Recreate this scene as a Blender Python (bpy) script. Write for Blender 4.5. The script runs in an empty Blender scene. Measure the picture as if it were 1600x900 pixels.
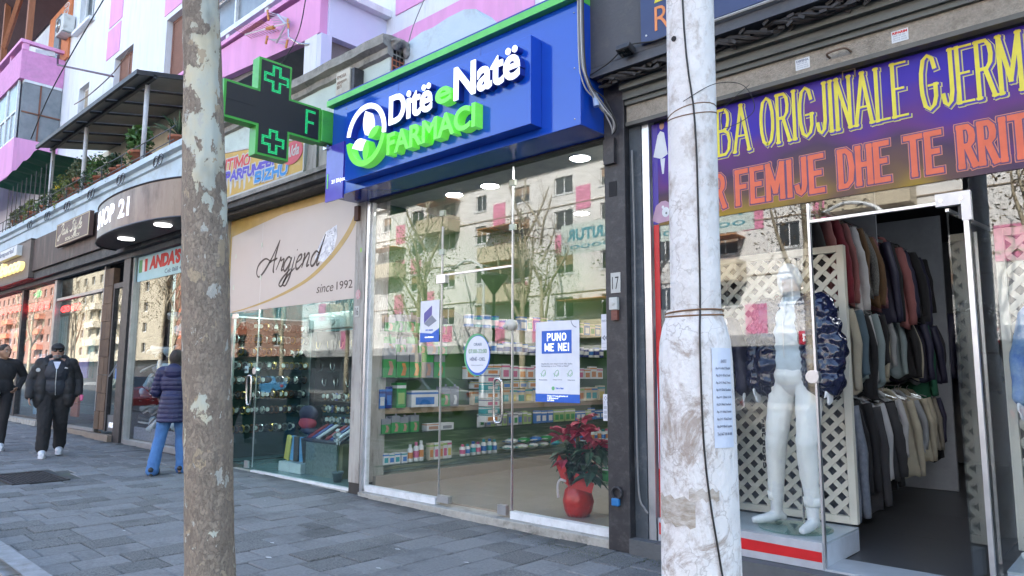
import bpy, math, random
from mathutils import Vector, Matrix, noise
rnd = random.Random(11)
SC = bpy.context.scene
COL = SC.collection
R = math.radians
# ---------------------------------------------------------------- camera, sky, sun, exposure
cam = bpy.data.cameras.new('camera'); camo = bpy.data.objects.new('camera', cam); COL.objects.link(camo)
SC.camera = camo
cam.sensor_width = 36; cam.lens = 24.93; cam.clip_start = .05; cam.clip_end = 2000
CAM = Vector((0, -5.05, 1.4))
_y, _p, _r = R(-42.627), R(7.03), R(.24)
FW = Vector((math.sin(_y)*math.cos(_p), math.cos(_y)*math.cos(_p), math.sin(_p)))
_ri = Vector((math.cos(_y), -math.sin(_y), 0)); _up = _ri.cross(FW)
RI = _ri*math.cos(_r) + _up*math.sin(_r); UP = -_ri*math.sin(_r) + _up*math.cos(_r)
camo.matrix_world = Matrix(((RI.x, UP.x, -FW.x, CAM.x), (RI.y, UP.y, -FW.y, CAM.y), (RI.z, UP.z, -FW.z, CAM.z), (0, 0, 0, 1)))
SUN_EL, SUN_AZ = R(40), R(18)          # azimuth from +Y towards +X
w = bpy.data.worlds.new('World'); SC.world = w; w.use_nodes = True
nt = w.node_tree; bg = nt.nodes['Background']
sky = nt.nodes.new('ShaderNodeTexSky'); sky.sky_type = 'NISHITA'; sky.sun_disc = False
sky.sun_elevation = SUN_EL; sky.sun_rotation = SUN_AZ; sky.air_density = 1.3; sky.dust_density = 1.6
nt.links.new(sky.outputs[0], bg.inputs[0]); bg.inputs[1].default_value = .15
sl = bpy.data.lights.new('sun', 'SUN'); sl.energy = 4.8; sl.angle = R(.6); sl.color = (1, .95, .88)
slo = bpy.data.objects.new('sun', sl); COL.objects.link(slo)
sd = Vector((math.sin(SUN_AZ)*math.cos(SUN_EL), math.cos(SUN_AZ)*math.cos(SUN_EL), math.sin(SUN_EL)))
slo.rotation_euler = sd.to_track_quat('Z', 'Y').to_euler()
SC.view_settings.view_transform = 'Standard'; SC.view_settings.look = 'None'
SC.view_settings.gamma = 1; SC.view_settings.exposure = 2.45
SC.cycles.max_bounces = 7; SC.cycles.transparent_max_bounces = 16; SC.cycles.glossy_bounces = 4
SC.cycles.caustics_reflective = False; SC.cycles.caustics_refractive = False
SC.cycles.sample_clamp_indirect = 6

# ---------------------------------------------------------------- mesh helpers
class MB:
    def __init__(s): s.v = []; s.f = []
    def add(s, vs, fs):
        o = len(s.v); s.v += [tuple(p) for p in vs]; s.f += [tuple(i+o for i in f) for f in fs]; return s
    def box(s, x0, x1, y0, y1, z0, z1):
        x0, x1 = min(x0, x1), max(x0, x1); y0, y1 = min(y0, y1), max(y0, y1); z0, z1 = min(z0, z1), max(z0, z1)
        return s.add([(x0,y0,z0),(x1,y0,z0),(x1,y1,z0),(x0,y1,z0),(x0,y0,z1),(x1,y0,z1),(x1,y1,z1),(x0,y1,z1)],
                     [(0,3,2,1),(4,5,6,7),(0,1,5,4),(1,2,6,5),(2,3,7,6),(3,0,4,7)])
    def obox(s, c, size, rot=None):
        m = rot or Matrix.Identity(3); a, b, d = size[0]/2, size[1]/2, size[2]/2; c = Vector(c)
        vs = [c + m @ Vector(p) for p in ((-a,-b,-d),(a,-b,-d),(a,b,-d),(-a,b,-d),(-a,-b,d),(a,-b,d),(a,b,d),(-a,b,d))]
        return s.add(vs, [(0,3,2,1),(4,5,6,7),(0,1,5,4),(1,2,6,5),(2,3,7,6),(3,0,4,7)])
    def tube(s, pts, rad, n=8, caps=True, flat=1):
        pts = [Vector(p) for p in pts]; k = len(pts)
        if not hasattr(rad, '__len__'): rad = [rad]*k
        vs = []; pu = None
        for i, p in enumerate(pts):
            t = (pts[min(i+1, k-1)] - pts[max(i-1, 0)])
            if t.length < 1e-9: t = Vector((0, 0, 1))
            t.normalize()
            if pu is None: pu = t.cross(Vector((0, 0, 1)) if abs(t.z) < .9 else Vector((1, 0, 0))).normalized()
            pu = (pu - t*pu.dot(t)).normalized(); q = t.cross(pu)
            for j in range(n):
                a = 2*math.pi*j/n; vs.append(p + (pu*math.cos(a) + q*math.sin(a)*flat)*rad[i])
        fs = [(i*n+j, i*n+(j+1) % n, (i+1)*n+(j+1) % n, (i+1)*n+j) for i in range(k-1) for j in range(n)]
        if caps: fs += [tuple(range(n))[::-1], tuple((k-1)*n+j for j in range(n))]
        return s.add(vs, fs)
    def sph(s, c, r, nu=12, nv=8, rot=None):
        if not hasattr(r, '__len__'): r = (r, r, r)
        m = rot or Matrix.Identity(3); c = Vector(c); vs = [c + m @ Vector((0, 0, -r[2]))]
        for i in range(1, nv):
            t = -math.pi/2 + math.pi*i/nv
            for j in range(nu):
                a = 2*math.pi*j/nu; vs.append(c + m @ Vector((r[0]*math.cos(t)*math.cos(a), r[1]*math.cos(t)*math.sin(a), r[2]*math.sin(t))))
        vs.append(c + m @ Vector((0, 0, r[2]))); L = len(vs)-1
        fs = [(0, 1+(j+1) % nu, 1+j) for j in range(nu)]
        fs += [(1+i*nu+j, 1+i*nu+(j+1) % nu, 1+(i+1)*nu+(j+1) % nu, 1+(i+1)*nu+j) for i in range(nv-2) for j in range(nu)]
        fs += [(L, 1+(nv-2)*nu+j, 1+(nv-2)*nu+(j+1) % nu) for j in range(nu)]
        return s.add(vs, fs)
    def lathe(s, c, prof, n=16):
        vs = [(c[0]+r*math.cos(2*math.pi*j/n), c[1]+r*math.sin(2*math.pi*j/n), c[2]+z) for r, z in prof for j in range(n)]; k = len(prof)
        fs = [(i*n+j, i*n+(j+1) % n, (i+1)*n+(j+1) % n, (i+1)*n+j) for i in range(k-1) for j in range(n)]
        fs += [tuple(range(n))[::-1], tuple((k-1)*n+j for j in range(n))]
        return s.add(vs, fs)
    def prism(s, poly, mp, d0, d1):
        n = len(poly); vs = [mp(u, v, d0) for u, v in poly] + [mp(u, v, d1) for u, v in poly]
        return s.add(vs, [tuple(range(n))[::-1], tuple(range(n, 2*n))] + [(i, (i+1) % n, n+(i+1) % n, n+i) for i in range(n)])
    def ribbon(s, pts, wd, mp, d0=0, d1=.002, sub=6):
        P = spline(pts, sub); k = len(P); W = [interp(wd, i/(k-1)) for i in range(k)] if hasattr(wd, '__len__') else [wd]*k
        L = []; Q = []
        for i in range(k):
            a, b = P[max(i-1, 0)], P[min(i+1, k-1)]; dx, dy = b[0]-a[0], b[1]-a[1]; l = math.hypot(dx, dy) or 1
            L.append((P[i][0]-dy/l*W[i]/2, P[i][1]+dx/l*W[i]/2)); Q.append((P[i][0]+dy/l*W[i]/2, P[i][1]-dx/l*W[i]/2))
        vs = [mp(u, v, d1) for u, v in L] + [mp(u, v, d1) for u, v in Q] + [mp(u, v, d0) for u, v in L] + [mp(u, v, d0) for u, v in Q]
        fs = []
        for i in range(k-1):
            fs += [(i, k+i, k+i+1, i+1), (2*k+i, i, i+1, 2*k+i+1), (k+i, 3*k+i, 3*k+i+1, k+i+1)]
        return s.add(vs, fs)
    def join(s, o): return s.add(o.v, o.f)
def spline(P, sub=6):
    if sub <= 1 or len(P) < 3: return list(P)
    out = []; n = len(P); d = len(P[0])
    for i in range(n-1):
        a, b, c, e = P[max(i-1, 0)], P[i], P[i+1], P[min(i+2, n-1)]
        for k in range(sub):
            t = k/sub
            out.append(tuple(.5*((2*b[q]) + (-a[q]+c[q])*t + (2*a[q]-5*b[q]+4*c[q]-e[q])*t*t + (-a[q]+3*b[q]-3*c[q]+e[q])*t**3) for q in range(d)))
    out.append(tuple(P[-1])); return out
def interp(W, t):
    x = t*(len(W)-1); i = min(int(x), len(W)-2); return W[i]*(1-(x-i)) + W[i+1]*(x-i)
ORG = {}
def mesh(name, mb, mat, off=(0, 0, 0), smooth=False):
    me = bpy.data.meshes.new(name); ox, oy, oz = off
    me.from_pydata([(x-ox, y-oy, z-oz) for x, y, z in mb.v], [], mb.f)
    if mat: me.materials.append(mat)
    if smooth: me.polygons.foreach_set('use_smooth', [True]*len(me.polygons))
    me.update(); return me
def obj(name, mb, mat, parent=None, smooth=False, loc=None, label=None, kind=None, bevel=0):
    """one mesh object; vertices are given in world metres"""
    if parent is not None: off = ORG[parent.name]
    else: off = loc or (0, 0, 0)
    me = mb if isinstance(mb, bpy.types.Mesh) else mesh(name, mb, mat, off, smooth)
    o = bpy.data.objects.new(name, me); COL.objects.link(o)
    if parent is not None: o.parent = parent
    elif loc: o.location = loc
    ORG[o.name] = off
    if label: o['label'] = label
    if kind: o['kind'] = kind
    if bevel:
        b = o.modifiers.new('bevel', 'BEVEL'); b.width = bevel; b.segments = 2; b.limit_method = 'ANGLE'
    return o
def objs(name, mb, mat, parent=None, **k):
    """one object per connected piece"""
    n = len(mb.v); P = list(range(n))
    def fd(a):
        while P[a] != a: P[a] = P[P[a]]; a = P[a]
        return a
    for f in mb.f:
        for b in f[1:]: P[fd(b)] = fd(f[0])
    G = {}
    for f in mb.f: G.setdefault(fd(f[0]), []).append(f)
    out = None
    for fs in G.values():
        ids = sorted({i for f in fs for i in f}); mp = {a: b for b, a in enumerate(ids)}; m = MB(); m.v = [mb.v[i] for i in ids]; m.f = [tuple(mp[i] for i in f) for f in fs]
        out = obj(name, m, mat, parent, **k)
    return out
def thing(name, label, cat, loc=(0, 0, 0), group=None):
    o = bpy.data.objects.new(name, None); COL.objects.link(o); o.empty_display_size = .1
    o.location = loc; o['label'] = label; o['category'] = cat
    if group: o['group'] = group
    ORG[o.name] = tuple(loc); return o
def tag(o, label, cat, group=None):
    o['label'] = label; o['category'] = cat
    if group: o['group'] = group
    return o
KIDS = {}
def copy_thing(root, loc, rz=None, label=None, sc=None):
    def cp(o, par):
        c = o.copy(); COL.objects.link(c)
        if par: c.parent = par
        for ch in [x for x in o.children]: cp(ch, c)
        return c
    r = cp(root, None); r.location = loc
    if rz is not None: r.rotation_euler = (0, 0, rz)
    if sc: r.scale = sc
    if label: r['label'] = label
    ORG[r.name] = tuple(loc); return r
def setmat(o, m):
    o.material_slots[0].link = 'OBJECT'; o.material_slots[0].material = m

# ---------------------------------------------------------------- materials
MC = {}
def M(name, c, rough=.6, metal=0, c2=None, vs=6, vf=.5, bump=0, bs=40, spec=None, emit=None, es=0, sheen=0, coat=0, dirt=None, ds=2.0, stretch=None, rnd_=0, world=False, grime=None):
    if name in MC: return MC[name]
    m = bpy.data.materials.new(name); m.use_nodes = True; t = m.node_tree; N = t.nodes; Lk = t.links
    b = N['Principled BSDF']; b.inputs['Roughness'].default_value = rough; b.inputs['Metallic'].default_value = metal
    if spec is not None: b.inputs['Specular IOR Level'].default_value = spec
    if coat: b.inputs['Coat Weight'].default_value = coat; b.inputs['Coat Roughness'].default_value = .08
    if sheen: b.inputs['Sheen Weight'].default_value = sheen
    if emit: b.inputs['Emission Color'].default_value = (*emit, 1); b.inputs['Emission Strength'].default_value = es
    tc = N.new('ShaderNodeTexCoord'); src = tc.outputs['Object']
    if world: src = N.new('ShaderNodeNewGeometry').outputs['Position']
    if stretch:
        mp = N.new('ShaderNodeMapping'); mp.inputs['Scale'].default_value = stretch; Lk.new(src, mp.inputs[0]); src = mp.outputs[0]
    c2 = c2 or tuple(x*.82 for x in c)
    nz = N.new('ShaderNodeTexNoise'); nz.inputs['Scale'].default_value = vs; nz.inputs['Detail'].default_value = 6; nz.inputs['Roughness'].default_value = .65; Lk.new(src, nz.inputs['Vector'])
    rp = N.new('ShaderNodeMapRange'); rp.inputs[1].default_value = .35; rp.inputs[2].default_value = .68; Lk.new(nz.outputs['Fac'], rp.inputs[0])
    mx = N.new('ShaderNodeMix'); mx.data_type = 'RGBA'; mx.inputs[6].default_value = (*c, 1); mx.inputs[7].default_value = (*c2, 1); Lk.new(rp.outputs[0], mx.inputs[0]); out = mx.outputs[2]
    if dirt:
        n2 = N.new('ShaderNodeTexNoise'); n2.inputs['Scale'].default_value = ds; n2.inputs['Detail'].default_value = 9; n2.inputs['Roughness'].default_value = .72; Lk.new(src, n2.inputs['Vector'])
        r2 = N.new('ShaderNodeMapRange'); r2.inputs[1].default_value = .52; r2.inputs[2].default_value = .7; r2.inputs[4].default_value = .85; Lk.new(n2.outputs['Fac'], r2.inputs[0])
        m2 = N.new('ShaderNodeMix'); m2.data_type = 'RGBA'; m2.inputs[7].default_value = (*dirt, 1); Lk.new(out, m2.inputs[6]); Lk.new(r2.outputs[0], m2.inputs[0]); out = m2.outputs[2]
    if rnd_:
        oi = N.new('ShaderNodeObjectInfo'); ge = N.new('ShaderNodeNewGeometry'); ad = N.new('ShaderNodeMath'); ad.operation = 'ADD'
        Lk.new(oi.outputs['Random'], ad.inputs[0]); Lk.new(ge.outputs['Random Per Island'], ad.inputs[1])
        fr = N.new('ShaderNodeMath'); fr.operation = 'FRACT'; Lk.new(ad.outputs[0], fr.inputs[0])
        mr = N.new('ShaderNodeMapRange'); mr.inputs[3].default_value = 1-rnd_; mr.inputs[4].default_value = 1+rnd_; Lk.new(fr.outputs[0], mr.inputs[0])
        vm = N.new('ShaderNodeVectorMath'); vm.operation = 'SCALE'; Lk.new(out, vm.inputs[0]); Lk.new(mr.outputs[0], vm.inputs['Scale']); out = vm.outputs[0]
    if grime:      # soot and damp collected along the foot of the shopfronts
        sx = N.new('ShaderNodeSeparateXYZ'); Lk.new(src, sx.inputs[0]); ng = N.new('ShaderNodeTexNoise'); ng.inputs['Scale'].default_value = 3; ng.inputs['Detail'].default_value = 8; Lk.new(src, ng.inputs['Vector'])
        ag = N.new('ShaderNodeMath'); ag.operation = 'MULTIPLY_ADD'; ag.inputs[1].default_value = .75; Lk.new(ng.outputs['Fac'], ag.inputs[0]); Lk.new(sx.outputs['Y'], ag.inputs[2])
        mg = N.new('ShaderNodeMapRange'); mg.inputs[1].default_value = -.02; mg.inputs[2].default_value = .32; mg.inputs[4].default_value = .8; Lk.new(ag.outputs[0], mg.inputs[0])
        xg = N.new('ShaderNodeMix'); xg.data_type = 'RGBA'; xg.inputs[7].default_value = (*grime, 1); Lk.new(out, xg.inputs[6]); Lk.new(mg.outputs[0], xg.inputs[0]); out = xg.outputs[2]
    Lk.new(out, b.inputs['Base Color'])
    if bump:
        n3 = N.new('ShaderNodeTexNoise'); n3.inputs['Scale'].default_value = bs; n3.inputs['Detail'].default_value = 5; Lk.new(src, n3.inputs['Vector'])
        bp = N.new('ShaderNodeBump'); bp.inputs['Strength'].default_value = bump; bp.inputs['Distance'].default_value = .01; Lk.new(n3.outputs['Fac'], bp.inputs['Height']); Lk.new(bp.outputs[0], b.inputs['Normal'])
    MC[name] = m; return m
def glassmat(name, tint=(.93, .97, .95), F0=.055, rough=0):
    m = bpy.data.materials.new(name); m.use_nodes = True; t = m.node_tree; N = t.nodes; L = t.links; N.remove(N['Principled BSDF'])
    o = N['Material Output']; tr = N.new('ShaderNodeBsdfTransparent'); tr.inputs[0].default_value = (*tint, 1)
    gl = N.new('ShaderNodeBsdfGlossy'); gl.inputs['Roughness'].default_value = rough
    ge = N.new('ShaderNodeNewGeometry'); dt = N.new('ShaderNodeVectorMath'); dt.operation = 'DOT_PRODUCT'; L.new(ge.outputs['Incoming'], dt.inputs[0]); L.new(ge.outputs['Normal'], dt.inputs[1])
    def mt(op, a, b_):
        n = N.new('ShaderNodeMath'); n.operation = op
        for i, x in enumerate((a, b_)):
            if x is None: continue
            if isinstance(x, (int, float)): n.inputs[i].default_value = x
            else: L.new(x, n.inputs[i])
        return n.outputs[0]
    c = mt('ABSOLUTE', dt.outputs['Value'], None); q = mt('SUBTRACT', 1, c); q = mt('POWER', q, 5); q = mt('MULTIPLY', q, 1-F0); q = mt('ADD', q, F0)
    mx = N.new('ShaderNodeMixShader'); L.new(q, mx.inputs[0]); L.new(tr.outputs[0], mx.inputs[1]); L.new(gl.outputs[0], mx.inputs[2]); L.new(mx.outputs[0], o.inputs[0])
    MC[name] = m; return m
GL = glassmat('shop_glass', (.975, .99, .985), .072); GLG = glassmat('green_glass', (.88, .96, .95), .055); GLW = glassmat('window_glass', (.55, .6, .62), .09); GLC = glassmat('clear_shelf_glass', (.8, .93, .88), .04)
def em(name, c, s): return M(name, (.03, .03, .03), emit=c, es=s)

# ---------------------------------------------------------------- lettering
def fac(Y): return lambda u, v, d: (u, Y-d, v)               # print or letters on a plane facing the street
def textmb(s, u0, v0, W, H, mp, depth=.002, bold=.0, shear=0, base=0, res=3, bevel=0):
    cu = bpy.data.curves.new('t', 'FONT'); cu.body = s; cu.offset = bold; cu.extrude = .5; cu.resolution_u = res; cu.shear = shear
    o = bpy.data.objects.new('t', cu); COL.objects.link(o)
    dg = bpy.context.evaluated_depsgraph_get(); dg.update(); e = o.evaluated_get(dg); me = e.to_mesh()
    V = [v.co.copy() for v in me.vertices]; F = [tuple(p.vertices) for p in me.polygons]; e.to_mesh_clear()
    bpy.data.objects.remove(o); bpy.data.curves.remove(cu)
    mb = MB()
    if not V: return mb
    x0 = min(v.x for v in V); x1 = max(v.x for v in V); y0 = min(v.y for v in V); y1 = max(v.y for v in V)
    sx = W/(x1-x0 or 1); sy = (H/(y1-y0 or 1)) if H else sx
    mb.add([mp(u0+(v.x-x0)*sx, v0+(v.y-y0)*sy, depth*(v.z+.5)) for v in V], F)
    return mb
def letters(s, u0, v0, W, H, mp, depth, bold, shear=0):
    """each character as its own mesh, spaced as in the whole word"""
    cu = bpy.data.curves.new('t', 'FONT'); cu.offset = bold; cu.extrude = .5; cu.resolution_u = 4; cu.shear = shear
    o = bpy.data.objects.new('t', cu); COL.objects.link(o)
    def get(b):
        cu.body = b; bpy.context.view_layer.update(); dg = bpy.context.evaluated_depsgraph_get(); e = o.evaluated_get(dg); me = e.to_mesh()
        V = [v.co.copy() for v in me.vertices]; F = [tuple(p.vertices) for p in me.polygons]; e.to_mesh_clear(); return V, F
    V, _ = get(s); x0 = min(v.x for v in V); x1 = max(v.x for v in V); y0 = min(v.y for v in V); y1 = max(v.y for v in V)
    sx, sy = W/(x1-x0), H/(y1-y0); out = []
    for i, ch in enumerate(s):
        if ch == ' ': continue
        A, F = get(ch); P, _ = get(s[:i+1]); dx = max(v.x for v in P) - max(v.x for v in A)
        out.append(MB().add([mp(u0+(v.x+dx-x0)*sx, v0+(v.y-y0)*sy, depth*(v.z+.5)) for v in A], F))
    bpy.data.objects.remove(o); bpy.data.curves.remove(cu)
    return out
SF = {'A': (.7, [[(0,0),(.35,1)],[(.35,1),(.7,0)],[(.13,.33),(.57,.33)]]), 'B': (.56, [[(0,0),(0,1)],[(0,1),(.36,1),(.5,.9),(.52,.75),(.46,.6),(.3,.53),(0,.53)],[(.3,.53),(.5,.46),(.57,.28),(.52,.1),(.36,0),(0,0)]]),
 'D': (.58, [[(0,0),(0,1)],[(0,1),(.3,1),(.5,.88),(.58,.5),(.5,.12),(.3,0),(0,0)]]), 'E': (.5, [[(0,0),(0,1)],[(0,1),(.5,1)],[(0,.52),(.38,.52)],[(0,0),(.5,0)]]), 'F': (.48, [[(0,0),(0,1)],[(0,1),(.48,1)],[(0,.52),(.38,.52)]]),
 'G': (.6, [[(.56,.76),(.48,.93),(.3,1),(.12,.93),(.02,.7),(0,.5),(.02,.3),(.12,.07),(.3,0),(.48,.07),(.57,.22),(.57,.44)],[(.34,.44),(.62,.44)]]), 'H': (.56, [[(0,0),(0,1)],[(.56,0),(.56,1)],[(0,.52),(.56,.52)]]), 'I': (.06, [[(.03,0),(.03,1)]]),
 'J': (.36, [[(.36,1),(.36,.25),(.3,.07),(.17,0),(.05,.06),(0,.2)]]), 'L': (.46, [[(0,0),(0,1)],[(0,0),(.46,0)]]), 'M': (.72, [[(0,0),(0,1)],[(0,1),(.36,.2)],[(.36,.2),(.72,1)],[(.72,1),(.72,0)]]), 'N': (.58, [[(0,0),(0,1)],[(0,1),(.58,0)],[(.58,0),(.58,1)]]),
 'O': (.62, [[(.31,0),(.12,.08),(.02,.3),(0,.5),(.02,.7),(.12,.92),(.31,1),(.5,.92),(.6,.7),(.62,.5),(.6,.3),(.5,.08),(.31,0)]]), 'P': (.52, [[(0,0),(0,1)],[(0,1),(.34,1),(.48,.9),(.52,.74),(.48,.58),(.34,.48),(0,.48)]]),
 'R': (.56, [[(0,0),(0,1)],[(0,1),(.34,1),(.48,.9),(.52,.75),(.48,.6),(.34,.5),(0,.5)],[(.28,.5),(.58,0)]]), 'T': (.6, [[(.3,0),(.3,1)],[(0,1),(.6,1)]]), 'U': (.56, [[(0,1),(0,.28),(.1,.06),(.28,0),(.46,.06),(.56,.28),(.56,1)]]), 'Z': (.5, [[(0,1),(.5,1)],[(.5,1),(0,0)],[(0,0),(.5,0)]]), '!': (.05, [[(.02,1),(.02,.32)],[(.02,.14),(.02,0)]]), ' ': (.25, [])}
def sfont(s, u0, v0, W, H, mp, st=.1, extra=0, serif=0, gap=.2, ht=None, d=.0006, thin=1.0):
    """stroke lettering: st stroke width, extra widens every stroke (outlines), serif adds slab feet"""
    ht = ht or H; adv = sum(SF[c][0]+gap for c in s)-gap; k = (W-st)/adv; mb = MB(); x = u0+st/2; H2 = H-st; n = 0
    for c in s:
        w_, S = SF[c]
        for P in S:
            Q = [(x+p[0]*k, v0+st/2+p[1]*H2) for p in P]; hor = all(abs(q[1]-Q[0][1]) < 1e-6 for q in Q); wd = (st*(thin if hor else 1))+extra*2
            e = st/2+extra; n += 1
            A, B = Vector(Q[0]), Vector(Q[1]); A2 = A-(B-A).normalized()*e; Cc, D = Vector(Q[-1]), Vector(Q[-2]); C2 = Cc-(D-Cc).normalized()*e
            if len(P) < 12 or P[0] != P[-1]: Q = [tuple(A2)]+Q[1:-1]+[tuple(C2)]
            mb.ribbon(Q, wd, mp, 0, d+n*4e-5, 1)
            if serif:
                for q_, o_ in ((P[0], P[1]), (P[-1], P[-2])):
                    if q_[1] in (0, 1) and abs(o_[0]-q_[0]) < .4 and abs(o_[1]-q_[1]) > .3:
                        cx, cy = x+q_[0]*k, v0+st/2+q_[1]*H2; n += 1
                        mb.ribbon([(cx-serif-extra, cy), (cx+serif+extra, cy)], st*.62+extra*2, mp, 0, d+n*4e-5, 1)
        x += (w_+gap)*k
    return mb
def rrect(u0, u1, v0, v1, r, n=4):
    P = []
    for cx, cy, a in ((u1-r, v0+r, -90), (u1-r, v1-r, 0), (u0+r, v1-r, 90), (u0+r, v0+r, 180)):
        P += [(cx+r*math.cos(R(a+90*k/n)), cy+r*math.sin(R(a+90*k/n))) for k in range(n+1)]
    return P
def ell(cu, cv, ru, rv, n=28, a0=0, a1=360):
    return [(cu+ru*math.cos(R(a0+(a1-a0)*i/n)), cv+rv*math.sin(R(a0+(a1-a0)*i/n))) for i in range(n if a1-a0 == 360 else n+1)]
def remesh(mb, vox, name, mat, fn=None, sm=4):
    me = mesh('t', mb, None); o = bpy.data.objects.new('t', me); COL.objects.link(o)
    r = o.modifiers.new('r', 'REMESH'); r.mode = 'VOXEL'; r.voxel_size = vox
    if sm: q = o.modifiers.new('s', 'SMOOTH'); q.iterations = sm; q.factor = .6
    dg = bpy.context.evaluated_depsgraph_get(); dg.update(); out = bpy.data.meshes.new_from_object(o.evaluated_get(dg)); bpy.data.objects.remove(o); bpy.data.meshes.remove(me)
    out.name = name
    if fn:
        nn = [v.normal.copy() for v in out.vertices]
        for v, n in zip(out.vertices, nn): v.co += n*fn(v.co, n)
    out.materials.clear(); out.materials.append(mat); out.polygons.foreach_set('use_smooth', [True]*len(out.polygons)); out.update(); return out
def gz(x): return .012*max(0, -5-x)
# ---------------------------------------------------------------- colours
wallW = M('white_plaster', (.70, .72, .76), .85, c2=(.62, .64, .69), vs=1.2, bump=.25, bs=30, dirt=(.50, .50, .51), ds=2.2, stretch=(1.6, 1.6, .3))
pinkP = M('pink_paint', (.72, .33, .58), .8, c2=(.64, .29, .51), vs=2.5, bump=.2, bs=30, dirt=(.58, .30, .48), ds=3, stretch=(1.6, 1.6, .3))
lavP = M('lavender_paint', (.58, .60, .78), .8, c2=(.54, .56, .74), vs=1.5, bump=.2)
blueP = M('pale_blue_plaster', (.52, .62, .68), .85, c2=(.46, .56, .62), vs=2, bump=.3, dirt=(.36, .4, .4), ds=2.5)
greenP = M('pale_green_plaster', (.50, .58, .53), .88, c2=(.43, .50, .46), vs=2, bump=.4, dirt=(.30, .33, .29), ds=2.2)
cream = M('cream_plaster', (.55, .50, .38), .85, bump=.2)
conc = M('old_concrete', (.30, .29, .26), .9, c2=(.20, .19, .17), vs=7, bump=.6, bs=40, dirt=(.08, .08, .07), ds=6)
brickM = M('hollow_brick', (.42, .14, .07), .9, bump=.5)
rustBr = M('rusty_brown_metal', (.07, .045, .038), .6, c2=(.03, .02, .018), vs=5, bump=.3, dirt=(.13, .10, .085), ds=4, stretch=(1, 1, .35))
blackP = M('black_paint', (.022, .022, .026), .5, c2=(.035, .033, .036), vs=9, bump=.25, dirt=(.07, .07, .07), ds=9)
dgrey = M('dark_grey_paint', (.075, .078, .088), .7, c2=(.06, .062, .07), vs=3, bump=.3, dirt=(.1, .1, .1), ds=6)
alu = M('aluminium', (.62, .64, .66), .32, .85, vs=4)
whiteF = M('white_frame_paint', (.72, .74, .76), .4, vs=8, dirt=(.5, .5, .5), ds=12)
steel = M('brushed_steel', (.55, .55, .55), .25, 1, vs=30)
woodO = M('orange_brown_timber', (.30, .11, .05), .7, c2=(.20, .07, .03), vs=4, stretch=(4, 4, .6))
shutBr = M('brown_shutter', (.24, .12, .09), .6, vs=6)
darkM = M('dark_void', (.02, .02, .022), .9)
greyG = M('grey_obscured_glass', (.16, .18, .20), .25, vs=3, c2=(.22, .24, .26))
# ---------------------------------------------------------------- ground
asph = M('asphalt', (.055, .055, .058), .9, c2=(.04, .04, .042), vs=3, bump=.5, bs=150)
obj('ground', MB().box(-600, 600, -600, 600, -.4, -.2), asph, kind='structure')
obj('road', MB().add([(-300, -28, -.13), (40, -28, -.13), (40, -3.66, -.13), (-300, -3.66, -.13)], [(0, 1, 2, 3)]), asph, kind='structure')
kerbM = M('kerb_stone', (.30, .31, .33), .85, c2=(.22, .23, .24), vs=9, bump=.5, bs=70, dirt=(.16, .15, .14), ds=5, rnd_=.12)
kb = obj('kerb', MB().add([(a, b, gz(a)+c) for a, b, c in ((-60, -3.65, -.03), (6, -3.65, -.03), (6, -3.52, -.03), (-60, -3.52, -.03))], [(0, 1, 2, 3)]), kerbM, kind='structure')
kme = mesh('kerb_stone', MB().box(-.49, .49, -.085, .085, -.15, 0), kerbM)
for i in range(26):
    x = 1.5-i; k = obj('kerb_stone', kme, None, kb); k.location = (x, -3.585, gz(x)+rnd.uniform(-.004, .004)); k.rotation_euler = (0, .012 if x < -5 else 0, rnd.uniform(-.006, .006))
    if not i: k.modifiers.new('b', 'BEVEL').width = .012
jointM = M('joint_grit', (.09, .09, .09), .95, c2=(.05, .052, .045), vs=30, bump=.6, bs=200, dirt=(.10, .13, .06), ds=3)
pv = MB(); xs = [-80, -60, -45, -30, -20, -10, -5, 3, 8]
pv.add([(x, y, gz(x)-.012) for x in xs for y in (-3.5, .25)], [(2*i, 2*i+2, 2*i+3, 2*i+1) for i in range(len(xs)-1)])
pave = obj('pavement', pv, jointM, kind='structure')
pavM = M('grey_concrete_paver', (.21, .212, .215), .85, c2=(.145, .148, .152), vs=45, bump=.9, bs=110, dirt=(.085, .087, .09), ds=1.7, rnd_=.12, world=True, grime=(.045, .045, .042))
pavR = M('pebbled_paver', (.20, .20, .195), .88, c2=(.06, .062, .065), vs=70, bump=1, bs=90, rnd_=.12, world=True, dirt=(.07, .07, .07), ds=2)
cand = []
CW = .305; x = 1.2; ci = 0
while x > -40:
    y = -3.5 + [0, .17, .09, .26][ci % 4]*1.0; first = True
    if y > -3.5: cand.append((x-CW/2, (y-3.5)/2, y+3.5, 0))
    while y < -.06:
        l = rnd.choice([.34, .34, .5, .34, .34, .34, .17]); l = min(l, -.04-y)
        if l < .06: break
        cand.append((x-CW/2, y+l/2, l, 1 if (l < .4 and rnd.random() < .38) or rnd.random() < .05 else 0)); y += l
    x -= CW; ci += 1
def inview(p, m=0):
    d = Vector(p)-CAM; a = d.dot(FW)
    return a > 0 and abs(d.dot(RI)/a) < .722+m and abs(d.dot(UP)/a) < .406+m
cand.sort(key=lambda c: ((0 if inview((c[0], c[1], 0), .03) else 100) + (Vector((c[0], c[1], 0))-CAM).length))
pm = {}; rest = MB()
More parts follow.
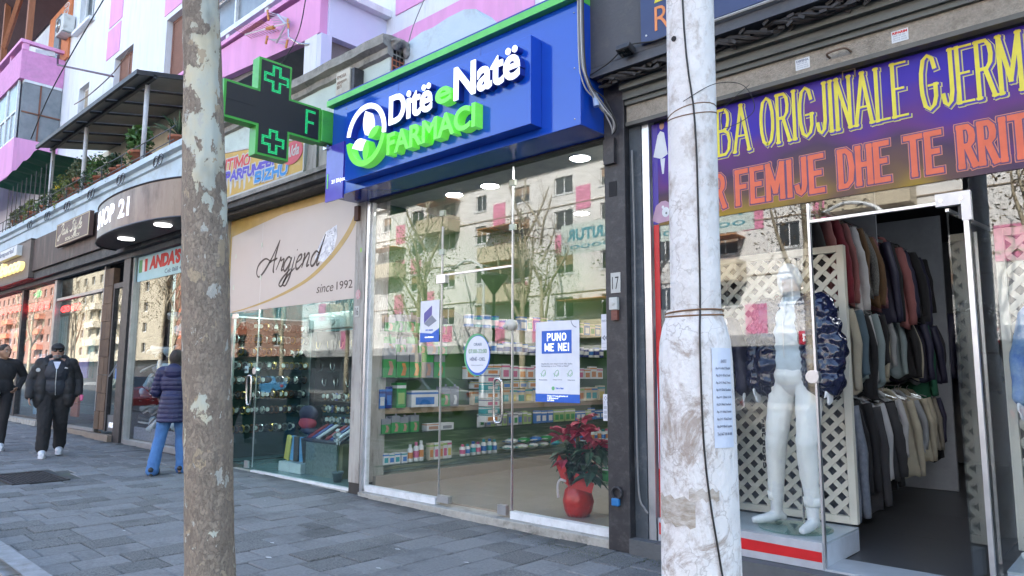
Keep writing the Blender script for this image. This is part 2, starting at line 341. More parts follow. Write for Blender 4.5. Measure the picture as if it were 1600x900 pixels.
def pavbox(l, wd=CW, t=.03):
    a, b = wd/2-.0055, l/2-.0055; e = .007
    return MB().add([(-a, -b, -.02), (a, -b, -.02), (a, b, -.02), (-a, b, -.02), (-a, -b, -e), (a, -b, -e), (a, b, -e), (-a, b, -e), (-a+e, -b+e, 0), (a-e, -b+e, 0), (a-e, b-e, 0), (-a+e, b-e, 0)],
        [(0,1,5,4),(1,2,6,5),(2,3,7,6),(3,0,4,7),(4,5,9,8),(5,6,10,9),(6,7,11,10),(7,4,8,11),(8,9,10,11)])
mcov = (-11.46, -10.32, -2.68, -2.06)
n_ = 0
for cx, cy, l, k in cand:
    if mcov[0]-.02 < cx < mcov[1]+.02 and mcov[2]-.1 < cy < mcov[3]+.1: continue
    dz = gz(cx)+rnd.uniform(-.006, .004)
    if n_ < 300:
        key = (round(l, 2), k)
        if key not in pm: pm[key] = mesh('paver', pavbox(l), pavR if k else pavM)
        o = obj('paver', pm[key], None, pave); o.location = (cx, cy, dz); o.rotation_euler = (rnd.uniform(-.012, .012), rnd.uniform(-.012, .012)+(.012 if cx < -5 else 0), 0); n_ += 1
    else:
        b = pavbox(l); rest.add([(vx+cx, vy+cy, vz+dz) for vx, vy, vz in b.v], b.f)
obj('pavers_beyond', rest, pavM, pave, kind='stuff')
iron = M('cast_iron', (.05, .05, .055), .55, .5, c2=(.03, .03, .033), vs=8, bump=.3, dirt=(.12, .11, .1), ds=6)
mh = thing('manhole_cover', 'dark cast iron double access cover set in the grey pavement', 'manhole cover', (mcov[0], mcov[2], gz(-11)))
obj('frame', MB().box(mcov[0], mcov[1], mcov[2], mcov[2]+.03, .045, .08).box(mcov[0], mcov[1], mcov[3]-.03, mcov[3], .045, .08).box(mcov[0], mcov[0]+.03, mcov[2]+.031, mcov[3]-.031, .045, .08).box(mcov[1]-.03, mcov[1], mcov[2]+.031, mcov[3]-.031, .045, .078), iron, mh)
for xa in (mcov[0]+.035, (mcov[0]+mcov[1])/2+.004):
    pl = obj('lid', MB().box(xa, xa+.525, mcov[2]+.035, mcov[3]-.035, .04, .07), iron, mh)
    rb = MB()
    for i in range(12):
        for j in range(12): rb.obox((xa+.03+i*.042, mcov[2]+.06+j*.043, .0725), (.026, .012, .006), Matrix.Rotation(R(45 if (i+j) % 2 else -45), 3, 'Z'))
    obj('tread_pattern', rb, iron, pl, kind='stuff')
# ---------------------------------------------------------------- the block of flats above the shops
def holewall(x0, x1, z0, z1, y0, y1, holes):
    mb = MB(); X = sorted({x0, x1, *[h[0] for h in holes], *[h[1] for h in holes]})
    for a, b in zip(X, X[1:]):
        hs = sorted([(h[2], h[3]) for h in holes if h[0] < b-1e-6 and h[1] > a+1e-6]); z = z0
        for p, q in hs:
            if p > z: mb.box(a, b, y0, y1, z, p)
            z = max(z, q)
        if z < z1: mb.box(a, b, y0, y1, z, z1)
    return mb
fl = thing('apartment_building', 'white block of flats with pink painted patches rising above the row of shops', 'building', (-20, 1.1, 0))
H1 = [(-20.25, -18.92, 8.0, 9.84, 'b'), (-23.2, -22.3, 8.35, 9.8, 's'), (-16.8, -15.3, 8.0, 9.72, 'b'), (-23.75, -22.38, 11.75, 13.3, 'w'), (-20.25, -18.92, 11.9, 13.4, 'w'), (-14.9, -9.6, 7.2, 9.3, 'd')]
H1 += [(x, x+1.3, z, z+1.4, 'w') for x in (-34, -30, -5.2, -1.6, 2) for z in (8.3, 11.2) if not (x < -29 and z > 9)]
obj('wall', holewall(-75, 14, 3.7, 15.8, 1.1, 1.45, H1), wallW, fl)
obj('roof', MB().box(-75.3, 14.3, .8, 14, 15.8, 16.1), conc, fl)
obj('rear_wall', MB().box(-75, 14, 13.6, 13.9, 0, 15.8).box(14, 14.3, 1.1, 13.9, 0, 15.8).box(-75.3, -75, 1.1, 13.9, 0, 15.8).box(-75, 14, 1.46, 13.59, 3.75, 3.9), conc, fl)
def pwin(a, b, c, d, k, y=1.1, par=fl, glass=GLW):
    fr = MB(); t = .06; yy = y+.14
    fr.box(a, b, yy, yy+.06, c, c+t).box(a, b, yy, yy+.06, d-t, d).box(a, a+t, yy, yy+.06, c+t, d-t).box(b-t, b, yy, yy+.06, c+t, d-t)
    if k != 'd': fr.box((a+b)/2-.03, (a+b)/2+.03, yy-.004, yy+.056, c+t, d-t)
    else:
        for q in range(1, 4): fr.box(a+(b-a)*q/4-.03, a+(b-a)*q/4+.03, yy-.004, yy+.056, c+t, d-t)
    wn = obj('window', fr, {'b': shutBr, 's': whiteF}.get(k, whiteF), par)
    if k in 'bs':
        n = int((d-c-.14)/.055); sm = MB()
        top = .45 if k == 's' else 0
        for i in range(n):
            z = d-t-.03-i*.055
            if k == 's' and i > n*.6: break
            sm.obox(((a+b)/2, yy+.02, z), (b-a-.13, .016, .045), Matrix.Rotation(R(25), 3, 'X'))
        obj('shutter_slats', sm, shutBr if k == 'b' else M('beige_shutter', (.4, .34, .26), .6), wn, kind='stuff')
    obj('pane', MB().box(a+t, b-t, yy+.055, yy+.06, c+t, d-t), greyG if k != 'w' else glass, wn)
    obj('dark_room', MB().box(a, b, yy+.3, yy+.32, c, d), darkM, wn)
    if k == 'w':
        obj('sill', MB().box(a-.12, b+.12, y-.16, y+.13, c-.1, c-.002), wallW, wn)
        obj('curtain', MB().box(a+.1, (a+b)/2-.1, yy+.1, yy+.12, c+.05, d-.1), M('net_curtain', (.5, .52, .5), .9), wn)
for h in H1: pwin(*h)
for a, b, c, d in ((-20.95, -19.95, 9.98, 10.82), (-20.9, -19.9, 10.9, 11.75), (-16.95, -15.3, 9.85, 10.7), (-16.9, -15.1, 7.7, 7.92), (-8.22, -5.3, 5.0, 6.41), (-8.02, -5.3, 6.69, 8.2), (-3.4, -2.2, 6, 8)):
    obj('painted_panel', MB().box(a, b, 1.085, 1.0995, c, d), pinkP, fl)
obj('painted_ledge', MB().box(-16.95, -15.1, .98, 1.0845, 7.93, 8.0), pinkP, fl)
obj('terrace_wall_paint', MB().box(-26, -13, 1.06, 1.0995, 5.2, 7.25), cream, fl)
# right hand balcony with pink front
bal = obj('balcony', MB().prism([(-12.6, 6.42), (-8.68, 6.12), (-8.30, 6.12), (-8.30, 6.78), (-12.6, 6.86)], fac(0), 0, -.12), pinkP, fl)
obj('coping', MB().box(-12.6, -8.26, -.05, .16, 6.861, 6.93), pinkP, bal)
obj('rail', MB().box(-12.6, -9.2, -.02, .1, 7.05, 7.14).box(-12.6, -12.5, .0, .08, 6.93, 7.05).box(-11.2, -11.1, .0, .08, 6.93, 7.05).box(-9.9, -9.8, 0, .08, 6.93, 7.05), whiteF, bal)
obj('corner_column', MB().box(-8.68, -8.36, .0, .2, 5.1, 6.119), wallW, bal)
lv = MB()
for a, b, c, d in ((0.0, .17, 5.1, 6.1), (.17, .62, 5.1, 5.2), (.62, 1.1, 5.1, 6.1), (0.0, 1.1, 6.1, 6.7)): lv.box(-8.357 if a < .1 and d < 6.5 else -8.40, -8.25, max(a, .002 if d < 6.5 else .121), b, c, d)
obj('side_wall', lv, lavP, bal)
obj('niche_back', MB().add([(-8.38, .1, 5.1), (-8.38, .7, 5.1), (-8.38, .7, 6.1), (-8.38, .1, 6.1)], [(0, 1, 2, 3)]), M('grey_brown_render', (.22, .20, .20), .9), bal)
obj('side_cornice', MB().box(-8.40, -8.12, -.002, 1.098, 6.70, 6.80), wallW, bal)
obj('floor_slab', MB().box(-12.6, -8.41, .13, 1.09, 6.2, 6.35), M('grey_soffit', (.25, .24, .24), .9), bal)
obj('rear_wall_shadowed', MB().box(-12.6, -8.7, 1.0, 1.08, 5.2, 6.2), M('shade_grey_wall', (.24, .235, .235), .9), bal)  # rear wall under the balcony, with the shade there put into its grey
# left pink balcony stack
lb = obj('balcony', MB().box(-42, -24.86, -.06, .06, 10.28, 11.2).box(-24.98, -24.861, .061, 1.09, 10.28, 11.2), M('pink_paint_deep', (.62, .27, .50), .8, bump=.2, dirt=(.5, .25, .42)), fl)
obj('rail', MB().box(-42, -24.8, -.12, .12, 11.4, 11.5).box(-24.97, -24.82, .121, 1.09, 11.4, 11.5), pinkP, lb)
objs('rail_post', MB().box(-25.0, -24.84, -.05, .11, 11.2, 11.4).box(-26.4, -26.25, -.05, .11, 11.2, 11.4).box(-27.9, -27.75, -.05, .11, 11.2, 11.4).box(-29.4, -29.25, -.05, .11, 11.2, 11.4), pinkP, lb)
obj('washing', MB().obox((-24.9, .55, 11.28), (.05, .5, .16), Matrix.Rotation(.2, 3, 'X')), M('white_cloth', (.6, .6, .66), .9), lb)
obj('slab', MB().box(-42, -24.87, .07, 1.08, 10.2, 10.35), wallW, lb)
obj('lower_parapet', MB().box(-42, -24.86, -.05, .06, 7.3, 8.42).box(-24.98, -24.861, .061, 1.09, 7.3, 8.42), pinkP, lb)
obj('enclosure_glass', MB().box(-24.95, -24.9, .05, 1.08, 8.42, 10.2), greyG, lb)
obj('mullion', MB().box(-24.96, -24.87, .5, .54, 8.42, 10.2).box(-24.96, -24.87, .06, 1.08, 9.25, 9.29), M('rusty_bar', (.2, .08, .05), .8), lb)
for i in range(6):
    x = -25.1-i*1.3
    fw = obj('enclosure_window', MB().box(x-.06, x, -.03, .03, 8.42, 10.28).box(x-1.24, x-1.18, -.03, .03, 8.42, 10.28).box(x-1.18, x-.06, -.03, .03, 8.42, 8.5).box(x-1.18, x-.06, -.03, .03, 9.3, 9.36).box(x-.65, x-.6, -.028, .03, 8.5, 9.3), whiteF, lb)
    obj('pane', MB().box(x-1.18, x-.06, .0, .008, 8.5, 10.28), greyG, fw)
objs('timber_post', MB().box(-24.98, -24.82, .0, .16, 11.5, 14.2).box(-28.2, -28.04, 0, .16, 11.5, 14.2).tube([(-28.1, .08, 12.3), (-25.6, .08, 14.1)], .09, 4), woodO, lb)
obj('awning', MB().box(-42, -24.3, -.5, 1.08, 14.2, 14.32), M('dark_awning', (.06, .03, .035), .8), lb)
obj('awning_fringe', MB().add([(-42, -.5, 14.2), (-24.3, -.5, 14.2), (-24.3, 1.05, 13.2), (-42, 1.05, 13.2)], [(0, 1, 2, 3)]), M('dark_awning', (0, 0, 0)), lb)
obj('orange_recess', MB().box(-26.8, -24.5, 1.04, 1.095, 11.2, 13.3), M('orange_paint', (.6, .2, .08), .8), lb)
obj('balcony_door', MB().box(-25.9, -25.3, .98, 1.035, 11.2, 12.9), greyG, lb)
# AC unit on the wall
def ac_unit(name, x, y0, z, label, w=.75):
    t = thing(name, label, 'air conditioner', (x, y0, z))
    obj('case', MB().box(x-w/2, x+w/2, y0, y0+.32, z, z+.55), M('ac_white', (.6, .6, .58), .5, dirt=(.3, .28, .25), ds=5), t, bevel=.02)
    obj('fan_grille', MB().prism(ell(x-.1, z+.28, .22, .22), fac(y0-.002), 0, .012), M('ac_grille', (.12, .12, .12), .6), t)
    r_ = MB()
    for k in range(5): r_.tube([(x-.1+(.05+.04*k)*math.cos(a*math.pi/8), y0-.018, z+.28+(.05+.04*k)*math.sin(a*math.pi/8)) for a in range(17)], .004, 4)
    obj('grille_ring', r_, steel, t)
    obj('bracket', MB().box(x-w/2+.05, x-w/2+.09, y0+.02, y0+.38, z-.04, z-.001).box(x+w/2-.09, x+w/2-.05, y0+.02, y0+.38, z-.04, z-.001), steel, t); return t
a_ = ac_unit('air_conditioner', -24.45, .75, 11.85, 'white outdoor air conditioner unit on brackets beside the orange balcony recess')
obj('cable_coil', MB().tube([(-24.5+.25*math.cos(k*.7), .9+.02*k/20, 12.45+.02*k+.08*math.sin(k*.7)) for k in range(26)], .012, 5), M('white_cable', (.6, .6, .6), .5), a_)
# ---------------------------------------------------------------- podium over the shops
pod = thing('shop_podium', 'pale blue and green plastered podium with cornice carrying the roof terrace above the shops', 'terrace', (-12, -.2, 4))
obj('wall', MB().box(-45, -10.72, -.2, .3, 3.9, 5.22), blueP, pod)
obj('wall', MB().box(-10.72, -6.42, -.2, .3, 3.9, 5.22), greenP, pod)
cn = MB(); prof = [(-.2, 5.1), (-.25, 5.12), (-.25, 5.2), (-.33, 5.23), (-.33, 5.34), (-.2, 5.36), (.1, 5.36), (.1, 5.1)]
for xa, xb in ((-45, -10.74), (-10.7, -6.40)):
    k = MB(); seg = 40; n = len(prof)
    for i in range(seg+1):
        x = xa+(xb-xa)*i/seg; k.v += [(x, y+noise.noise((x*3, y*9, z*5))*.012, z+noise.noise((x*4, y*5, 3))*.012) for y, z in prof]
    k.f = [(i*n+j, (i+1)*n+j, (i+1)*n+(j+1) % n, i*n+(j+1) % n) for i in range(seg) for j in range(n)] + [tuple(range(n))[::-1], tuple(seg*n+j for j in range(n))]
    obj('cornice', k, conc if xa > -11 else blueP, pod)
obj('terrace_floor', MB().box(-45, -6.45, .31, 1.09, 5.0, 5.2), conc, pod)
pts = [(-6.40, 4.45), (-3.3, 4.45), (-3.3, 4.72), (-4.0, 4.74), (-4.66, 4.90), (-4.8, 5.0), (-5.08, 5.2), (-5.2, 5.33), (-5.38, 5.39), (-5.64, 5.39), (-5.9, 5.36), (-6.1, 5.37), (-6.32, 5.33), (-6.40, 5.25)]
obj('broken_parapet', MB().prism(pts, fac(.0), 0, -.25), blueP, pod)
hb = obj('hollow_brick', MB().box(-6.418, -6.404, -.18, -.01, 4.86, 5.22), brickM, pod)
q = MB()
for i in range(3):
    for j in range(5): q.box(-6.4035, -6.4, -.17+i*.053, -.13+i*.053, 4.875+j*.068, 4.925+j*.068)
obj('brick_hole', q, darkM, hb, kind='stuff')
obj('mortar_rubble', remesh(MB().sph((-6.37, -.1, 5.28), (.09, .13, .05)).sph((-6.35, 0, 5.2), (.05, .07, .08)).sph((-6.38, -.16, 5.24), .05), .015, 'mortar_rubble', conc, lambda c, n: noise.noise(c*25)*.02), None)
_m = bpy.data.objects['mortar_rubble']; _m.parent = pod; _m.location = (12, .2, -4)
# canopy over the terrace
cnp = thing('terrace_canopy', 'dark sheet metal canopy on white posts over the planted roof terrace', 'canopy', (-17, -.2, 5.4))
def cz(y): return 6.93+.19*(y+.5)
shM = M('weathered_sheet', (.10, .085, .075), .7, c2=(.15, .13, .12), vs=3, bump=.2)
for i in range(7):
    a = -13.6-i*.93; b = a-.90
    obj('roof_panel', MB().add([(b, -.5, cz(-.5)), (a, -.5, cz(-.5)), (a, 1.06, cz(1.06)), (b, 1.06, cz(1.06)), (b, -.5, cz(-.5)+.02), (a, -.5, cz(-.5)+.02), (a, 1.06, cz(1.06)+.02), (b, 1.06, cz(1.06)+.02)], [(0,3,2,1),(4,5,6,7),(0,1,5,4),(1,2,6,5),(2,3,7,6),(3,0,4,7)]), M('grey_board', (.21, .195, .18), .8, c2=(.26, .25, .23), vs=2), cnp)
    if i: obj('beam', MB().tube([(a+.015, -.48, cz(-.48)-.03), (a+.015, 1.05, cz(1.05)-.03)], .03, 4), blackP, cnp)
obj('front_beam', MB().box(-20.1, -13.55, -.26, -.2, 6.9, 6.97), blackP, cnp)
obj('eave', MB().box(-20.1, -13.55, -.56, -.5, cz(-.5)-.04, cz(-.5)+.05).add([(-13.6, -.5, cz(-.5)-.04), (-13.55, -.5, cz(-.5)-.04), (-13.55, 1.06, cz(1.06)-.04), (-13.6, 1.06, cz(1.06)-.04), (-13.6, -.5, cz(-.5)+.05), (-13.55, -.5, cz(-.5)+.05), (-13.55, 1.06, cz(1.06)+.05), (-13.6, 1.06, cz(1.06)+.05)], [(0,3,2,1),(4,5,6,7),(0,1,5,4),(1,2,6,5),(2,3,7,6),(3,0,4,7)]), blackP, cnp)
for x in (-14.0, -17.5, -20.0): obj('post', MB().tube([(x, -.2, 5.36), (x, -.2, 6.93)], .045, 10), M('pale_post', (.55, .56, .58), .5, dirt=(.3, .28, .26)), cnp, True)
net = MB(); n = 12
for i in range(n+1):
    for j in range(4):
        x = -20.15-i*.33; y = -.5+j*.5; net.v.append((x, y, 6.9-.05*i*.33+.04*math.sin(i*1.9+j)-(.06 if 0 < j < 3 else 0)))
net.f = [(i*4+j, i*4+j+1, i*4+j+5, i*4+j+4) for i in range(n) for j in range(3)]
obj('shade_net', net, M('green_net', (.01, .10, .06), .8), cnp)
rl = thing('terrace_railing', 'thin black iron railing with scrolled loops along the planted terrace edge', 'railing', (-17, -.3, 5.3))
obj('handrail', MB().tube([(-12.3, -.3, 5.66), (-24.5, -.3, 5.66)], .012, 5).tube([(-12.3, -.3, 5.42), (-24.5, -.3, 5.42)], .01, 5), blackP, rl)
for i in range(11):
    x = -12.5-i*1.15; obj('bar', MB().tube([(x, -.3, 5.3), (x, -.3, 5.66)], .01, 5), blackP, rl)
for i in range(10):
    x = -19.6-i*.45; obj('bar', MB().tube([(x, -.3, 5.3), (x, -.3, 6.55)], .011, 5), blackP, rl)
for x in (-12.8, -14.6, -16.3, -17.9, -19.4, -20.9):
    s_ = MB()
    for k in range(2): s_.tube([(x-.1+.2*k+(.13-.004*a)*math.cos(a*.6), -.36, 5.12+(.12-.004*a)*math.sin(a*.6)) for a in range(18)], .009, 4)
    obj('scroll', s_, blackP, rl)
# plants and pots
terra = M('terracotta', (.34, .12, .065), .85, c2=(.26, .09, .05), vs=9, bump=.3, dirt=(.2, .14, .11))
leafG = [M('leaf_green', (.07, .15, .03), .55, c2=(.04, .09, .02), rnd_=.35), M('leaf_dark', (.035, .075, .03), .5, rnd_=.35), M('leaf_olive', (.10, .12, .05), .6, rnd_=.35), M('leaf_yellow_green', (.16, .20, .04), .6, rnd_=.3)]
def leafy(c, r, n, size, seed, flat=1.0, up=.3):
    q = random.Random(seed); mb = MB()
    for _ in range(n):
        d = Vector((q.gauss(0, 1), q.gauss(0, 1), q.gauss(0, 1)+up)).normalized()*(q.random()**.45)
        p = Vector(c)+Vector((d.x*r[0], d.y*r[1], d.z*r[2])); a = Vector((q.gauss(0, 1), q.gauss(0, 1), q.gauss(0, .7))).normalized(); b = a.cross(Vector((q.gauss(0, 1), q.gauss(0, 1), q.gauss(0, 1)))).normalized()
        s_ = size*q.uniform(.6, 1.3)
        mb.add([p-a*s_, p+b*s_*.42*flat, p+a*s_, p-b*s_*.42*flat+a*s_*.1], [(0, 1, 2, 3)])
    return mb
def pot(mb, x, y, z, r, h): return mb.lathe((x, y, z), [(r*.68, 0), (r*.95, h*.8), (r*1.1, h*.8), (r*1.1, h), (r*.95, h), (r*.9, h*.86)], 14)
PL = [(-12.75, -.05, .17, .26, 'yucca', 'spiky yucca in a terracotta pot on the terrace edge beside the tree trunk'),
      (-14.35, -.12, .21, .30, 0, 'bright green leafy plant in the large terracotta pot under the canopy post'),
      (-15.2, -.12, .13, .2, None, 'bare terracotta pot next to the large leafy pot'), (-15.6, -.12, .14, .22, 1, 'dark small succulent in a terracotta pot, third from the canopy post'),
      (-16.15, -.12, .13, .2, None, 'plain terracotta pot between the succulent and the light green bush'), (-16.6, -.12, .15, .24, 0, 'light green bushy plant spilling over the railing above the shop fascia'),
      (-17.2, -.12, .14, .2, 1, 'dark leaved pot plant just left of the second canopy post'), (-17.8, -.1, .2, .42, 2, 'olive trailing plant in a tall terracotta urn'),
      (-18.4, -.1, .17, .3, 2, 'tangled olive plant with dry stems on the terrace'), (-18.95, -.12, .16, .22, 3, 'yellow green flowering plant behind the railing'),
      (-19.7, -.12, .14, .2, 1, 'dark green plant in the pot under the third canopy post'), (-20.5, -.12, .15, .22, 0, 'green trailing plant over the cornice near the left end of the fascia'),
      (-21.6, -.12, .16, .24, 3, 'pale green plant in a terracotta pot left of the iron bars'), (-22.4, -.12, .15, .24, 2, 'low olive plant in the second pot from the left'),
      (-23.2, -.12, .16, .24, 2, 'leftmost terracotta pot plant on the terrace edge')]
for i, (x, y, r, h, k, lab) in enumerate(PL):
    t = thing('potted_plant' if k is not None else 'flower_pot', lab, 'potted plant' if k is not None else 'flower pot', (x, y, 5.36), 'pots along the terrace edge')
    obj('pot', pot(MB(), x, y, 5.36, r, h), terra, t, True)
    if k == 'yucca':
        m_ = MB(); q = random.Random(3)
        for j in range(26):
            a = q.uniform(0, 6.28); e = q.uniform(.2, 1.4); L = q.uniform(.3, .55); d = Vector((math.cos(a)*math.cos(e), math.sin(a)*math.cos(e), math.sin(e))); s_ = Vector((-math.sin(a), math.cos(a), 0))*.02
            b0 = Vector((x, y, 5.66)); m_.add([b0-s_, b0+s_, b0+d*L*.6+s_*.8, b0+d*L-Vector((0, 0, .08)), b0+d*L*.6-s_*.8], [(0, 1, 2, 3, 4)])
        obj('foliage', m_, leafG[1], t)
    elif k is not None:
        R_ = (.34, .24, .32) if i in (1, 5, 7, 8, 9) else (.2, .18, .2)
        obj('foliage', leafy((x, y-.03, 5.36+h+R_[2]*.7), R_, 260 if i > 5 else 340, .045 if i != 1 else .07, i), leafG[k], t)
        obj('trailing_stems', leafy((x, y-.2, 5.36+h*.5), (.2, .06, .26), 70, .035, i+50), leafG[k], t, kind='stuff')
        if i == 9: obj('flowers', leafy((x+.05, y-.2, 5.75), (.1, .05, .06), 22, .03, 99), M('yellow_petals', (.7, .55, .02), .6), t)
# aerial on the podium
an = thing('television_aerial', 'silver and orange yagi television aerial on a bent arm in front of the pink balcony', 'aerial', (-8.53, -.02, 6.03))
obj('arm', MB().tube([(-8.55, 0, 6.02), (-8.75, -.05, 6.08), (-8.95, -.1, 6.22), (-8.98, -.1, 6.42)], .014, 6), steel, an)
obj('boom', MB().tube([(-10.3, -.1, 6.72), (-8.95, -.1, 6.45)], .012, 6), alu, an)
q = MB()
for i in range(11):
    x = -10.3+i*.085; z = 6.72-.2*(x+10.3); q.tube([(x-.05, -.1-.17, z+.06), (x+.05, -.1+.17, z-.06)], .005, 4)
obj('director_rods', q, M('orange_plastic_rod', (.5, .2, .05), .5), an, kind='stuff')
rf = MB().tube([(-9.3, -.1, 6.70), (-9.05, -.1, 6.45)], .014, 5).tube([(-9.3, -.1, 6.25), (-9.05, -.1, 6.45)], .014, 5)
for i in range(5):
    rf.tube([(-9.62+.05*i, -.1, 6.86-.065*i), (-9.0+.02*i, -.1, 6.53-.02*i+.0)], .005, 4).tube([(-9.58+.05*i, -.1, 6.42-.03*i+.0), (-9.0+.02*i, -.1, 6.12+.05*i)], .005, 4)
obj('reflector', rf, alu, an)
obj('dipole', MB().tube([(-9.62, -.1, 6.88), (-9.57, -.1, 6.70)], .018, 5).tube([(-9.0, -.1, 6.52), (-8.97, -.1, 6.36)], .018, 5).tube([(-9.58, -.1, 6.46), (-9.62, -.1, 6.34)], .018, 5).tube([(-8.98, -.1, 6.2), (-9.02, -.1, 6.08)], .018, 5).tube([(-9.6, -.1, 6.58), (-9.4, -.1, 6.53)], .03, 6), M('orange_plastic', (.55, .24, .06), .5), an)
# meter box on the green parapet
mx = thing('alarm_box', 'small beige and black box with a printed label on the pale green parapet', 'box', (-7.15, -.26, 4.83))
obj('case', MB().box(-7.29, -7.0, -.36, -.205, 4.80, 5.1), M('beige_plastic', (.5, .47, .38), .6, dirt=(.3, .27, .2)), mx, bevel=.01)
obj('rear_case', MB().box(-6.998, -6.93, -.34, -.205, 4.79, 5.08), blackP, mx)
obj('label', textmb('EMOSA\nqiqqqnm\n8071', -7.26, 4.88, .2, .17, fac(-.361), .002), M('print_brown', (.2, .12, .08), .7), mx)
# wires
wi = M('black_cable', (.015, .015, .015), .6); wg = M('grey_cable', (.2, .2, .2), .6)
def wire(name, pts, r, lab, m=wi): o = obj(name, MB().tube(spline(pts, 8), r, 6), m, smooth=True); return tag(o, lab, 'cable')
wire('cable', [(-11.5, -1.0, 8.9), (-13.5, -1, 8.6), (-17, -1.0, 7.55), (-19.5, -.8, 6.95)], .012, 'black cable slanting in front of the white wall down to the canopy')
wire('cable', [(-7.6, -.3, 7.7), (-8.2, -.25, 6.7), (-8.6, -.2, 6.0), (-9.3, -.4, 5.3)], .008, 'thin black cable running past the aerial to the podium')
wire('cable', [(-6.7, .9, 7.0), (-6.9, .8, 6.6), (-7.1, .7, 6.1), (-7.1, .6, 5.75)], .007, 'short loose grey wire hanging against the lavender wall', wg)
wire('cable', [(-18.95, 1.05, 9.7), (-19.6, .9, 9.2), (-21.5, .9, 9.1), (-23.2, 1.0, 9.3)], .015, 'curved brown cable on the white wall above the small window', M('brown_cable', (.15, .1, .08), .6))
tag(obj('bracket_rod', MB().tube([(-20.94, -.06, 9.75), (-20.87, -.06, 9.46), (-15.7, -.3, 7.55)], .025, 5), M('dark_red_rod', (.07, .02, .05), .5)), 'dark purple metal rod reaching from the pink balcony to the canopy', 'rod')
def fx(X): return lambda u, v, d: (X+d, u, v)                # print or letters on a plane facing +X
ORD = ['first', 'second', 'third', 'fourth', 'fifth', 'sixth', 'seventh', 'eighth', 'ninth', 'tenth', 'eleventh', 'twelfth', 'thirteenth', 'fourteenth', 'fifteenth', 'sixteenth', 'seventeenth', 'eighteenth', 'nineteenth', 'twentieth', 'twenty-first', 'twenty-second', 'twenty-third', 'twenty-fourth', 'twenty-fifth', 'twenty-sixth']
plinthM = M('worn_plinth_stone', (.42, .40, .36), .85, c2=(.3, .29, .26), vs=9, bump=.8, bs=40, dirt=(.15, .14, .12), ds=7)
blk = blackP
# ================================================================ PHARMACY
blueS = M('sign_blue_gloss', (.006, .065, .46), .12, c2=(.006, .058, .42), vs=.7, coat=.4)
blueD = M('sign_blue_return', (.01, .03, .28), .3)
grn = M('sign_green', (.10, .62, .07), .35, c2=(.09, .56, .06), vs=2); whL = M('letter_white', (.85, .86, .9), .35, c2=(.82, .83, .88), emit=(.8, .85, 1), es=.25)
ps = thing('pharmacy_sign', 'large blue box sign reading Ditë e Natë FARMACI with green top trim and raised letters', 'shop sign', (-5.3, -.45, 3.47))
obj('panel', MB().box(-7.18, -3.46, -.45, -.02, 3.49, 4.6), blueS, ps, bevel=.004)
objs('panel_seam', MB().box(-5.93, -5.926, -.4512, -.4495, 3.5, 3.56).box(-4.66, -4.656, -.4512, -.4495, 3.5, 3.56).box(-5.93, -5.926, -.4512, -.4495, 4.37, 4.6).box(-4.66, -4.656, -.4512, -.4495, 4.37, 4.6), blueD, ps)
objs('rivet', MB().sph((-3.52, -.451, 4.5), .008, 8, 5).sph((-3.52, -.451, 4.0), .008, 8, 5).sph((-3.52, -.451, 3.55), .008, 8, 5).sph((-6.9, -.451, 4.52), .008, 8, 5), steel, ps)
obj('lower_panel', MB().box(-7.26, -6.9, -.47, -.451, 3.44, 4.12), M('sign_violet_gloss', (.09, .07, .50), .12, coat=.4), ps)
obj('lettering', textmb('21 Dhjetori', -7.13, 3.63, .33, .06, fac(-.471), .002, .02), whL, ps)
obj('lower_green_stroke', MB().box(-7.23, -7.205, -.4735, -.4715, 3.6, 3.78), grn, ps)
obj('green_trim', MB().box(-7.22, -3.46, -.52, -.0, 4.602, 4.67), M('trim_green', (.12, .58, .10), .4), ps)
obj('blue_cap', MB().box(-7.2, -3.46, -.515, -.0, 4.672, 4.69), blueD, ps)
obj('raised_panel', MB().box(-6.67, -3.885, -.6, -.452, 3.56, 4.37), blueS, ps, bevel=.004)
for s_, u, W_, h in (('Ditë', -5.78, .68, .315), ('Natë', -4.785, .84, .33)):
    A = letters(s_, u, 3.975, W_, h, fac(-.6), .07, .022); B = letters(s_, u, 3.975, W_, h, fac(-.671), .012, .022)
    for a, b in zip(A, B):
        l = obj('letter', a, blueD, ps); obj('letter_face', b, whL, l)
grL = M('letter_green', (.13, .66, .06), .35, emit=(.2, .9, .1), es=.08)
obj('letter', letters('e', -5.03, 3.985, .225, .17, fac(-.6), .1, .025)[0], grL, ps)
for a in letters('FARMACI', -5.78, 3.65, 1.31, .235, fac(-.6), .1, .028): obj('letter', a, grL, ps)
emb = obj('emblem_ring', MB().prism(ell(-6.16, 3.965, .35, .345, 20, -8, 172)+ell(-6.16, 3.965, .295, .29, 20, 172, -8), fac(-.6), 0, .085), blueD, ps)
obj('white_face', MB().prism(ell(-6.16, 3.965, .35, .345, 20, -8, 172)+ell(-6.16, 3.965, .295, .29, 20, 172, -8), fac(-.686), 0, .014), whL, emb)
obj('emblem_bowl', MB().prism(ell(-6.16, 3.965, .35, .345, 20, 186, 350)+ell(-6.16, 3.965, .285, .28, 20, 350, 186), fac(-.6), 0, .1), grL, ps)
def leafp(cx, cz, L, W_, a):
    c, s_ = math.cos(R(a)), math.sin(R(a)); P = []
    for i in range(17):
        t = i/16; P.append((-L/2+L*t, W_/2*math.sin(math.pi*t)**.8))
    for i in range(1, 16):
        t = 1-i/16; P.append((-L/2+L*t, -W_/2*math.sin(math.pi*t)**.8))
    return [(cx+x*c-y*s_, cz+x*s_+y*c) for x, y in P]
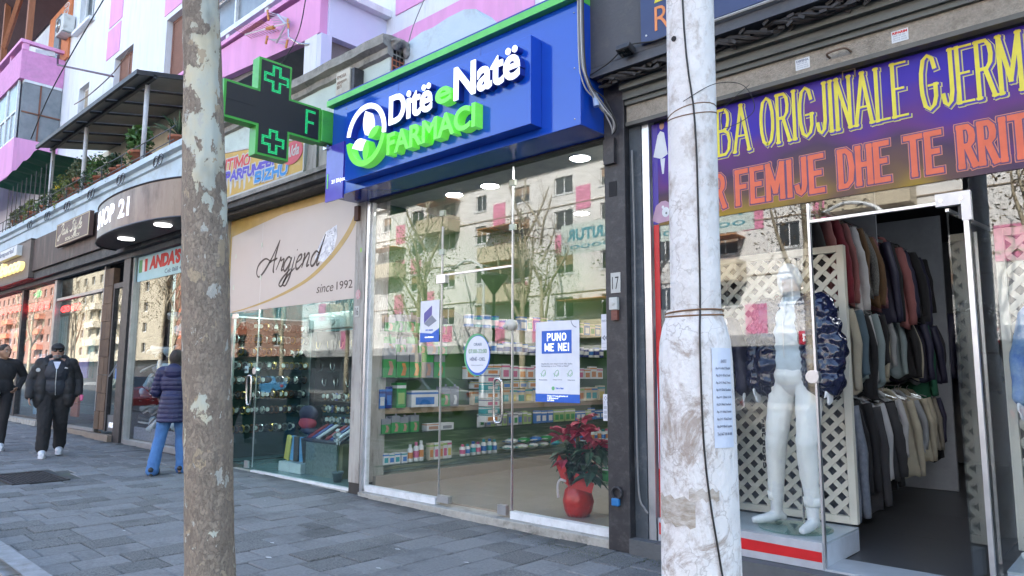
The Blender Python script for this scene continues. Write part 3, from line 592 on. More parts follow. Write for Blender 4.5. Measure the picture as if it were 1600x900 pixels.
for cx, cz, L, W_, a, m_ in ((-6.17, 4.10, .27, .085, 92, whL), (-6.31, 3.90, .20, .085, 20, whL), (-6.02, 3.965, .21, .10, 24, grL), (-6.15, 3.785, .24, .11, 84, grL)):
    obj('emblem_leaf', MB().prism(leafp(cx, cz, L, W_, a), fac(-.6), 0, .095), m_, ps)
# LED cross
cr = thing('pharmacy_cross', 'green projecting pharmacy cross with black LED face showing small green crosses and letter F', 'pharmacy cross', (-7.28, -.45, 4.35))
def crossp(b): return [(-1.79+b, 4.135+b), (-1.405+b, 4.135+b), (-1.405+b, 3.81+b), (-1.0-b, 3.81+b), (-1.0-b, 4.135+b), (-.60, 4.135+b), (-.60, 4.56-b), (-1.0-b, 4.56-b), (-1.0-b, 4.94-b), (-1.405+b, 4.94-b), (-1.405+b, 4.56-b), (-1.79+b, 4.56-b)]
gC = M('cross_green_paint', (.07, .42, .06), .4, c2=(.06, .36, .05), vs=3, dirt=(.05, .2, .05), ds=5)
obj('case', MB().prism(crossp(0), fx(-7.36), 0, .15), gC, cr, bevel=.004)
ledM = M('led_face', (.02, .022, .026), .5)
nt_ = ledM.node_tree; N = nt_.nodes; b_ = N['Principled BSDF']; tc = N.new('ShaderNodeTexCoord'); mpn = N.new('ShaderNodeMapping'); mpn.inputs['Scale'].default_value = (60, 60, 60); nt_.links.new(tc.outputs['Object'], mpn.inputs[0])
ck = N.new('ShaderNodeTexVoronoi'); ck.inputs['Randomness'].default_value = 0; nt_.links.new(mpn.outputs[0], ck.inputs['Vector']); cr_ = N.new('ShaderNodeMapRange'); cr_.inputs[1].default_value = .2; cr_.inputs[2].default_value = .4; cr_.inputs[3].default_value = .10; cr_.inputs[4].default_value = .012
nt_.links.new(ck.outputs['Distance'], cr_.inputs[0]); cb = N.new('ShaderNodeCombineColor'); [nt_.links.new(cr_.outputs[0], cb.inputs[i]) for i in range(3)]; nt_.links.new(cb.outputs[0], b_.inputs['Base Color'])
obj('display', MB().prism(crossp(.028)[:5]+[(-.63, 4.163), (-.63, 4.532)]+crossp(.028)[7:], fx(-7.209), 0, .004), ledM, cr)
obj('display_seam', MB().box(-7.2048, -7.203, -1.76, -1.43, 4.34, 4.345), darkM, cr)
obj('mounting_arm', MB().box(-7.36, -7.185, -.598, -.26, 4.15, 4.545), gC, cr, bevel=.01)
obj('arm_bracket', MB().box(-7.3, -7.22, -.5, -.28, 4.09, 4.148), steel, cr)
led = MB(); P_ = .0165
def lit(y, z): led.add([(-7.2035, y-.0058, z-.0058), (-7.2035, y+.0058, z-.0058), (-7.2035, y+.0058, z+.0058), (-7.2035, y-.0058, z+.0058)], [(0, 1, 2, 3)])
def ledcross(cy, cz_, a, b):
    for i in range(-a-1, a+2):
        for j in range(-a-1, a+2):
            ins = (abs(i) <= a and abs(j) <= b) or (abs(j) <= a and abs(i) <= b); inn = (abs(i) <= a-2 and abs(j) <= b-2) or (abs(j) <= a-2 and abs(i) <= b-2)
            if ins and not inn and not (i > b and j < -b+1 and i < a-1): lit(cy+i*P_, cz_+j*P_)
ledcross(-1.19, 4.73, 9, 3); ledcross(-1.20, 3.995, 8, 3)
for i in range(8):
    for j in range(18):
        if i in (0, 1) or j in (16, 17) or (j in (8, 9) and i < 7): lit(-.80+i*P_, 4.205+j*P_)
obj('lit_leds', led, em('led_green', (.0, .62, .2), .3), cr, kind='stuff')
# shopfront
pf = thing('pharmacy_shopfront', 'frameless glass pharmacy shopfront with double glass door and white bottom rails', 'shopfront', (-5.2, 0, .1))
obj('plinth', MB().box(-6.95, -3.47, -.1, .12, -.05, .07), plinthM, pf, bevel=.008)
def pane(x0, x1, z0, z1, par, m=GL, y=0): return obj('glass_pane', MB().box(x0, x1, y, y+.01, z0, z1), m, par)
pane(-6.915, -5.69, .14, 3.47, pf); pane(-5.68, -4.65, 2.475, 3.47, pf); pane(-4.635, -3.46, .14, 3.47, pf)
dr = obj('door', MB().box(-5.67, -4.66, .0, .01, .12, 2.455), GL, pf)
obj('top_rail', MB().box(-5.70, -4.65, -.008, .018, 2.456, 2.474), alu, dr); obj('edge_strip', MB().box(-5.678, -5.670, -.006, .016, .1, 3.0).box(-4.648, -4.638, -.006, .016, .1, 3.47), alu, dr)
hd = MB().tube(spline([(-4.72, -.06, 1.34), (-4.77, -.06, 1.37), (-4.82, -.06, 1.34), (-4.825, -.06, 1.15), (-4.82, -.06, .98), (-4.77, -.06, .95), (-4.72, -.06, .98), (-4.715, -.06, 1.15), (-4.72, -.06, 1.34)], 6), .013, 10, False).tube([(-4.82, .0, 1.3), (-4.82, -.06, 1.3)], .008, 8).tube([(-4.82, .0, 1.02), (-4.82, -.06, 1.02)], .008, 8)
obj('handle', hd, steel, dr, True); obj('lock', MB().tube([(-4.66, -.03, 1.885), (-4.66, .04, 1.885)], .055, 20).tube([(-4.71, -.045, 1.87), (-4.71, -.03, 1.87)], .02, 12), M('lock_ivory', (.6, .58, .52), .4), dr, True)
objs('patch_fitting', MB().box(-5.67, -5.50, -.02, .03, .1, .17).box(-4.81, -4.70, -.02, .03, .09, .18).box(-5.74, -5.60, -.02, .03, 2.38, 2.47), alu, dr)
for x, z in ((-5.68, 3.15), (-5.68, 2.72), (-4.645, 3.3), (-4.645, 2.85)): obj('glass_clip', MB().box(x-.035, x+.035, -.012, .022, z-.03, z+.03), M('clip', (.5, .55, .45), .4), pf)
objs('bottom_rail', MB().box(-6.915, -5.69, -.03, .04, .072, .14).box(-4.635, -3.46, -.03, .04, .072, .14), whiteF, pf)
obj('side_post', MB().box(-6.99, -6.945, -.05, .05, 0, 3.48), alu, pf); obj('side_post', MB().box(-6.944, -6.917, -.02, .03, .1, 3.47), whiteF, pf)
obj('head_rail', MB().box(-6.95, -3.46, -.06, .06, 3.472, 3.488), blk, pf)
flP = M('beige_floor_tile', (.36, .31, .26), .25, c2=(.33, .285, .24), vs=2)
obj('floor', MB().box(-7.1, -3.3, .121, 6.5, -.02, .075), flP, pf)
tl = MB()
for i in range(7):
    for j in range(11): tl.box(-7.08+i*.6, -7.08+i*.6+.596, .13+j*.6, .13+j*.6+.596, .0752, .08) if -7.08+i*.6+.596 < -3.25 else None
obj('floor_tile', tl, flP, pf, kind='stuff')
obj('ceiling', MB().box(-7.3, -3.3, .07, 6.6, 3.56, 3.62), M('grey_ceiling', (.42, .44, .42), .8), pf)
wp = M('green_wall_print', (.1, .3, .06), .4)   # photographic wall print: green above, pale water with ripples below
N = wp.node_tree.nodes; L_ = wp.node_tree.links; tc = N.new('ShaderNodeTexCoord'); sp = N.new('ShaderNodeSeparateXYZ'); L_.new(tc.outputs['Object'], sp.inputs[0])
mp_ = N.new('ShaderNodeMapping'); mp_.inputs['Scale'].default_value = (1, .8, 9); L_.new(tc.outputs['Object'], mp_.inputs[0]); nz = N.new('ShaderNodeTexNoise'); nz.inputs['Scale'].default_value = 2.5; nz.inputs['Detail'].default_value = 5; L_.new(mp_.outputs[0], nz.inputs[0])
ad = N.new('ShaderNodeMath'); ad.operation = 'MULTIPLY_ADD'; ad.inputs[1].default_value = .7; L_.new(nz.outputs['Fac'], ad.inputs[0]); L_.new(sp.outputs['Z'], ad.inputs[2])
cr2 = N.new('ShaderNodeValToRGB'); L_.new(ad.outputs[0], cr2.inputs[0]); e_ = cr2.color_ramp.elements
e_[0].position = .1; e_[0].color = (.5, .58, .6, 1); e_[1].position = .95; e_[1].color = (.07, .165, .05, 1)
for p, c in ((.3, (.5, .56, .55, 1)), (.5, (.25, .3, .28, 1)), (.62, (.5, .5, .38, 1)), (.75, (.16, .25, .12, 1)), (.85, (.08, .15, .06, 1))):
    x_ = e_.new(p); x_.color = c
L_.new(cr2.outputs[0], N['Principled BSDF'].inputs['Base Color'])
obj('side_wall', MB().box(-7.3, -7.16, .12, 6.5, .08, 3.555), wp, pf); obj('back_wall', MB().box(-7.15, -3.3, 6.45, 6.6, .08, 3.555), M('grey_green_wall', (.25, .3, .26), .7), pf); obj('right_wall', MB().box(-3.44, -3.35, .12, 6.45, .08, 3.555), M('offwhite_wall', (.5, .5, .48), .7), pf)
obj('skirting_step', MB().box(-7.155, -6.93, .14, 5.6, .08, .22), flP, pf)
obj('wood_shelf_band', MB().box(-7.155, -7.0, .14, 5.4, .93, 1.0), M('pale_wood', (.35, .28, .19), .5, stretch=(1, 1, 6)), pf)
obj('leaf_print', MB().prism(leafp(1.0, 1.65, 1.5, .5, 25), fx(-7.155), 0, .003).prism(leafp(1.7, 2.0, 1.2, .4, -30), fx(-7.151), 0, .003), M('dark_green_print', (.03, .1, .03), .5), pf)
for z, y0, y1 in ((.335, .15, 5.2), (.70, .2, 5.2), (1.37, .15, 1.4), (1.35, 1.6, 5.2), (1.7, 1.6, 5.2), (1.9, .15, 1.3), (2.06, 1.6, 5.0)):
    obj('glass_shelf', MB().box(-7.15, -6.93, y0, y1, z-.012, z-.002), GLC, pf)
for x, y in ((-4.15, .45), (-5.55, .6), (-6.15, .6), (-3.72, .5), (-5.6, 2.4), (-4.5, 2.4), (-6.3, 4.2), (-4.9, 4.3)):
    t = thing('downlight', 'round white recessed downlight in the pharmacy ceiling %s' % {(-4.15, .45): 'nearest the middle of the right pane', (-5.55, .6): 'second from the glass centre', (-6.15, .6): 'leftmost near the glass', (-3.72, .5): 'beside the black pillar'}.get((x, y), 'further inside the room at %s' % ('left' if x < -6 else 'the centre' if x < -5.5 else 'the rear' if y > 3 else 'the right')), 'ceiling light', (x, y, 3.56), 'pharmacy downlights')
    obj('ring', MB().lathe((x, y, 3.55), [(.115, 0), (.115, .012), (.085, .012), (.085, 0)], 24), whiteF, t, True)
    obj('lamp_disc', MB().add([(x+.1*math.cos(k*.2618), y+.1*math.sin(k*.2618), 3.5475) for k in range(24)], [tuple(range(24))[::-1]]), em('downlight_glow', (1, .98, .93), 24), t)
# products
gG, gr_ = M('box_green', (.03, .28, .07), .4), M('box_grey', (.22, .24, .27), .4)
cw = M('carton_white', (.65, .68, .70), .45); cbl = M('carton_blue', (.03, .17, .5), .4); cte = M('carton_teal', (.03, .32, .35), .4); cpk = M('carton_pink', (.55, .12, .25), .4); ccr = M('carton_cream', (.55, .5, .38), .45); cor = M('carton_orange', (.55, .22, .06), .4); cskin = M('picture_skin', (.42, .24, .17), .5); cnv = M('carton_navy', (.02, .04, .2), .4); clg = M('carton_lime', (.3, .45, .15), .4); cyl = M('carton_yellow', (.6, .5, .12), .4)
PK = {}
def pkind(k, sz):
    key = (k, sz)
    if key in PK: return PK[key]
    d, wy, h = sz
    if k == 'bandage': a = MB().box(-d, 0, 0, wy, 0, h*.62); b = MB().box(-d, 0, 0, wy, h*.621, h).box(-.004, .002, wy*.4, wy*.6, h, h+.03); c = MB().prism([(wy*.35, h*.08), (wy*.7, h*.08), (wy*.8, h*.35), (wy*.66, h*.56), (wy*.4, h*.56), (wy*.52, h*.34)], fx(.0015), 0, .001)
    elif k == 'bottle': a = MB().lathe((-d/2, wy/2, 0), [(wy*.42, 0), (wy*.45, .01), (wy*.45, h*.72), (wy*.2, h*.82)], 12); b = MB().lathe((-d/2, wy/2, h*.82), [(wy*.24, 0), (wy*.24, h*.18)], 10); c = MB().lathe((-d/2, wy/2, h*.2), [(wy*.46, 0), (wy*.46, h*.35)], 12)
    elif k == 'can': a = MB().lathe((-d/2, wy/2, 0), [(wy*.46, 0), (wy*.48, .01), (wy*.48, h*.9)], 14); b = MB().lathe((-d/2, wy/2, h*.9), [(wy*.49, 0), (wy*.49, h*.1)], 14); c = MB().lathe((-d/2, wy/2, h*.25), [(wy*.485, 0), (wy*.485, h*.4)], 14)
    elif k == 'pack':
        a = MB().sph((-d/2, wy/2, h/2), (d*.55, wy*.5, h*.5), 12, 6); b = MB().box(-d*.7, -d*.3, wy*.35, wy*.65, h*.96, h*1.03); c = MB().box(-d*.95, -d*.02, wy*.02, wy*.98, h*.42, h*.55)
    else: a = MB().box(-d, 0, 0, wy, 0, h); b = MB().box(-d-.001, .001, -.001, wy+.001, h*.78, h*.9); c = MB().box(0, .0015, wy*.15, wy*.85, h*.15, h*.6)
    PK[key] = [mesh('product_body', a, cw, (0, 0, 0), k in ('bottle', 'can', 'pack')), mesh('product_band', b, cbl), mesh('product_print', c, cte)]
    return PK[key]
NM = dict(bandage='bandage_box', bottle='product_bottle', can='milk_tin', pack='wipes_pack', carton='medicine_carton')
def product(x, y, z, k, sz, m, label, group, rz=0):
    ms = pkind(k, sz); t = thing(NM[k], label, {'bottle': 'bottle', 'can': 'tin', 'pack': 'packet'}.get(k, 'box'), (x, y, z), group); t.rotation_euler.z = rz
    t.scale = (1, 1, rnd.uniform(.86, 1.14)) if k != 'pack' else (1, 1, 1)
    for nm, me, mm in zip(('body', 'cap' if k in ('bottle', 'can') else 'band', 'print'), ms, m):
        o = bpy.data.objects.new(nm, me); COL.objects.link(o); o.parent = t; setmat(o, mm)
    return t
BM = (gG, gr_, cskin)
rows = [  # z, y start, y end, kind, size, materials, colour words, shelf words, gap
 (.335, .28, .62, 'carton', (.07, .08, .12), [(cw, cbl, cte), (cw, cte, cbl)], 'small white carton', 'on the lowest glass shelf near the left post', .02),
 (.335, .66, .98, 'bottle', (.08, .08, .22), [(cw, cw, cor), (cw, cpk, cpk)], 'white lotion bottle', 'on the lowest glass shelf', .02),
 (.335, 1.0, 1.42, 'carton', (.07, .07, .23), [(ccr, clg, cor), (cw, clg, cpk), (cw, cpk, cyl)], 'tall pale carton', 'on the lowest glass shelf left of the door edge', .015),
 (.335, 1.55, 2.35, 'bottle', (.08, .09, .17), [(cw, cte, cbl), (cw, cbl, cte), (cw, cpk, cpk), (cw, cw, cor)], 'small white bottle with coloured band', 'on the lowest shelf behind the door', .015),
 (.335, 3.95, 5.0, 'bottle', (.08, .09, .2), [(cw, cte, cbl), (cw, cpk, cor)], 'white bottle', 'at the far end of the lowest shelf', .015),
 (.335, 2.45, 3.9, 'pack', (.16, .24, .08), [(cw, cbl, cte), (cte, cw, cbl), (clg, cw, gG), (cw, cpk, clg)], 'soft wipes packet', 'in the bottom layer on the lowest shelf', .01),
 (.42, 2.5, 3.6, 'pack', (.16, .24, .08), [(cbl, cw, cw), (cw, cte, cbl), (gG, cw, cw)], 'soft wipes packet', 'lying on top of the other wipes', .02),
 (.70, .24, .9, 'bandage', (.1, .13, .2), [BM], 'green and grey support bandage box', 'on the second shelf from the bottom', .02),
 (.70, .95, 1.45, 'carton', (.1, .22, .08), [(cw, cor, cskin), (cw, cw, gr_)], 'flat white carton', 'on the second shelf from the bottom', .02),
 (.70, 1.9, 3.0, 'carton', (.06, .09, .17), [(gr_, cw, cbl), (cw, gr_, gG), (clg, cw, gr_)], 'slim hanging carton', 'on the second shelf behind the door', .02),
 (.70, 3.05, 5.0, 'carton', (.06, .12, .16), [(clg, cw, gG), (cw, clg, cte), (cbl, cw, cw)], 'green and white carton', 'on the second shelf behind the poster', .02),
 (1.0, .2, .42, 'carton', (.1, .09, .26), [(cbl, cnv, cw), (cnv, cbl, cbl)], 'blue upright carton', 'on the wooden band at the left post', .01),
 (1.0, .45, .62, 'carton', (.12, .14, .34), [(gG, cw, clg)], 'green carton with white top', 'on the wooden band', .01),
 (1.0, .68, 1.15, 'carton', (.1, .44, .2), [(cw, cbl, cbl)], 'wide white carton with a small blue figure', 'on the wooden band', .01),
 (1.0, 1.18, 1.5, 'bandage', (.1, .15, .24), [BM, (gr_, gr_, cw)], 'dark support bandage box', 'on the wooden band left of the door edge', .01),
 (1.22, 1.75, 3.2, 'carton', (.08, .17, .10), [(cw, cyl, cor), (ccr, cte, cbl)], 'low cream carton', 'stacked over the baby food', .03),
 (1.0, 1.75, 4.9, 'carton', (.08, .17, .21), [(ccr, clg, cor), (ccr, cor, cte), (ccr, cte, cyl), (ccr, cbl, cte)], 'cream baby food carton', 'on the wooden band behind the handle', .015),
 (1.66, .25, 1.3, 'bandage', (.1, .16, .19), [(gr_, gG, cskin), BM], 'grey and green wrist support box', 'hung above the large boxes', .02),
 (1.37, .23, 1.35, 'bandage', (.12, .19, .32), [BM, (gr_, gG, cskin), (gG, gr_, cor)], 'large green knee support box', 'on the fourth shelf', .02),
 (1.35, 1.62, 4.9, 'carton', (.08, .16, .19), [(cw, cpk, cpk), (cw, cor, cor), (cw, cpk, cor)], 'white milk carton with pink band', 'on the middle shelf beside the poster', .02),
 (1.7, 1.62, 4.9, 'can', (.11, .12, .16), [(cw, cbl, cnv), (cnv, cw, cw), (cw, gr_, cbl)], 'white and navy milk tin', 'on the upper middle shelf', .02),
 (1.93, .25, 1.3, 'bandage', (.12, .15, .2), [BM, (gG, gr_, gr_)], 'green and grey packet', 'on the topmost left shelf', .03),
 (2.06, 1.65, 2.6, 'can', (.13, .15, .17), [(cbl, cw, cw), (cte, cbl, cw)], 'blue milk tin', 'on the top shelf above the door lock', .02),
 (2.06, 2.7, 4.9, 'carton', (.1, .14, .2), [(cbl, cw, cw), (ccr, clg, gG)], 'blue and cream carton', 'on the top shelf behind the door lock', .02),
]
for z, y0, y1, k, sz, ms, cwd, sw, gap in rows:
    y = y0; i = 0
    while y+sz[1] <= y1+.02:
        h = sz; m = ms[i % len(ms)] if len(ms) < 3 else rnd.choice(ms)
        product(-6.97+rnd.uniform(-.015, .015), y, z, k, h, m, '%s, %s from left %s' % (cwd, ORD[min(i, 25)], sw), 'pharmacy goods, ' + cwd)
        y += sz[1]+gap*rnd.uniform(.2, 1.3); i += 1
# display column of teal cartons beyond the door edge
for i in range(7): product(-6.72, 1.75, .78+i*.105, 'carton', (.14, .26, .1), [(cw, cte, cor), (cte, cw, cw), (cw, cnv, cpk)][i % 3], 'teal flat carton, %s from the bottom of the stack behind the door' % ORD[i], 'stack of teal cartons')
# right hand counter and shelves inside
sh = thing('display_cabinet', 'white shelving unit with boxes at the right inside the pharmacy', 'shelf unit', (-3.75, 2.2, .08))
obj('carcass', MB().box(-4.0, -3.46, 2.45, 2.5, .08, 2.4).box(-4.0, -3.96, 1.7, 2.449, .08, 2.4).box(-3.5, -3.46, 1.7, 2.449, .08, 2.4), cw, sh)
for z in (.35, .75, 1.15, 1.5, 1.85, 2.2): obj('shelf', MB().box(-3.959, -3.501, 1.7, 2.449, z-.02, z), cw if z != .75 else M('red_shelf', (.5, .03, .05), .4), sh)
for a, z in enumerate((.35, .75, 1.15, 1.5, 1.85)):
    for i in range(4): product(-3.93+.11*i+.1, 1.72, z, 'carton', (.1, .08, .2 if a != 1 else .12), [(cw, cor, cskin), (cw, cbl, cte), (cw, gr_, gr_), (ccr, cor, cpk)][(a+i) % 4], 'pale carton, %s from left on %s shelf of the right cabinet' % (ORD[i], ORD[a]), 'cartons in the right cabinet')
for i in range(4): product(-3.62+.0*i-.12*(3-i)+.1, .55, .42, 'carton', (.11, .1, .13), (gG, cw, cw), 'green and white carton, %s from left on the low shelf by the pillar' % ORD[i], 'green cartons by the pillar')
tag(obj('low_glass_shelf', MB().box(-4.02, -3.46, .45, .8, .40, .415), GLC), 'low glass shelf carrying green cartons beside the pillar', 'shelf')
cn_ = thing('counter', 'curved white pharmacy counter with dark monitor further inside', 'counter', (-5.0, 4.9, .08))
obj('body', MB().box(-5.6, -4.2, 4.8, 5.4, .08, 1.05), M('counter_dark', (.1, .12, .12), .4), cn_); obj('top', MB().box(-5.65, -4.15, 4.75, 5.45, 1.051, 1.09), cw, cn_)
obj('monitor', MB().box(-5.1, -4.7, 5.0, 5.03, 1.2, 1.5).box(-4.93, -4.87, 5.0, 5.02, 1.09, 1.2), blk, cn_)
# papers on the glass
def poster(name, u0, u1, v0, v1, label, par=None, y=-.003, cat='poster', m=None):
    t = thing(name, label, cat, ((u0+u1)/2, y, v0)); obj('sheet', MB().prism(rrect(u0, u1, v0, v1, .004, 1), fac(y), 0, .0015), m or M('paper_white', (.74, .76, .82), .6, vs=3), t); return t
pb = M('print_blue', (.02, .12, .55), .5); pg = M('print_green', (.15, .45, .2), .5); pgy = M('print_grey', (.25, .27, .33), .6)
p = poster('poster', -4.34, -3.828, 1.235, 1.895, 'white poster with blue box reading PUNO ME NE! on the right pane')
obj('blue_box', MB().prism([(-4.265, 1.6), (-3.915, 1.6), (-3.915, 1.81), (-4.265, 1.81)], fac(-.0048), 0, .001), pb, p)
obj('lettering', sfont('PUNO', -4.2, 1.715, .225, .072, fac(-.006), .0112, gap=.34).join(sfont('ME NE!', -4.228, 1.622, .285, .072, fac(-.006), .0112, gap=.34)), whL, p)
obj('blue_foot', MB().prism([(-4.34, 1.16), (-3.828, 1.16), (-3.828, 1.234), (-4.34, 1.234)], fac(-.003), 0, .0016), pb, p)
obj('foot_text', textmb('Dërgo CV tuaj gjithashtu në\nhr@ditenate.al\n067 0000', -4.2, 1.17, .24, .055, fac(-.005), .001), whL, p)
obj('body_text', textmb('Bashkohu me ekipin tonë dhe bëhu\nfarmacistja e re e "Ditë e Natë"', -4.27, 1.475, .36, .04, fac(-.0048), .001).join(textmb('Plotëso formën', -4.30, 1.355, .1, .014, fac(-.0048), .001)).join(textmb('Dërgo CV-në', -4.13, 1.355, .1, .014, fac(-.0048), .001)).join(textmb('Intervista', -3.96, 1.355, .08, .014, fac(-.0048), .001)), pgy, p)
ic = MB()
for k in range(3):
    u = -4.25+.155*k; ic.ribbon([(u-.02, 1.39), (u-.01, 1.43), (u+.02, 1.45), (u+.03, 1.41), (u, 1.39)], .004, fac(-.0048), 0, .001).ribbon([(u-.03, 1.42), (u, 1.4), (u+.03, 1.43)], .004, fac(-.0048), 0, .001)
ic.prism(ell(-4.13, 1.285, .018, .018, 14), fac(-.0048), 0, .001); obj('icons', ic, pg, p); obj('logo_text', textmb('Ditë e Natë', -4.1, 1.278, .09, .016, fac(-.0048), .001, .03), pb, p)
obj('corner_arc', MB().ribbon(ell(-3.85, 1.9, .07, .07, 10, 180, 262), .008, fac(-.0048), 0, .001, 1), pgy, p)
p = poster('poster', -6.01, -5.70, 1.84, 2.205, 'small white leaflet with a laptop picture and blue foot on the left pane')
obj('blue_foot', MB().prism([(-6.01, 1.755), (-5.70, 1.755), (-5.70, 1.9), (-5.82, 1.845), (-6.01, 1.86)], fac(-.0046), 0, .001), pb, p)
obj('laptop_picture', MB().prism([(-5.95, 1.96), (-5.82, 2.05), (-5.82, 2.15), (-5.95, 2.07)], fac(-.0048), 0, .001), M('print_violet', (.12, .1, .35), .5), p); obj('laptop_base', MB().prism([(-5.95, 1.955), (-5.87, 1.92), (-5.74, 1.98), (-5.82, 2.045)], fac(-.0049), 0, .001), pgy, p)
obj('lettering', textmb('DITE ONLINE', -5.92, 1.875, .12, .018, fac(-.0048), .001, .03), pb, p); obj('foot_text', textmb('www.ditenate.al', -5.93, 1.80, .14, .018, fac(-.006), .001, .03), whL, p)
st = thing('sticker', 'round opening hours sticker reading ORARI 07:00-22:00 HËNË - DIEL on the glass door', 'sticker', (-5.11, -.003, 1.4))
obj('rim', MB().prism(ell(-5.125, 1.605, .185, .215, 40), fac(-.003), 0, .0012), M('rim_green', (.1, .4, .18), .5), st); obj('rim_blue', MB().prism(ell(-5.108, 1.60, .175, .2, 40), fac(-.0043), 0, .0008), pb, st)
obj('disc', MB().prism(ell(-5.112, 1.61, .165, .185, 40), fac(-.0052), 0, .0008), M('paper_white', (.74, .76, .82)), st)
obj('lettering', textmb('ORARI', -5.165, 1.695, .11, .03, fac(-.0061), .001, .01).join(textmb('HËNË - DIEL', -5.22, 1.545, .22, .04, fac(-.0061), .001, .015)), M('print_slate', (.08, .13, .22), .5), st); obj('hours', textmb('07:00-22:00', -5.24, 1.62, .26, .042, fac(-.0061), .001, .015), M('print_olive', (.12, .28, .12), .5), st); obj('footline', textmb('Shërbim Farmaceutik 24 orë', -5.2, 1.495, .17, .012, fac(-.0061), .0006), pgy, st)
p = poster('notice', -3.59, -3.465, 1.62, 1.93, 'white notice with small grey arrows taped by the black pillar', cat='notice')
obj('lettering', textmb('NJOFTIM', -3.58, 1.86, .1, .02, fac(-.0048), .001).join(textmb('<< <', -3.58, 1.7, .1, .05, fac(-.0048), .001, .06)).join(textmb('________\n________', -3.585, 1.64, .11, .04, fac(-.0048), .001)), pgy, p)
p = poster('notice', -3.58, -3.465, 1.02, 1.245, 'white two column safety notice low beside the black pillar', cat='notice')
obj('lettering', textmb('\u25c7  \u25c7\n!  !\nllll llll\nllll llll\nllll llll', -3.57, 1.04, .09, .19, fac(-.0048), .001), pgy, p)
# poinsettia
po = thing('poinsettia', 'red poinsettia in a red foil wrapped pot standing inside the pharmacy window', 'potted plant', (-4.23, .5, .08))
foil = M('red_foil', (.55, .025, .02), .3, c2=(.4, .015, .015), vs=14, bump=.5, bs=25)
w_ = MB(); P_ = [(0, .0), (.10, .0), (.13, .05), (.145, .14), (.12, .24), (.08, .28), (.12, .33), (.17, .42)]
for i, (r, z) in enumerate(P_):
    for j in range(28):
        a = j*2*math.pi/28; rr = r*(1+.06*math.sin(j*3.1+z*9)+(.12*math.sin(j*1.9) if i > 5 else 0)); w_.v.append((-4.24+rr*math.cos(a), .5+rr*math.sin(a), .08+z+(.10*math.sin(a*2+.6)+.05*math.sin(j*2.2) if i > 6 else 0)))
w_.f = [(i*28+j, i*28+(j+1) % 28, (i+1)*28+(j+1) % 28, (i+1)*28+j) for i in range(7) for j in range(28)]
obj('foil_wrap', w_, foil, po, True); obj('foil_flap', MB().prism([(-4.40, .56), (-4.33, .42), (-4.24, .36), (-4.27, .52), (-4.36, .66)], fac(.36), 0, -.004).prism([(-4.2, .36), (-3.98, .33), (-3.95, .42), (-4.06, .46), (-4.16, .5)], fac(.36), 0, -.004), foil, po)
obj('ribbon', MB().tube(spline([(-4.37, .36, .25), (-4.36, .34, .36), (-4.33, .34, .42), (-4.27, .35, .41)], 4), .012, 5), M('white_ribbon', (.7, .65, .68), .4), po)
obj('stem', MB().tube([(-4.24, .5, .2), (-4.26, .48, .6), (-4.2, .5, 1.0)], .012, 6).tube([(-4.24, .5, .4), (-4.1, .5, .8)], .01, 5).tube([(-4.24, .5, .4), (-4.38, .48, .75)], .01, 5), leafG[1], po)
def bract(c, n, L, m, par, nm, tiltz, seed, W_=.4):
    q = random.Random(seed); mb = MB()
    for k in range(n):
        a = k*2.4+q.random(); e = q.uniform(*tiltz); d = Vector((math.cos(a)*math.cos(e), math.sin(a)*math.cos(e), math.sin(e))); s_ = Vector((-math.sin(a), math.cos(a), 0)); l = L*q.uniform(.75, 1.15); p0 = Vector(c)+Vector((q.uniform(-.02, .02), q.uniform(-.02, .02), q.uniform(-.03, .03)))
        nrm = Vector((0, 0, .08*l))
        mb.add([p0, p0+d*l*.4+s_*l*W_*.5+nrm, p0+d*l*.7+s_*l*W_*.38, p0+d*l-Vector((0, 0, .25*l)), p0+d*l*.7-s_*l*W_*.38, p0+d*l*.4-s_*l*W_*.5+nrm, p0+d*l*.5-Vector((0, 0, .02))], [(0, 6, 1), (1, 6, 2), (2, 6, 3), (3, 6, 4), (4, 6, 5), (5, 6, 0)])
    return obj(nm, mb, m, par)
redB = M('poinsettia_red', (.42, .02, .06), .55, c2=(.3, .015, .05), vs=9); dkG = M('poinsettia_green', (.025, .08, .045), .45, c2=(.02, .06, .03), vs=9)
for i, c in enumerate([(-4.22, .45, .88), (-4.1, .42, .86), (-4.38, .45, .82), (-4.2, .5, .95), (-4.05, .55, .78), (-4.32, .4, .62)]): bract(c, 11 if i != 5 else 5, .18, redB, po, 'red_bracts', (-.4, .6), i, .55)
for i in range(20):
    q = random.Random(i+5); bract((-4.22+q.uniform(-.2, .22), .46+q.uniform(-.08, .12), q.uniform(.48, .76)), 6, .19, dkG, po, 'leaves', (-.7, .2), i+20, .55)
# ================================================================ PILLARS
pl16 = thing('peeling_pillar', 'narrow weathered pillar with number 16 plate between jewellery shop and pharmacy', 'pillar', (-7.07, 0, 0))
peel = M('peeling_paint_timber', (.44, .42, .38), .85, c2=(.30, .28, .25), vs=4, bump=.7, bs=50, dirt=(.13, .10, .085), ds=6, stretch=(2, 2, .35))
obj('shaft', MB().box(-7.20, -6.992, -.06, .3, .15, 3.95), peel, pl16, bevel=.006); obj('base', MB().box(-7.2, -6.995, -.05, .3, -.05, .15), M('crumbled_base', (.05, .045, .04), .9, bump=.8, bs=30), pl16)
obj('number_plate', MB().box(-7.165, -7.075, -.068, -.061, 2.09, 2.22), M('plate', (.5, .5, .47), .6, dirt=(.3, .3, .28)), pl16); obj('number', textmb('16', -7.15, 2.11, .06, .09, fac(-.0685), .002, -.01), M('print_black', (.02, .02, .02), .6), pl16)
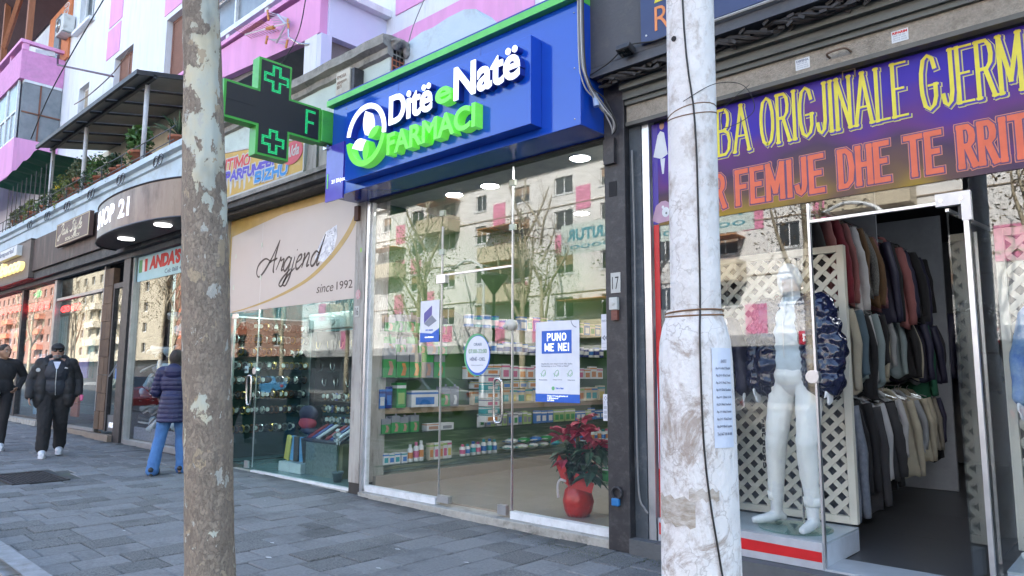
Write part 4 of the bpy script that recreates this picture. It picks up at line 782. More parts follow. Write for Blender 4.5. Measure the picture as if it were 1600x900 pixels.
obj('round_sticker', MB().prism(ell(-7.11, 2.36, .05, .06, 20), fac(-.0605), 0, .002), M('sticker_pink', (.55, .42, .42), .6, c2=(.5, .15, .15), vs=25), pl16); obj('bell_box', MB().box(-7.19, -7.11, -.1, -.061, 3.27, 3.45), M('rust_box', (.10, .05, .04), .8, dirt=(.04, .03, .03)), pl16)
obj('green_mark', MB().prism(ell(-7.08, 2.9, .015, .03, 12), fac(-.0605), 0, .001), M('mark_green', (.3, .6, .1), .6), pl16)
pl17 = thing('black_pillar', 'black painted steel pillar with number 17 plate between pharmacy and clothes shop', 'pillar', (-3.36, 0, 0))
obj('shaft', MB().box(-3.458, -3.25, -.12, .3, 0, 3.95), blk, pl17, bevel=.006); obj('channel', MB().box(-3.245, -3.13, -.05, .3, .12, 3.6), M('dark_slate_paint', (.055, .07, .085), .6, c2=(.035, .045, .055), vs=5, bump=.3, dirt=(.12, .13, .14), ds=8), pl17)
obj('junction_box', MB().box(-3.44, -3.33, -.16, -.121, 3.2, 3.42), blk, pl17); obj('cut_out', MB().box(-3.41, -3.33, -.1235, -.1205, 2.92, 3.05), darkM, pl17)
obj('number_plate', MB().box(-3.40, -3.305, -.128, -.121, 2.09, 2.26), M('plate', (.6, .6, .57), .6), pl17); obj('number', textmb('17', -3.385, 2.12, .065, .105, fac(-.1285), .002, -.012), M('print_black', (.02, .02, .02)), pl17)
obj('key_switch', MB().box(-3.40, -3.32, -.16, -.121, 1.945, 2.05).tube([(-3.36, -.17, 2.0), (-3.36, -.16, 2.0)], .018, 12), M('switch_white', (.55, .55, .52), .5), pl17, bevel=.006); obj('switch_lower', MB().box(-3.385, -3.325, -.15, -.121, 1.86, 1.942).tube([(-3.355, -.153, 1.9), (-3.355, -.15, 1.9)], .012, 10), M('switch_brown', (.16, .05, .035), .5), pl17)
obj('foot_step', MB().box(-3.249, -3.02, -.14, .1, -.02, .12), M('step_stone', (.10, .105, .11), .8, bump=.5), pl17)
tag(obj('padlock', MB().box(-3.40, -3.33, -.165, -.13, .36, .42), M('padlock_blue', (.02, .16, .4), .4), bevel=.008), 'small blue padlock hanging low on the black pillar', 'padlock'); tag(obj('chain', MB().tube([(-3.36+.045*math.cos(k*.5), -.14, .46+.045*math.sin(k*.5)) for k in range(14)], .012, 6), iron, smooth=True), 'dark chain loop above the blue padlock', 'chain')
wire('cable', [(-3.2, -.08, 3.3), (-3.19, -.08, 2.4), (-3.2, -.08, 1.2), (-3.19, -.08, .5), (-3.13, -.09, .36), (-3.09, -.1, .33)], .008, 'grey cable running down the dark channel beside the red strip', wg)
for i, (a, b) in enumerate([(0, .0), (.03, .03), (.06, -.02), (.015, .05), (.045, .02)]):
    wire('cable', [(-3.47+a, -.46, 5.6), (-3.47+a, -.46, 4.2+b), (-3.45+a*1.2, -.42, 3.85+b), (-3.38+a, -.3, 3.7-b), (-3.33+a, -.2, 3.52+b), (-3.34, -.16, 3.45)], .006, 'thin %s cable hanging at the corner between blue sign and grey fascia' % ['pale', 'white', 'black', 'grey', 'dark grey'][i], [M('pale_cable', (.45, .45, .45), .5), M('white_cable', (.6, .6, .6)), wi, wg, wg][i])
tag(obj('cable_joint', MB().tube([(-3.40, -.33, 3.78), (-3.38, -.33, 3.66)], .025, 10), M('joint_blue_white', (.3, .4, .6), .5)), 'white and blue plastic cable joint hanging under the grey fascia', 'cable joint')
# ================================================================ script lettering
GLY = {
 'A': ([[(.25, 1.0), (-.5, 1.25), (-1.25, .9), (-1.35, .3), (-.9, -.1), (-.3, .25), (.4, 1.2), (1.0, 2.5)], [(1.0, 2.5), (.85, 1.3), (.95, .3), (1.15, 0)], [(.1, .85), (.6, 1.0), (1.2, 1.1)]], 1.35),
 'r': ([[(0, .2), (.25, .9), (.3, 1.1), (.42, .85), (.75, .95), (.8, .6), (.75, .1), (1.0, .15)]], .85),
 'g': ([[(.85, .85), (.5, 1.02), (.15, .7), (.15, .2), (.42, 0), (.75, .4), (.92, .95)], [(.92, .95), (.75, -.4), (.4, -1.1), (.0, -.95), (.35, -.45), (1.1, .1)]], 1.0),
 'j': ([[(.3, .95), (.2, -.4), (-.1, -1.1), (-.5, -.95), (-.15, -.45), (.6, .1)], [(.4, 1.38), (.45, 1.46)]], .55),
 'e': ([[(.1, .45), (.6, .7), (.55, 1.0), (.25, .9), (.1, .4), (.3, 0), (.6, .05), (.9, .35)]], .85),
 'n': ([[(.0, .9), (.14, .98), (.1, 0)], [(.12, .4), (.5, .98), (.7, .8), (.66, .1), (.95, .15)]], .95),
 'd': ([[(.85, .85), (.5, 1.02), (.15, .7), (.15, .2), (.42, 0), (.75, .4), (1.15, 2.1)], [(1.15, 2.1), (.88, .3), (.98, 0), (1.2, .15)]], 1.2),
 'J': ([[(.3, 1.9), (.7, 2.3), (1.2, 2.15), (.8, .5), (.35, -.9), (-.1, -.8), (.2, -.1), (1.0, .4)]], 1.2),
 'a': ([[(.85, .85), (.5, 1.02), (.15, .7), (.15, .2), (.42, 0), (.75, .4), (.9, .95)], [(.9, .95), (.8, .25), (.92, 0), (1.1, .15)]], 1.05),
 's': ([[(0, .1), (.45, .95), (.4, 1.1), (.55, .5), (.42, 0), (.05, .08)]], .65),
 'i': ([[(.2, .95), (.14, .2), (.3, 0), (.55, .2)], [(.32, 1.38), (.36, 1.46)]], .5),
 'S': ([[(1.2, 1.9), (.85, 2.25), (.45, 1.9), (.8, 1.2), (.8, .35), (.3, 0), (-.1, .35)]], 1.15),
 't': ([[(.42, 1.9), (.2, .3), (.35, 0), (.6, .2)], [(0, 1.2), (.35, 1.25), (.75, 1.3)]], .6),
 'y': ([[(.1, .95), (.15, .2), (.4, .05), (.75, .6)], [(.85, .95), (.65, -.4), (.3, -1.1), (-.1, -.95), (.25, -.45), (.95, .1)]], .9),
 'l': ([[(.1, .1), (.6, 1.6), (.52, 2.15), (.28, 1.6), (.2, .2), (.38, 0), (.6, .2)]], .5), ' ': ([], .6), 'c': ([[(.7, .8), (.4, 1.0), (.1, .5), (.3, 0), (.65, .2)]], .7)}
def script(s, u, v, k, mp, w=.12, slant=.3, kx=1.0):
    mb = MB()
    for ch in s:
        st_, adv = GLY[ch]
        for P in st_: mb.ribbon([(u+(x+z*slant)*k*kx, v+z*k) for x, z in P], [w*k*.6, w*k*1.3, w*k*.8, w*k*1.4, w*k*.6], mp, 0, .001, 6)
        u += adv*k*kx
    return mb
# ================================================================ JEWELLERY SHOP
js = thing('jewellery_shopfront', 'glass jewellery shopfront with beige film reading Argjend since 1992 above teal tinted glass', 'shopfront', (-8.9, 0, .0))
pan = lambda *a: pane(*a)
pane(-10.62, -9.62, 2.30, 3.78, js, GL); pane(-9.61, -7.22, .07, 3.78, js, GLG)
d_ = obj('door', MB().box(-10.36, -9.62, 0, .01, .1, 2.26), GLG, js)
obj('handle', MB().tube(spline([(-9.70, -.05, 1.38), (-9.76, -.05, 1.36), (-9.78, -.05, 1.2), (-9.76, -.05, 1.0), (-9.70, -.05, .97), (-9.66, -.05, 1.0), (-9.65, -.05, 1.2), (-9.66, -.05, 1.36), (-9.70, -.05, 1.38)], 5), .016, 8, False), steel, d_, True)
obj('lock', MB().tube([(-9.63, -.03, 1.45), (-9.63, .03, 1.45)], .05, 16).box(-9.83, -9.73, -.01, .02, .08, .18).box(-10.42, -10.3, -.01, .02, .06, .12).box(-10.42, -10.28, -.01, .02, 2.24, 2.31), alu, d_)
obj('open_sign', MB().box(-9.99, -9.88, .012, .016, 1.42, 1.52), cw, d_); obj('lettering', textmb('HAPUR', -9.98, 1.45, .09, .035, fac(-.001), .001, .03), M('print_black', (0, 0, 0)), d_)
pane(-10.60, -10.37, .1, 2.29, js, GLG)
obj('edge_strip', MB().box(-9.618, -9.612, -.004, .012, .1, 3.75).box(-10.37, -10.362, -.004, .012, .1, 2.28), alu, js)
obj('bottom_rail', MB().box(-9.6, -7.22, -.03, .03, .04, .068), whiteF, js)
for i in range(8): obj('plinth_tile', MB().box(-9.62+i*.30, -9.62+i*.30+.293, -.06, .05, -.06, .038), M('cream_tile', (.5, .47, .42), .7, dirt=(.25, .23, .2), ds=8, rnd_=.1), js)
obj('plinth_tile', MB().box(-10.66, -9.625, -.04, .05, -.03, .05), plinthM, js)
obj('side_post', MB().box(-10.68, -10.63, -.05, .05, 0.0, 3.8), alu, js); obj('gold_edge', MB().box(-10.628, -10.58, -.002, .02, .1, 3.78), M('gold_film', (.42, .28, .07), .35), js)
filmM = M('beige_film', (.47, .42, .385), .3, c2=(.45, .40, .36), vs=1.2); goldM = M('gold_film', (0, 0, 0)); brn = M('print_dark_brown', (.05, .028, .02), .5)
fm = obj('printed_film', MB().box(-10.575, -7.222, -.0035, -.0005, 2.33, 3.66), filmM, js)
FY = .0105
def fb(): return fac(-.0045)
obj('film_border', MB().prism([(-10.57, 3.52), (-8.2, 3.74), (-7.222, 3.74), (-7.222, 3.775), (-10.57, 3.775)], fac(-.0037), 0, .0005).box(-10.575, -7.222, -.0035, -.0005, 3.661, 3.775), goldM, js)
obj('gold_swoosh', MB().ribbon([(-10.45, 2.34), (-10.0, 2.37), (-9.2, 2.47), (-8.4, 2.64), (-7.85, 2.88), (-7.45, 3.16), (-7.235, 3.42)], [.01, .02, .035, .05, .075, .09, .10], fb(), 0, .0007), goldM, fm)
obj('lettering', script('Argjend', -9.48, 2.83, .185, fb(), .15, .32, 1.12), brn, fm)
obj('since_lettering', textmb('since', -8.12, 2.455, .39, .11, fb(), .0008, .0, .25).join(textmb('1992', -7.66, 2.465, .345, .105, fb(), .0008, .0)), brn, fm)
dm = obj('diamond_picture', MB().prism([(-8.2, 2.91), (-8.1, 3.08), (-7.95, 3.25), (-7.70, 3.31), (-7.685, 3.15), (-7.80, 2.87), (-8.0, 2.86)], fb(), 0, .0006), M('diamond_white', (.72, .75, .8), .3, c2=(.35, .38, .44), vs=14), fm)
q = MB(); rr = random.Random(5)
for i in range(34):
    u, v = rr.uniform(-8.12, -7.74), rr.uniform(2.92, 3.26); a = rr.uniform(0, 3.1)
    if v-2.9 > (u+8.2)*1.1+.05: continue
    q.ribbon([(u, v), (u+.05*math.cos(a), v+.05*math.sin(a))], .007, fb(), .0006, .0012, 1)
obj('diamond_lines', q, pgy, dm)
for x, z in ((-10.42, 3.2), (-10.44, 2.72), (-9.62, 3.28), (-9.62, 2.8)): obj('glass_clip', MB().box(x-.02, x+.02, -.006, -.001, z-.035, z+.035), M('clip', (.4, .4, .4)), js)
tealD = M('teal_lining', (.09, .20, .21), .35, c2=(.06, .14, .15), vs=3)
obj('floor', MB().box(-10.75, -7.22, .05, 3.0, -.03, .05), M('teal_floor', (.16, .25, .25), .25), js)
obj('ceiling', MB().box(-10.9, -7.2, .05, 3.0, 3.75, 3.8), tealD, js); obj('side_wall', MB().box(-10.9, -10.86, .04, 3.0, .05, 3.75), tealD, js); obj('right_wall', MB().box(-7.215, -7.2, .31, 3.0, .05, 3.75), tealD, js); obj('back_wall', MB().box(-10.86, -7.22, 2.2, 2.3, .05, 3.75), tealD, js)
lt = thing('ceiling_lamp', 'small bright white lamp inside the jewellery shop near the top of the window', 'ceiling light', (-7.9, .9, 2.6)); obj('globe', MB().sph((-7.75, .9, 2.52), .06), em('shop_lamp', (1, 1, .95), 60), lt, True); obj('cord', MB().tube([(-7.75, .9, 2.58), (-7.75, .9, 3.75)], .006, 5), wi, lt)
l2 = thing('strip_lamp', 'cool strip lamp over the watch shelves', 'ceiling light', (-10.0, .9, 2.6)); obj('tube', MB().tube([(-10.3, .9, 2.6), (-9.0, 1.2, 2.6)], .02, 8), em('strip_lamp', (.75, .95, 1), 30), l2, True)
ws = thing('watch_cabinet', 'tall glass wall cabinet filled with rows of wrist watches', 'cabinet', (-10.8, .2, .1))
obj('back_panel', MB().box(-10.855, -10.84, .15, 1.9, .1, 2.3), M('cabinet_back', (.03, .06, .06), .4), ws)
zs = [2.1, 1.9, 1.7, 1.48, 1.25, 1.02, .78, .5]
for z in zs: obj('shelf', MB().box(-10.84, -10.6, .15, 1.45, z-.01, z), GLC, ws)
obj('frame', MB().box(-10.84, -10.6, .13, .148, .1, 2.3).box(-10.84, -10.6, 1.46, 1.48, .1, 2.3).box(-10.62, -10.6, .149, 1.459, 2.28, 2.3), alu, ws)
def tor(c, r, t, n=10, ax='x'):
    return MB().tube([(c[0], c[1]+r*math.cos(2*math.pi*k/n), c[2]+r*1.25*math.sin(2*math.pi*k/n)) for k in range(n+1)], t, 4, False)
wm = [mesh('watch_strap', tor((0, 0, .04), .03, .009), M('watch_steel', (.5, .5, .48), .3, .8)), mesh('watch_dial', MB().tube([(.012, 0, .045), (.028, 0, .045)], .024, 10), M('watch_dial', (.6, .6, .55), .3))]
dk = [M('watch_steel', (0, 0, 0)), M('watch_black', (.02, .02, .02), .4), M('watch_gold', (.45, .3, .1), .3, .8), M('watch_brown', (.12, .05, .02), .6)]
for a, z in enumerate(zs):
    for i in range(16):
        t = thing('wrist_watch', 'wrist watch, %s from left on the %s shelf of the wall cabinet' % (ORD[i], ORD[a]), 'watch', (-10.66, .18+i*.082+rnd.uniform(-.01, .01), z), 'wrist watches in the cabinet'); t.rotation_euler.z = rnd.uniform(-1.1, -.2); t.scale = (1.45, 1.3, 1.45)
        s_ = bpy.data.objects.new('strap', wm[0]); d2 = bpy.data.objects.new('dial', wm[1])
        for o in (s_, d2): COL.objects.link(o); o.parent = t
        setmat(s_, rnd.choice(dk)); setmat(d2, rnd.choice([wm[1].materials[0], dk[1], dk[1]]))
nb = thing('necklace_stand', 'dark display wall with necklaces and bracelets on black busts inside the jewellery window', 'display', (-9.8, 1.2, .8))
obj('board', MB().box(-10.4, -8.6, 1.45, 1.5, .9, 2.1), M('black_velvet', (.02, .015, .018), .95), nb)
for z in (1.75, 1.45, 1.05): obj('shelf', MB().box(-10.4, -8.6, 1.25, 1.44, z-.012, z), GLC, nb)
rr = random.Random(4)
for i in range(16):
    x = -10.3+i*.11; z = [2.0, 1.65, 1.4][i % 3]
    obj('necklace', MB().tube([(x+.045*math.sin(k*.3-1.9)*1.2, 1.42, z-.09+.09*math.cos(k*.3-1.9)*-1) for k in range(13)], .006, 4), [steel, M('watch_gold', (0, 0, 0))][i % 3 == 0], nb)
for i in range(5): obj('bust', MB().sph((-10.2+i*.38, 1.37, 1.85 if i % 2 else 1.55), (.08, .04, .11), 10, 8), M('black_velvet', (0, 0, 0)), nb, True)
a2 = ac_unit('air_conditioner', -9.75, 1.15, 2.12, 'pale wall air conditioner inside the jewellery shop', 1.3)
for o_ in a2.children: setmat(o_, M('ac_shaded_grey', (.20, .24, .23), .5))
a2.scale = (1, .5, .45); a2.location = (-9.6, 1.2, 2.12)
bx = thing('phone_display_case', 'dark case wrapped in silver bubble foil with a tilted tray of phones on top', 'display case', (-8.45, .4, .05))
obj('foil_front', MB().box(-8.82, -8.08, .36, .40, .05, .50), M('bubble_foil', (.22, .28, .29), .3, .6, c2=(.12, .16, .17), vs=25, bump=1, bs=60), bx)
obj('body', MB().box(-8.82, -8.0, .401, .75, .05, .50), M('khaki_box', (.16, .15, .08), .7), bx)
tr_ = obj('tray', MB().obox((-8.42, .52, .60), (.85, .42, .03), Matrix.Rotation(R(28), 3, 'X')), M('tray_dark', (.04, .04, .06), .4), bx)
for i in range(7): obj('phone', MB().obox((-8.76+i*.11, .51, .625), (.07, .34, .02), Matrix.Rotation(R(28), 3, 'X')), [M('phone_red', (.3, .04, .05), .3), M('phone_black', (.02, .02, .02), .2), M('phone_white', (.55, .55, .6), .3), M('phone_blue', (.05, .08, .25), .3)][(i*3) % 4], tr_)
wbx = thing('white_stool', 'pair of low white boxes under a bundle of coloured gift bags', 'box', (-9.1, .3, .05)); obj('box', MB().box(-9.42, -9.13, .3, .55, .05, .18), cw, wbx); obj('box', MB().box(-9.125, -8.84, .3, .55, .05, .18), cw, wbx)
gb = thing('gift_bags', 'bundle of shiny blue yellow and black gift bags on the white boxes', 'gift bags', (-9.1, .4, .18))
for i, m_ in enumerate([cyl, M('bag_blue', (.15, .35, .6), .3), blk, M('bag_blue', (0, 0, 0)), blk]): obj('bag', MB().obox((-9.36+i*.11, .42+.02*(i % 2), .36), (.12, .05, .34), Matrix.Rotation(R(12-6*i), 3, 'Y')), m_, gb)
bag2 = thing('pouch_bundle', 'bunch of dark and red pouches on a rack above the gift bags', 'bag', (-9.05, .5, .6)); obj('red_pouch', MB().sph((-9.0, .48, .72), (.2, .08, .09), 12, 8), M('cloth_red', (.4, .04, .06), .7), bag2, True); obj('dark_pouch', MB().sph((-9.02, .5, .85), (.22, .08, .12), 12, 8).sph((-8.98, .5, .62), (.2, .08, .06), 12, 8), M('cloth_navy', (.02, .02, .05), .6), bag2, True)
oc = thing('orchid', 'white orchid in a small grey pot by the peeling pillar', 'potted plant', (-7.9, .28, .05)); obj('pot', pot(MB(), -7.88, .25, .05, .07, .13), M('pot_grey', (.12, .16, .18), .5), oc, True); obj('stem', MB().tube([(-7.88, .25, .15), (-7.86, .25, .45), (-7.9, .25, .62)], .006, 5), leafG[0], oc); obj('flowers', leafy((-7.88, .23, .6), (.07, .03, .1), 30, .035, 8, 2), cw, oc)
for a, z in enumerate((1.02, .84, .68)):
    obj('shelf', MB().box(-9.5, -8.2, 1.0, 1.25, z-.012, z-.002), GLC, nb)
    for i in range(12):
        t = thing('wrist_watch', 'wrist watch, %s from left on the %s tier under the necklaces' % (ORD[i], ORD[a]), 'watch', (-9.42+i*.1, 1.02, z), 'wrist watches under the necklaces'); t.rotation_euler.z = -1.57+rnd.uniform(-.3, .3); t.scale = (1.3, 1.3, 1.3)
        for nm, me, ch in (('strap', wm[0], dk+[M('phone_blue', (.05, .08, .25), .3)]), ('dial', wm[1], [wm[1].materials[0], dk[1]])):
            o = bpy.data.objects.new(nm, me); COL.objects.link(o); o.parent = t; setmat(o, rnd.choice(ch))
# shutter housing and signs above
sb = thing('shutter_housing', 'dark grimy roller shutter housing above the jewellery window', 'shutter box', (-8.9, -.3, 3.78)); grim = M('grimy_black', (.035, .035, .036), .7, c2=(.07, .07, .068), vs=5, bump=.4, dirt=(.13, .13, .12), ds=7)
obj('box', MB().box(-10.9, -7.2, -.34, -.0, 3.83, 3.95), grim, sb); obj('guide', MB().box(-10.9, -7.2, -.22, -.01, 3.785, 3.828), grim, sb); obj('lip', MB().box(-10.9, -7.2, -.38, -.341, 3.91, 3.97), conc, sb)
obj('end_post', MB().box(-7.95, -7.72, -.33, -.205, 3.98, 4.5).box(-7.69, -7.3, -.31, -.205, 3.98, 4.42), peel, sb)
sg = thing('lingerie_sign', 'yellow printed canvas sign reading INTIMO PARFUMERI BIZHU with red oval Alda', 'shop sign', (-9.2, -.36, 4.0))
SGP = [(-10.6, 4.0), (-7.97, 4.0), (-7.97, 4.42), (-10.6, 4.75)]
obj('board', MB().prism(SGP, fac(-.3), 0, .06), M('sign_yellow', (.52, .34, .06), .6, c2=(.45, .27, .05), vs=4, dirt=(.5, .42, .25), ds=3), sg); obj('frame', MB().prism([(-10.6, 3.97), (-7.95, 3.97), (-7.95, 3.999), (-10.6, 3.999)], fac(-.29), 0, .08).prism([(-10.6, 4.752), (-7.95, 4.422), (-7.95, 4.442), (-10.6, 4.775)], fac(-.29), 0, .08).prism([(-7.968, 4.0), (-7.94, 4.0), (-7.94, 4.42), (-7.968, 4.42)], fac(-.29), 0, .08), M('dirty_white', (.5, .5, .47), .7), sg)
sf = fac(-.361)
def tilt(u, v, d): return (u, -.361-d, v-(u+9.3)*.0)
wO = M('dirty_white', (0, 0, 0))
for w_, u_, v_, W_, H_, y_, sl_, m_ in (('INTIMO', -10.42, 4.42, .98, .19, -.3625, .07, M('print_red', (.55, .02, .02), .6)), ('PARFUMERI', -10.15, 4.235, 1.42, .165, -.3655, .06, M('print_violet2', (.08, .05, .42), .6)), ('BIZHU', -9.22, 4.06, .88, .165, -.3685, .05, M('print_cyan', (.01, .22, .55), .6))):
    mp_s = lambda u, v, d, y_=y_, u_=u_, sl_=sl_: (u+(v-4.2)*.12, y_-d, v-(u-u_)*sl_)
    obj('lettering_outline', sfont(w_, u_, v_, W_, H_, lambda u, v, d, f=mp_s: (f(u, v, d)[0], f(u, v, d)[1]+.0016, f(u, v, d)[2]), .042, .018, 0, .2, d=.0003), wO, sg); obj('lettering', sfont(w_, u_, v_, W_, H_, mp_s, .042, 0, 0, .2, d=.0003), m_, sg)
dp = MB()
for i in range(9): dp.prism([(-10.3+i*.14, 4.28), (-10.2+i*.14, 4.28), (-10.22+i*.14, 4.13-.04*(i % 3)), (-10.26+i*.14, 4.10-.04*(i % 3))], fac(-.3601), 0, .0003)
obj('drips', dp, M('dirty_white', (0, 0, 0)), sg)
obj('oval', MB().prism(ell(-8.24, 4.29, .26, .155, 24), fac(-.3675), 0, .002), M('print_red2', (.5, .03, .05), .5), sg); obj('oval_lettering', textmb('Alda', -8.43, 4.24, .36, .15, fac(-.3697), .002, .02, .3), M('dirty_white', (0, 0, 0)), sg)
# ================================================================ ANDA'S WINDOW (right of the dark door)
ad_ = thing('shoe_shopfront', 'glass shoe shop window with pale blue strip reading ANDA\'S behind the tree', 'shopfront', (-12.6, 0, .2))
pane(-14.42, -10.9, .2, 3.75, ad_, GL); obj('frame', MB().box(-14.5, -14.43, -.06, .06, .1, 3.8).box(-10.9, -10.85, -.06, .06, .1, 3.8).box(-14.42, -10.9, -.06, .04, .1, .19).box(-14.42, -10.9, -.06, .04, 3.76, 3.82).box(-12.0, -11.96, -.03, .03, .19, 3.76), alu, ad_)
obj('plinth', MB().box(-14.9, -10.7, -.08, .1, -.05, .098), M('dark_plinth', (.07, .06, .06), .8), ad_)
bn = obj('strip_sign', MB().box(-14.40, -12.02, -.008, -.004, 3.14, 3.73), M('strip_pale_blue', (.3, .55, .62), .5, c2=(.38, .6, .68), vs=2), ad_)
obj('lettering', textmb("ANDA'S", -13.83, 3.32, 1.38, .26, fac(-.0095), .002, .06, .1), M('print_red', (0, 0, 0)), bn); obj('small_lettering', textmb('Cel: 068 44 25', -13.1, 3.19, 1.0, .08, fac(-.0095), .001, .01), M('print_slate', (0, 0, 0)), bn)
obj('flag_green', MB().box(-14.33, -14.17, -.011, -.0085, 3.31, 3.55), M('flag_green', (.03, .3, .08), .5), bn); obj('flag_white', MB().box(-14.168, -14.05, -.011, -.0085, 3.31, 3.55), cw, bn); obj('flag_red', MB().box(-14.048, -13.93, -.011, -.0085, 3.31, 3.55), M('print_red', (0, 0, 0)), bn)
obj('floor', MB().box(-14.45, -10.9, .06, 3.0, .1, .19), M('shop_floor_grey', (.2, .2, .2), .5), ad_); obj('back_wall', MB().box(-14.45, -10.9, 1.6, 1.65, .19, 3.75), M('shop_wall_dark', (.10, .11, .12), .7), ad_); obj('ceiling', MB().box(-14.45, -10.9, .06, 3.0, 3.77, 3.8), darkM, ad_); obj('side_wall', MB().box(-14.52, -14.50, .06, 1.6, .1, 3.8), darkM, ad_)
obj('mesh_basket', MB().box(-14.35, -12.05, .10, .12, .2, .42), M('chequer_print', (.35, .38, .45), .6, c2=(.05, .05, .1), vs=30), ad_)
obj('tall_panel', MB().box(-12.75, -12.7, .3, 1.5, .2, 3.0), M('dark_green_glass', (.06, .09, .09), .3), ad_)
def shoe(mb, c, rz, s=1, L=.27):
    m = Matrix.Rotation(rz, 3, 'Z'); P = []
    prof = [(-.5, .035, .10), (-.42, .045, .115), (-.2, .045, .09), (.05, .05, .065), (.3, .052, .045), (.45, .04, .035), (.5, .02, .028)]
    n = 10; vs = []
    for x, w2, h in prof:
        for j in range(n):
            a = 2*math.pi*j/n; v = m @ Vector((x*L*s, w2*s*math.cos(a), max(0, (h/2+h/2*math.sin(a)))*s)); vs.append(Vector(c)+v)
    k = len(prof); return mb.add(vs, [(i*n+j, (i+1)*n+j, (i+1)*n+(j+1) % n, i*n+(j+1) % n) for i in range(k-1) for j in range(n)] + [tuple(range(n)), tuple((k-1)*n+j for j in range(n))[::-1]])
shc = [('pale blue', M('shoe_pale_blue', (.35, .5, .6), .6)), ('white', M('shoe_white', (.65, .68, .7), .5)), ('grey', M('shoe_grey', (.25, .27, .3), .6)), ('beige', M('shoe_beige', (.5, .4, .3), .6)), ('black', M('shoe_black', (.02, .02, .02), .5))]
solM = M('shoe_sole_white', (.6, .6, .6), .6)
sme = mesh('shoe_upper', shoe(MB(), (0, 0, .02), 0), shc[0][1], smooth=True); sso = mesh('shoe_sole', MB().prism([(u, v) for u, v in leafp(0, 0, .29, .1, 0)], lambda u, v, d: (u, v, d), 0, .022), solM)
k = 0
for row, z in enumerate((.48, .72, .98, 1.25, 1.5, 1.8, 2.1, 2.4)):
    for i in range(6 if row < 4 else 4):
        cn2, cm = shc[rnd.choice([0, 0, 1, 1, 2, 3, 4])]
        t = thing('shoe', '%s sneaker, %s from left in the %s row of the shoe window' % (cn2, ORD[i], ORD[row]), 'shoe', (-14.2+i*.3+rnd.uniform(-.05, .05)+(1.0 if row > 5 else 0), .2+rnd.uniform(0, .15), z), 'sneakers hung in the window')
        t.rotation_euler = (rnd.uniform(-.3, .3), rnd.uniform(-1.2, .3), rnd.uniform(-.8, 2.6)); t.scale = (1.15,)*3
        for nm, me in (('upper', sme), ('sole', sso)):
            o = bpy.data.objects.new(nm, me); COL.objects.link(o); o.parent = t
            if nm == 'upper': setmat(o, cm)
for z in (.46, .96, 1.48, 2.08): obj('glass_shelf', MB().box(-14.35, -12.1, .12, .4, z-.02, z-.01), GLC, ad_)
obj('display_rod', MB().tube([(-13.1, .2, 2.9), (-13.1, .2, .3)], .012, 6), alu, ad_)
# ================================================================ DARK DOOR BAY, OPTICIAN, TOBACCONIST
dd = thing('dark_doorway', 'dark framed doorway with brown stone clad jamb between the left window and the shoe window', 'doorway', (-15.3, 0, .1))
obj('post', MB().box(-14.86, -14.52, -.1, .1, .0, 3.8), blk, dd)
stn = M('brown_stone_cladding', (.14, .085, .05), .8, c2=(.09, .055, .035), vs=6, bump=.6, bs=40, rnd_=.25)
for i in range(9):
    for j in range(2): obj('stone_block', MB().box(-16.08+j*.28+(.05 if i % 2 else 0)*(1-j), -15.81+j*.27+(.05 if i % 2 else 0)*(1-j)-.004+(0 if j else -.002), -.045-rnd.random()*.012, .06, .3+i*.36, .652+i*.36), stn, dd)
obj('door_frame', MB().box(-15.54, -15.46, -.04, .04, .28, 3.2).box(-14.94, -14.87, -.04, .04, .28, 3.2).box(-15.459, -14.941, -.04, .04, 3.1, 3.2).box(-15.6, -14.87, -.3, 0, .0, .12), blk, dd)
obj('door_glass', MB().box(-15.455, -14.945, .0, .01, .6, 3.09), GL, dd); obj('door_lower_panel', MB().box(-15.455, -14.945, -.01, .03, .29, .6), M('panel_grey', (.12, .13, .14), .5), dd)
obj('lettering', textmb('HYRJE', -15.33, .33, .38, .13, fac(-.0125), .002, .04), whL, dd); obj('blue_card', MB().box(-15.2, -14.98, -.012, -.004, 1.3, 1.5), cbl, dd); obj('pull_bar', MB().tube([(-15.4, -.05, 1.35), (-14.98, -.05, 1.6)], .015, 6), alu, dd)
obj('inner_wall', MB().box(-15.5, -14.6, .9, 1.0, .1, 3.7), M('shop_wall_dark', (0, 0, 0)), dd)
obj('door_step', MB().box(-16.15, -14.87, -.18, -.101, -.05, .24), M('step_tan_stone', (.25, .2, .16), .85, bump=.4), dd)
of = thing('glazed_shopfront', 'wide glass shop window left of the brown stone jamb reflecting trees and a red car', 'shopfront', (-18, 0, .2))
pane(-19.3, -16.15, .3, 3.1, of, GL); pane(-19.2, -16.2, 3.16, 3.6, of, GLW)
obj('frame', MB().box(-19.5, -19.32, -.06, .06, .2, 3.75).box(-19.3, -16.13, -.05, .05, .24, .29).box(-16.14, -16.1, -.04, .05, .24, 3.7).box(-19.3, -16.15, -.05, .05, 3.1, 3.16), M('grey_aluminium', (.35, .36, .37), .4, .6), of)
obj('plinth', MB().box(-19.6, -16.1, -.12, .1, -.05, .235), M('step_tan_stone', (0, 0, 0)), of)
obj('inner_wall', MB().box(-19.3, -16.15, 2.4, 2.5, .1, 3.7), M('shop_wall_brown', (.08, .05, .04), .8), of); obj('inner_floor', MB().box(-19.5, -14.6, .1, 2.4, .1, .2), M('shop_floor_grey', (0, 0, 0)), of); obj('ceiling', MB().box(-25, -14.6, .07, 2.5, 3.62, 3.7), darkM, of)
obj('inner_poster', MB().box(-18.6, -18.2, .5, .52, 1.3, 2.2), cte, of); obj('inner_display', MB().box(-18.5, -17.9, .3, .33, 1.3, 1.75), M('display_violet', (.15, .15, .5), .5), of); obj('orange_panel', MB().box(-19.2, -18.7, .4, .45, .4, 3.0), M('orange_panel', (.35, .1, .04), .7), of)
rd = em('led_red', (1, .012, .012), 6)
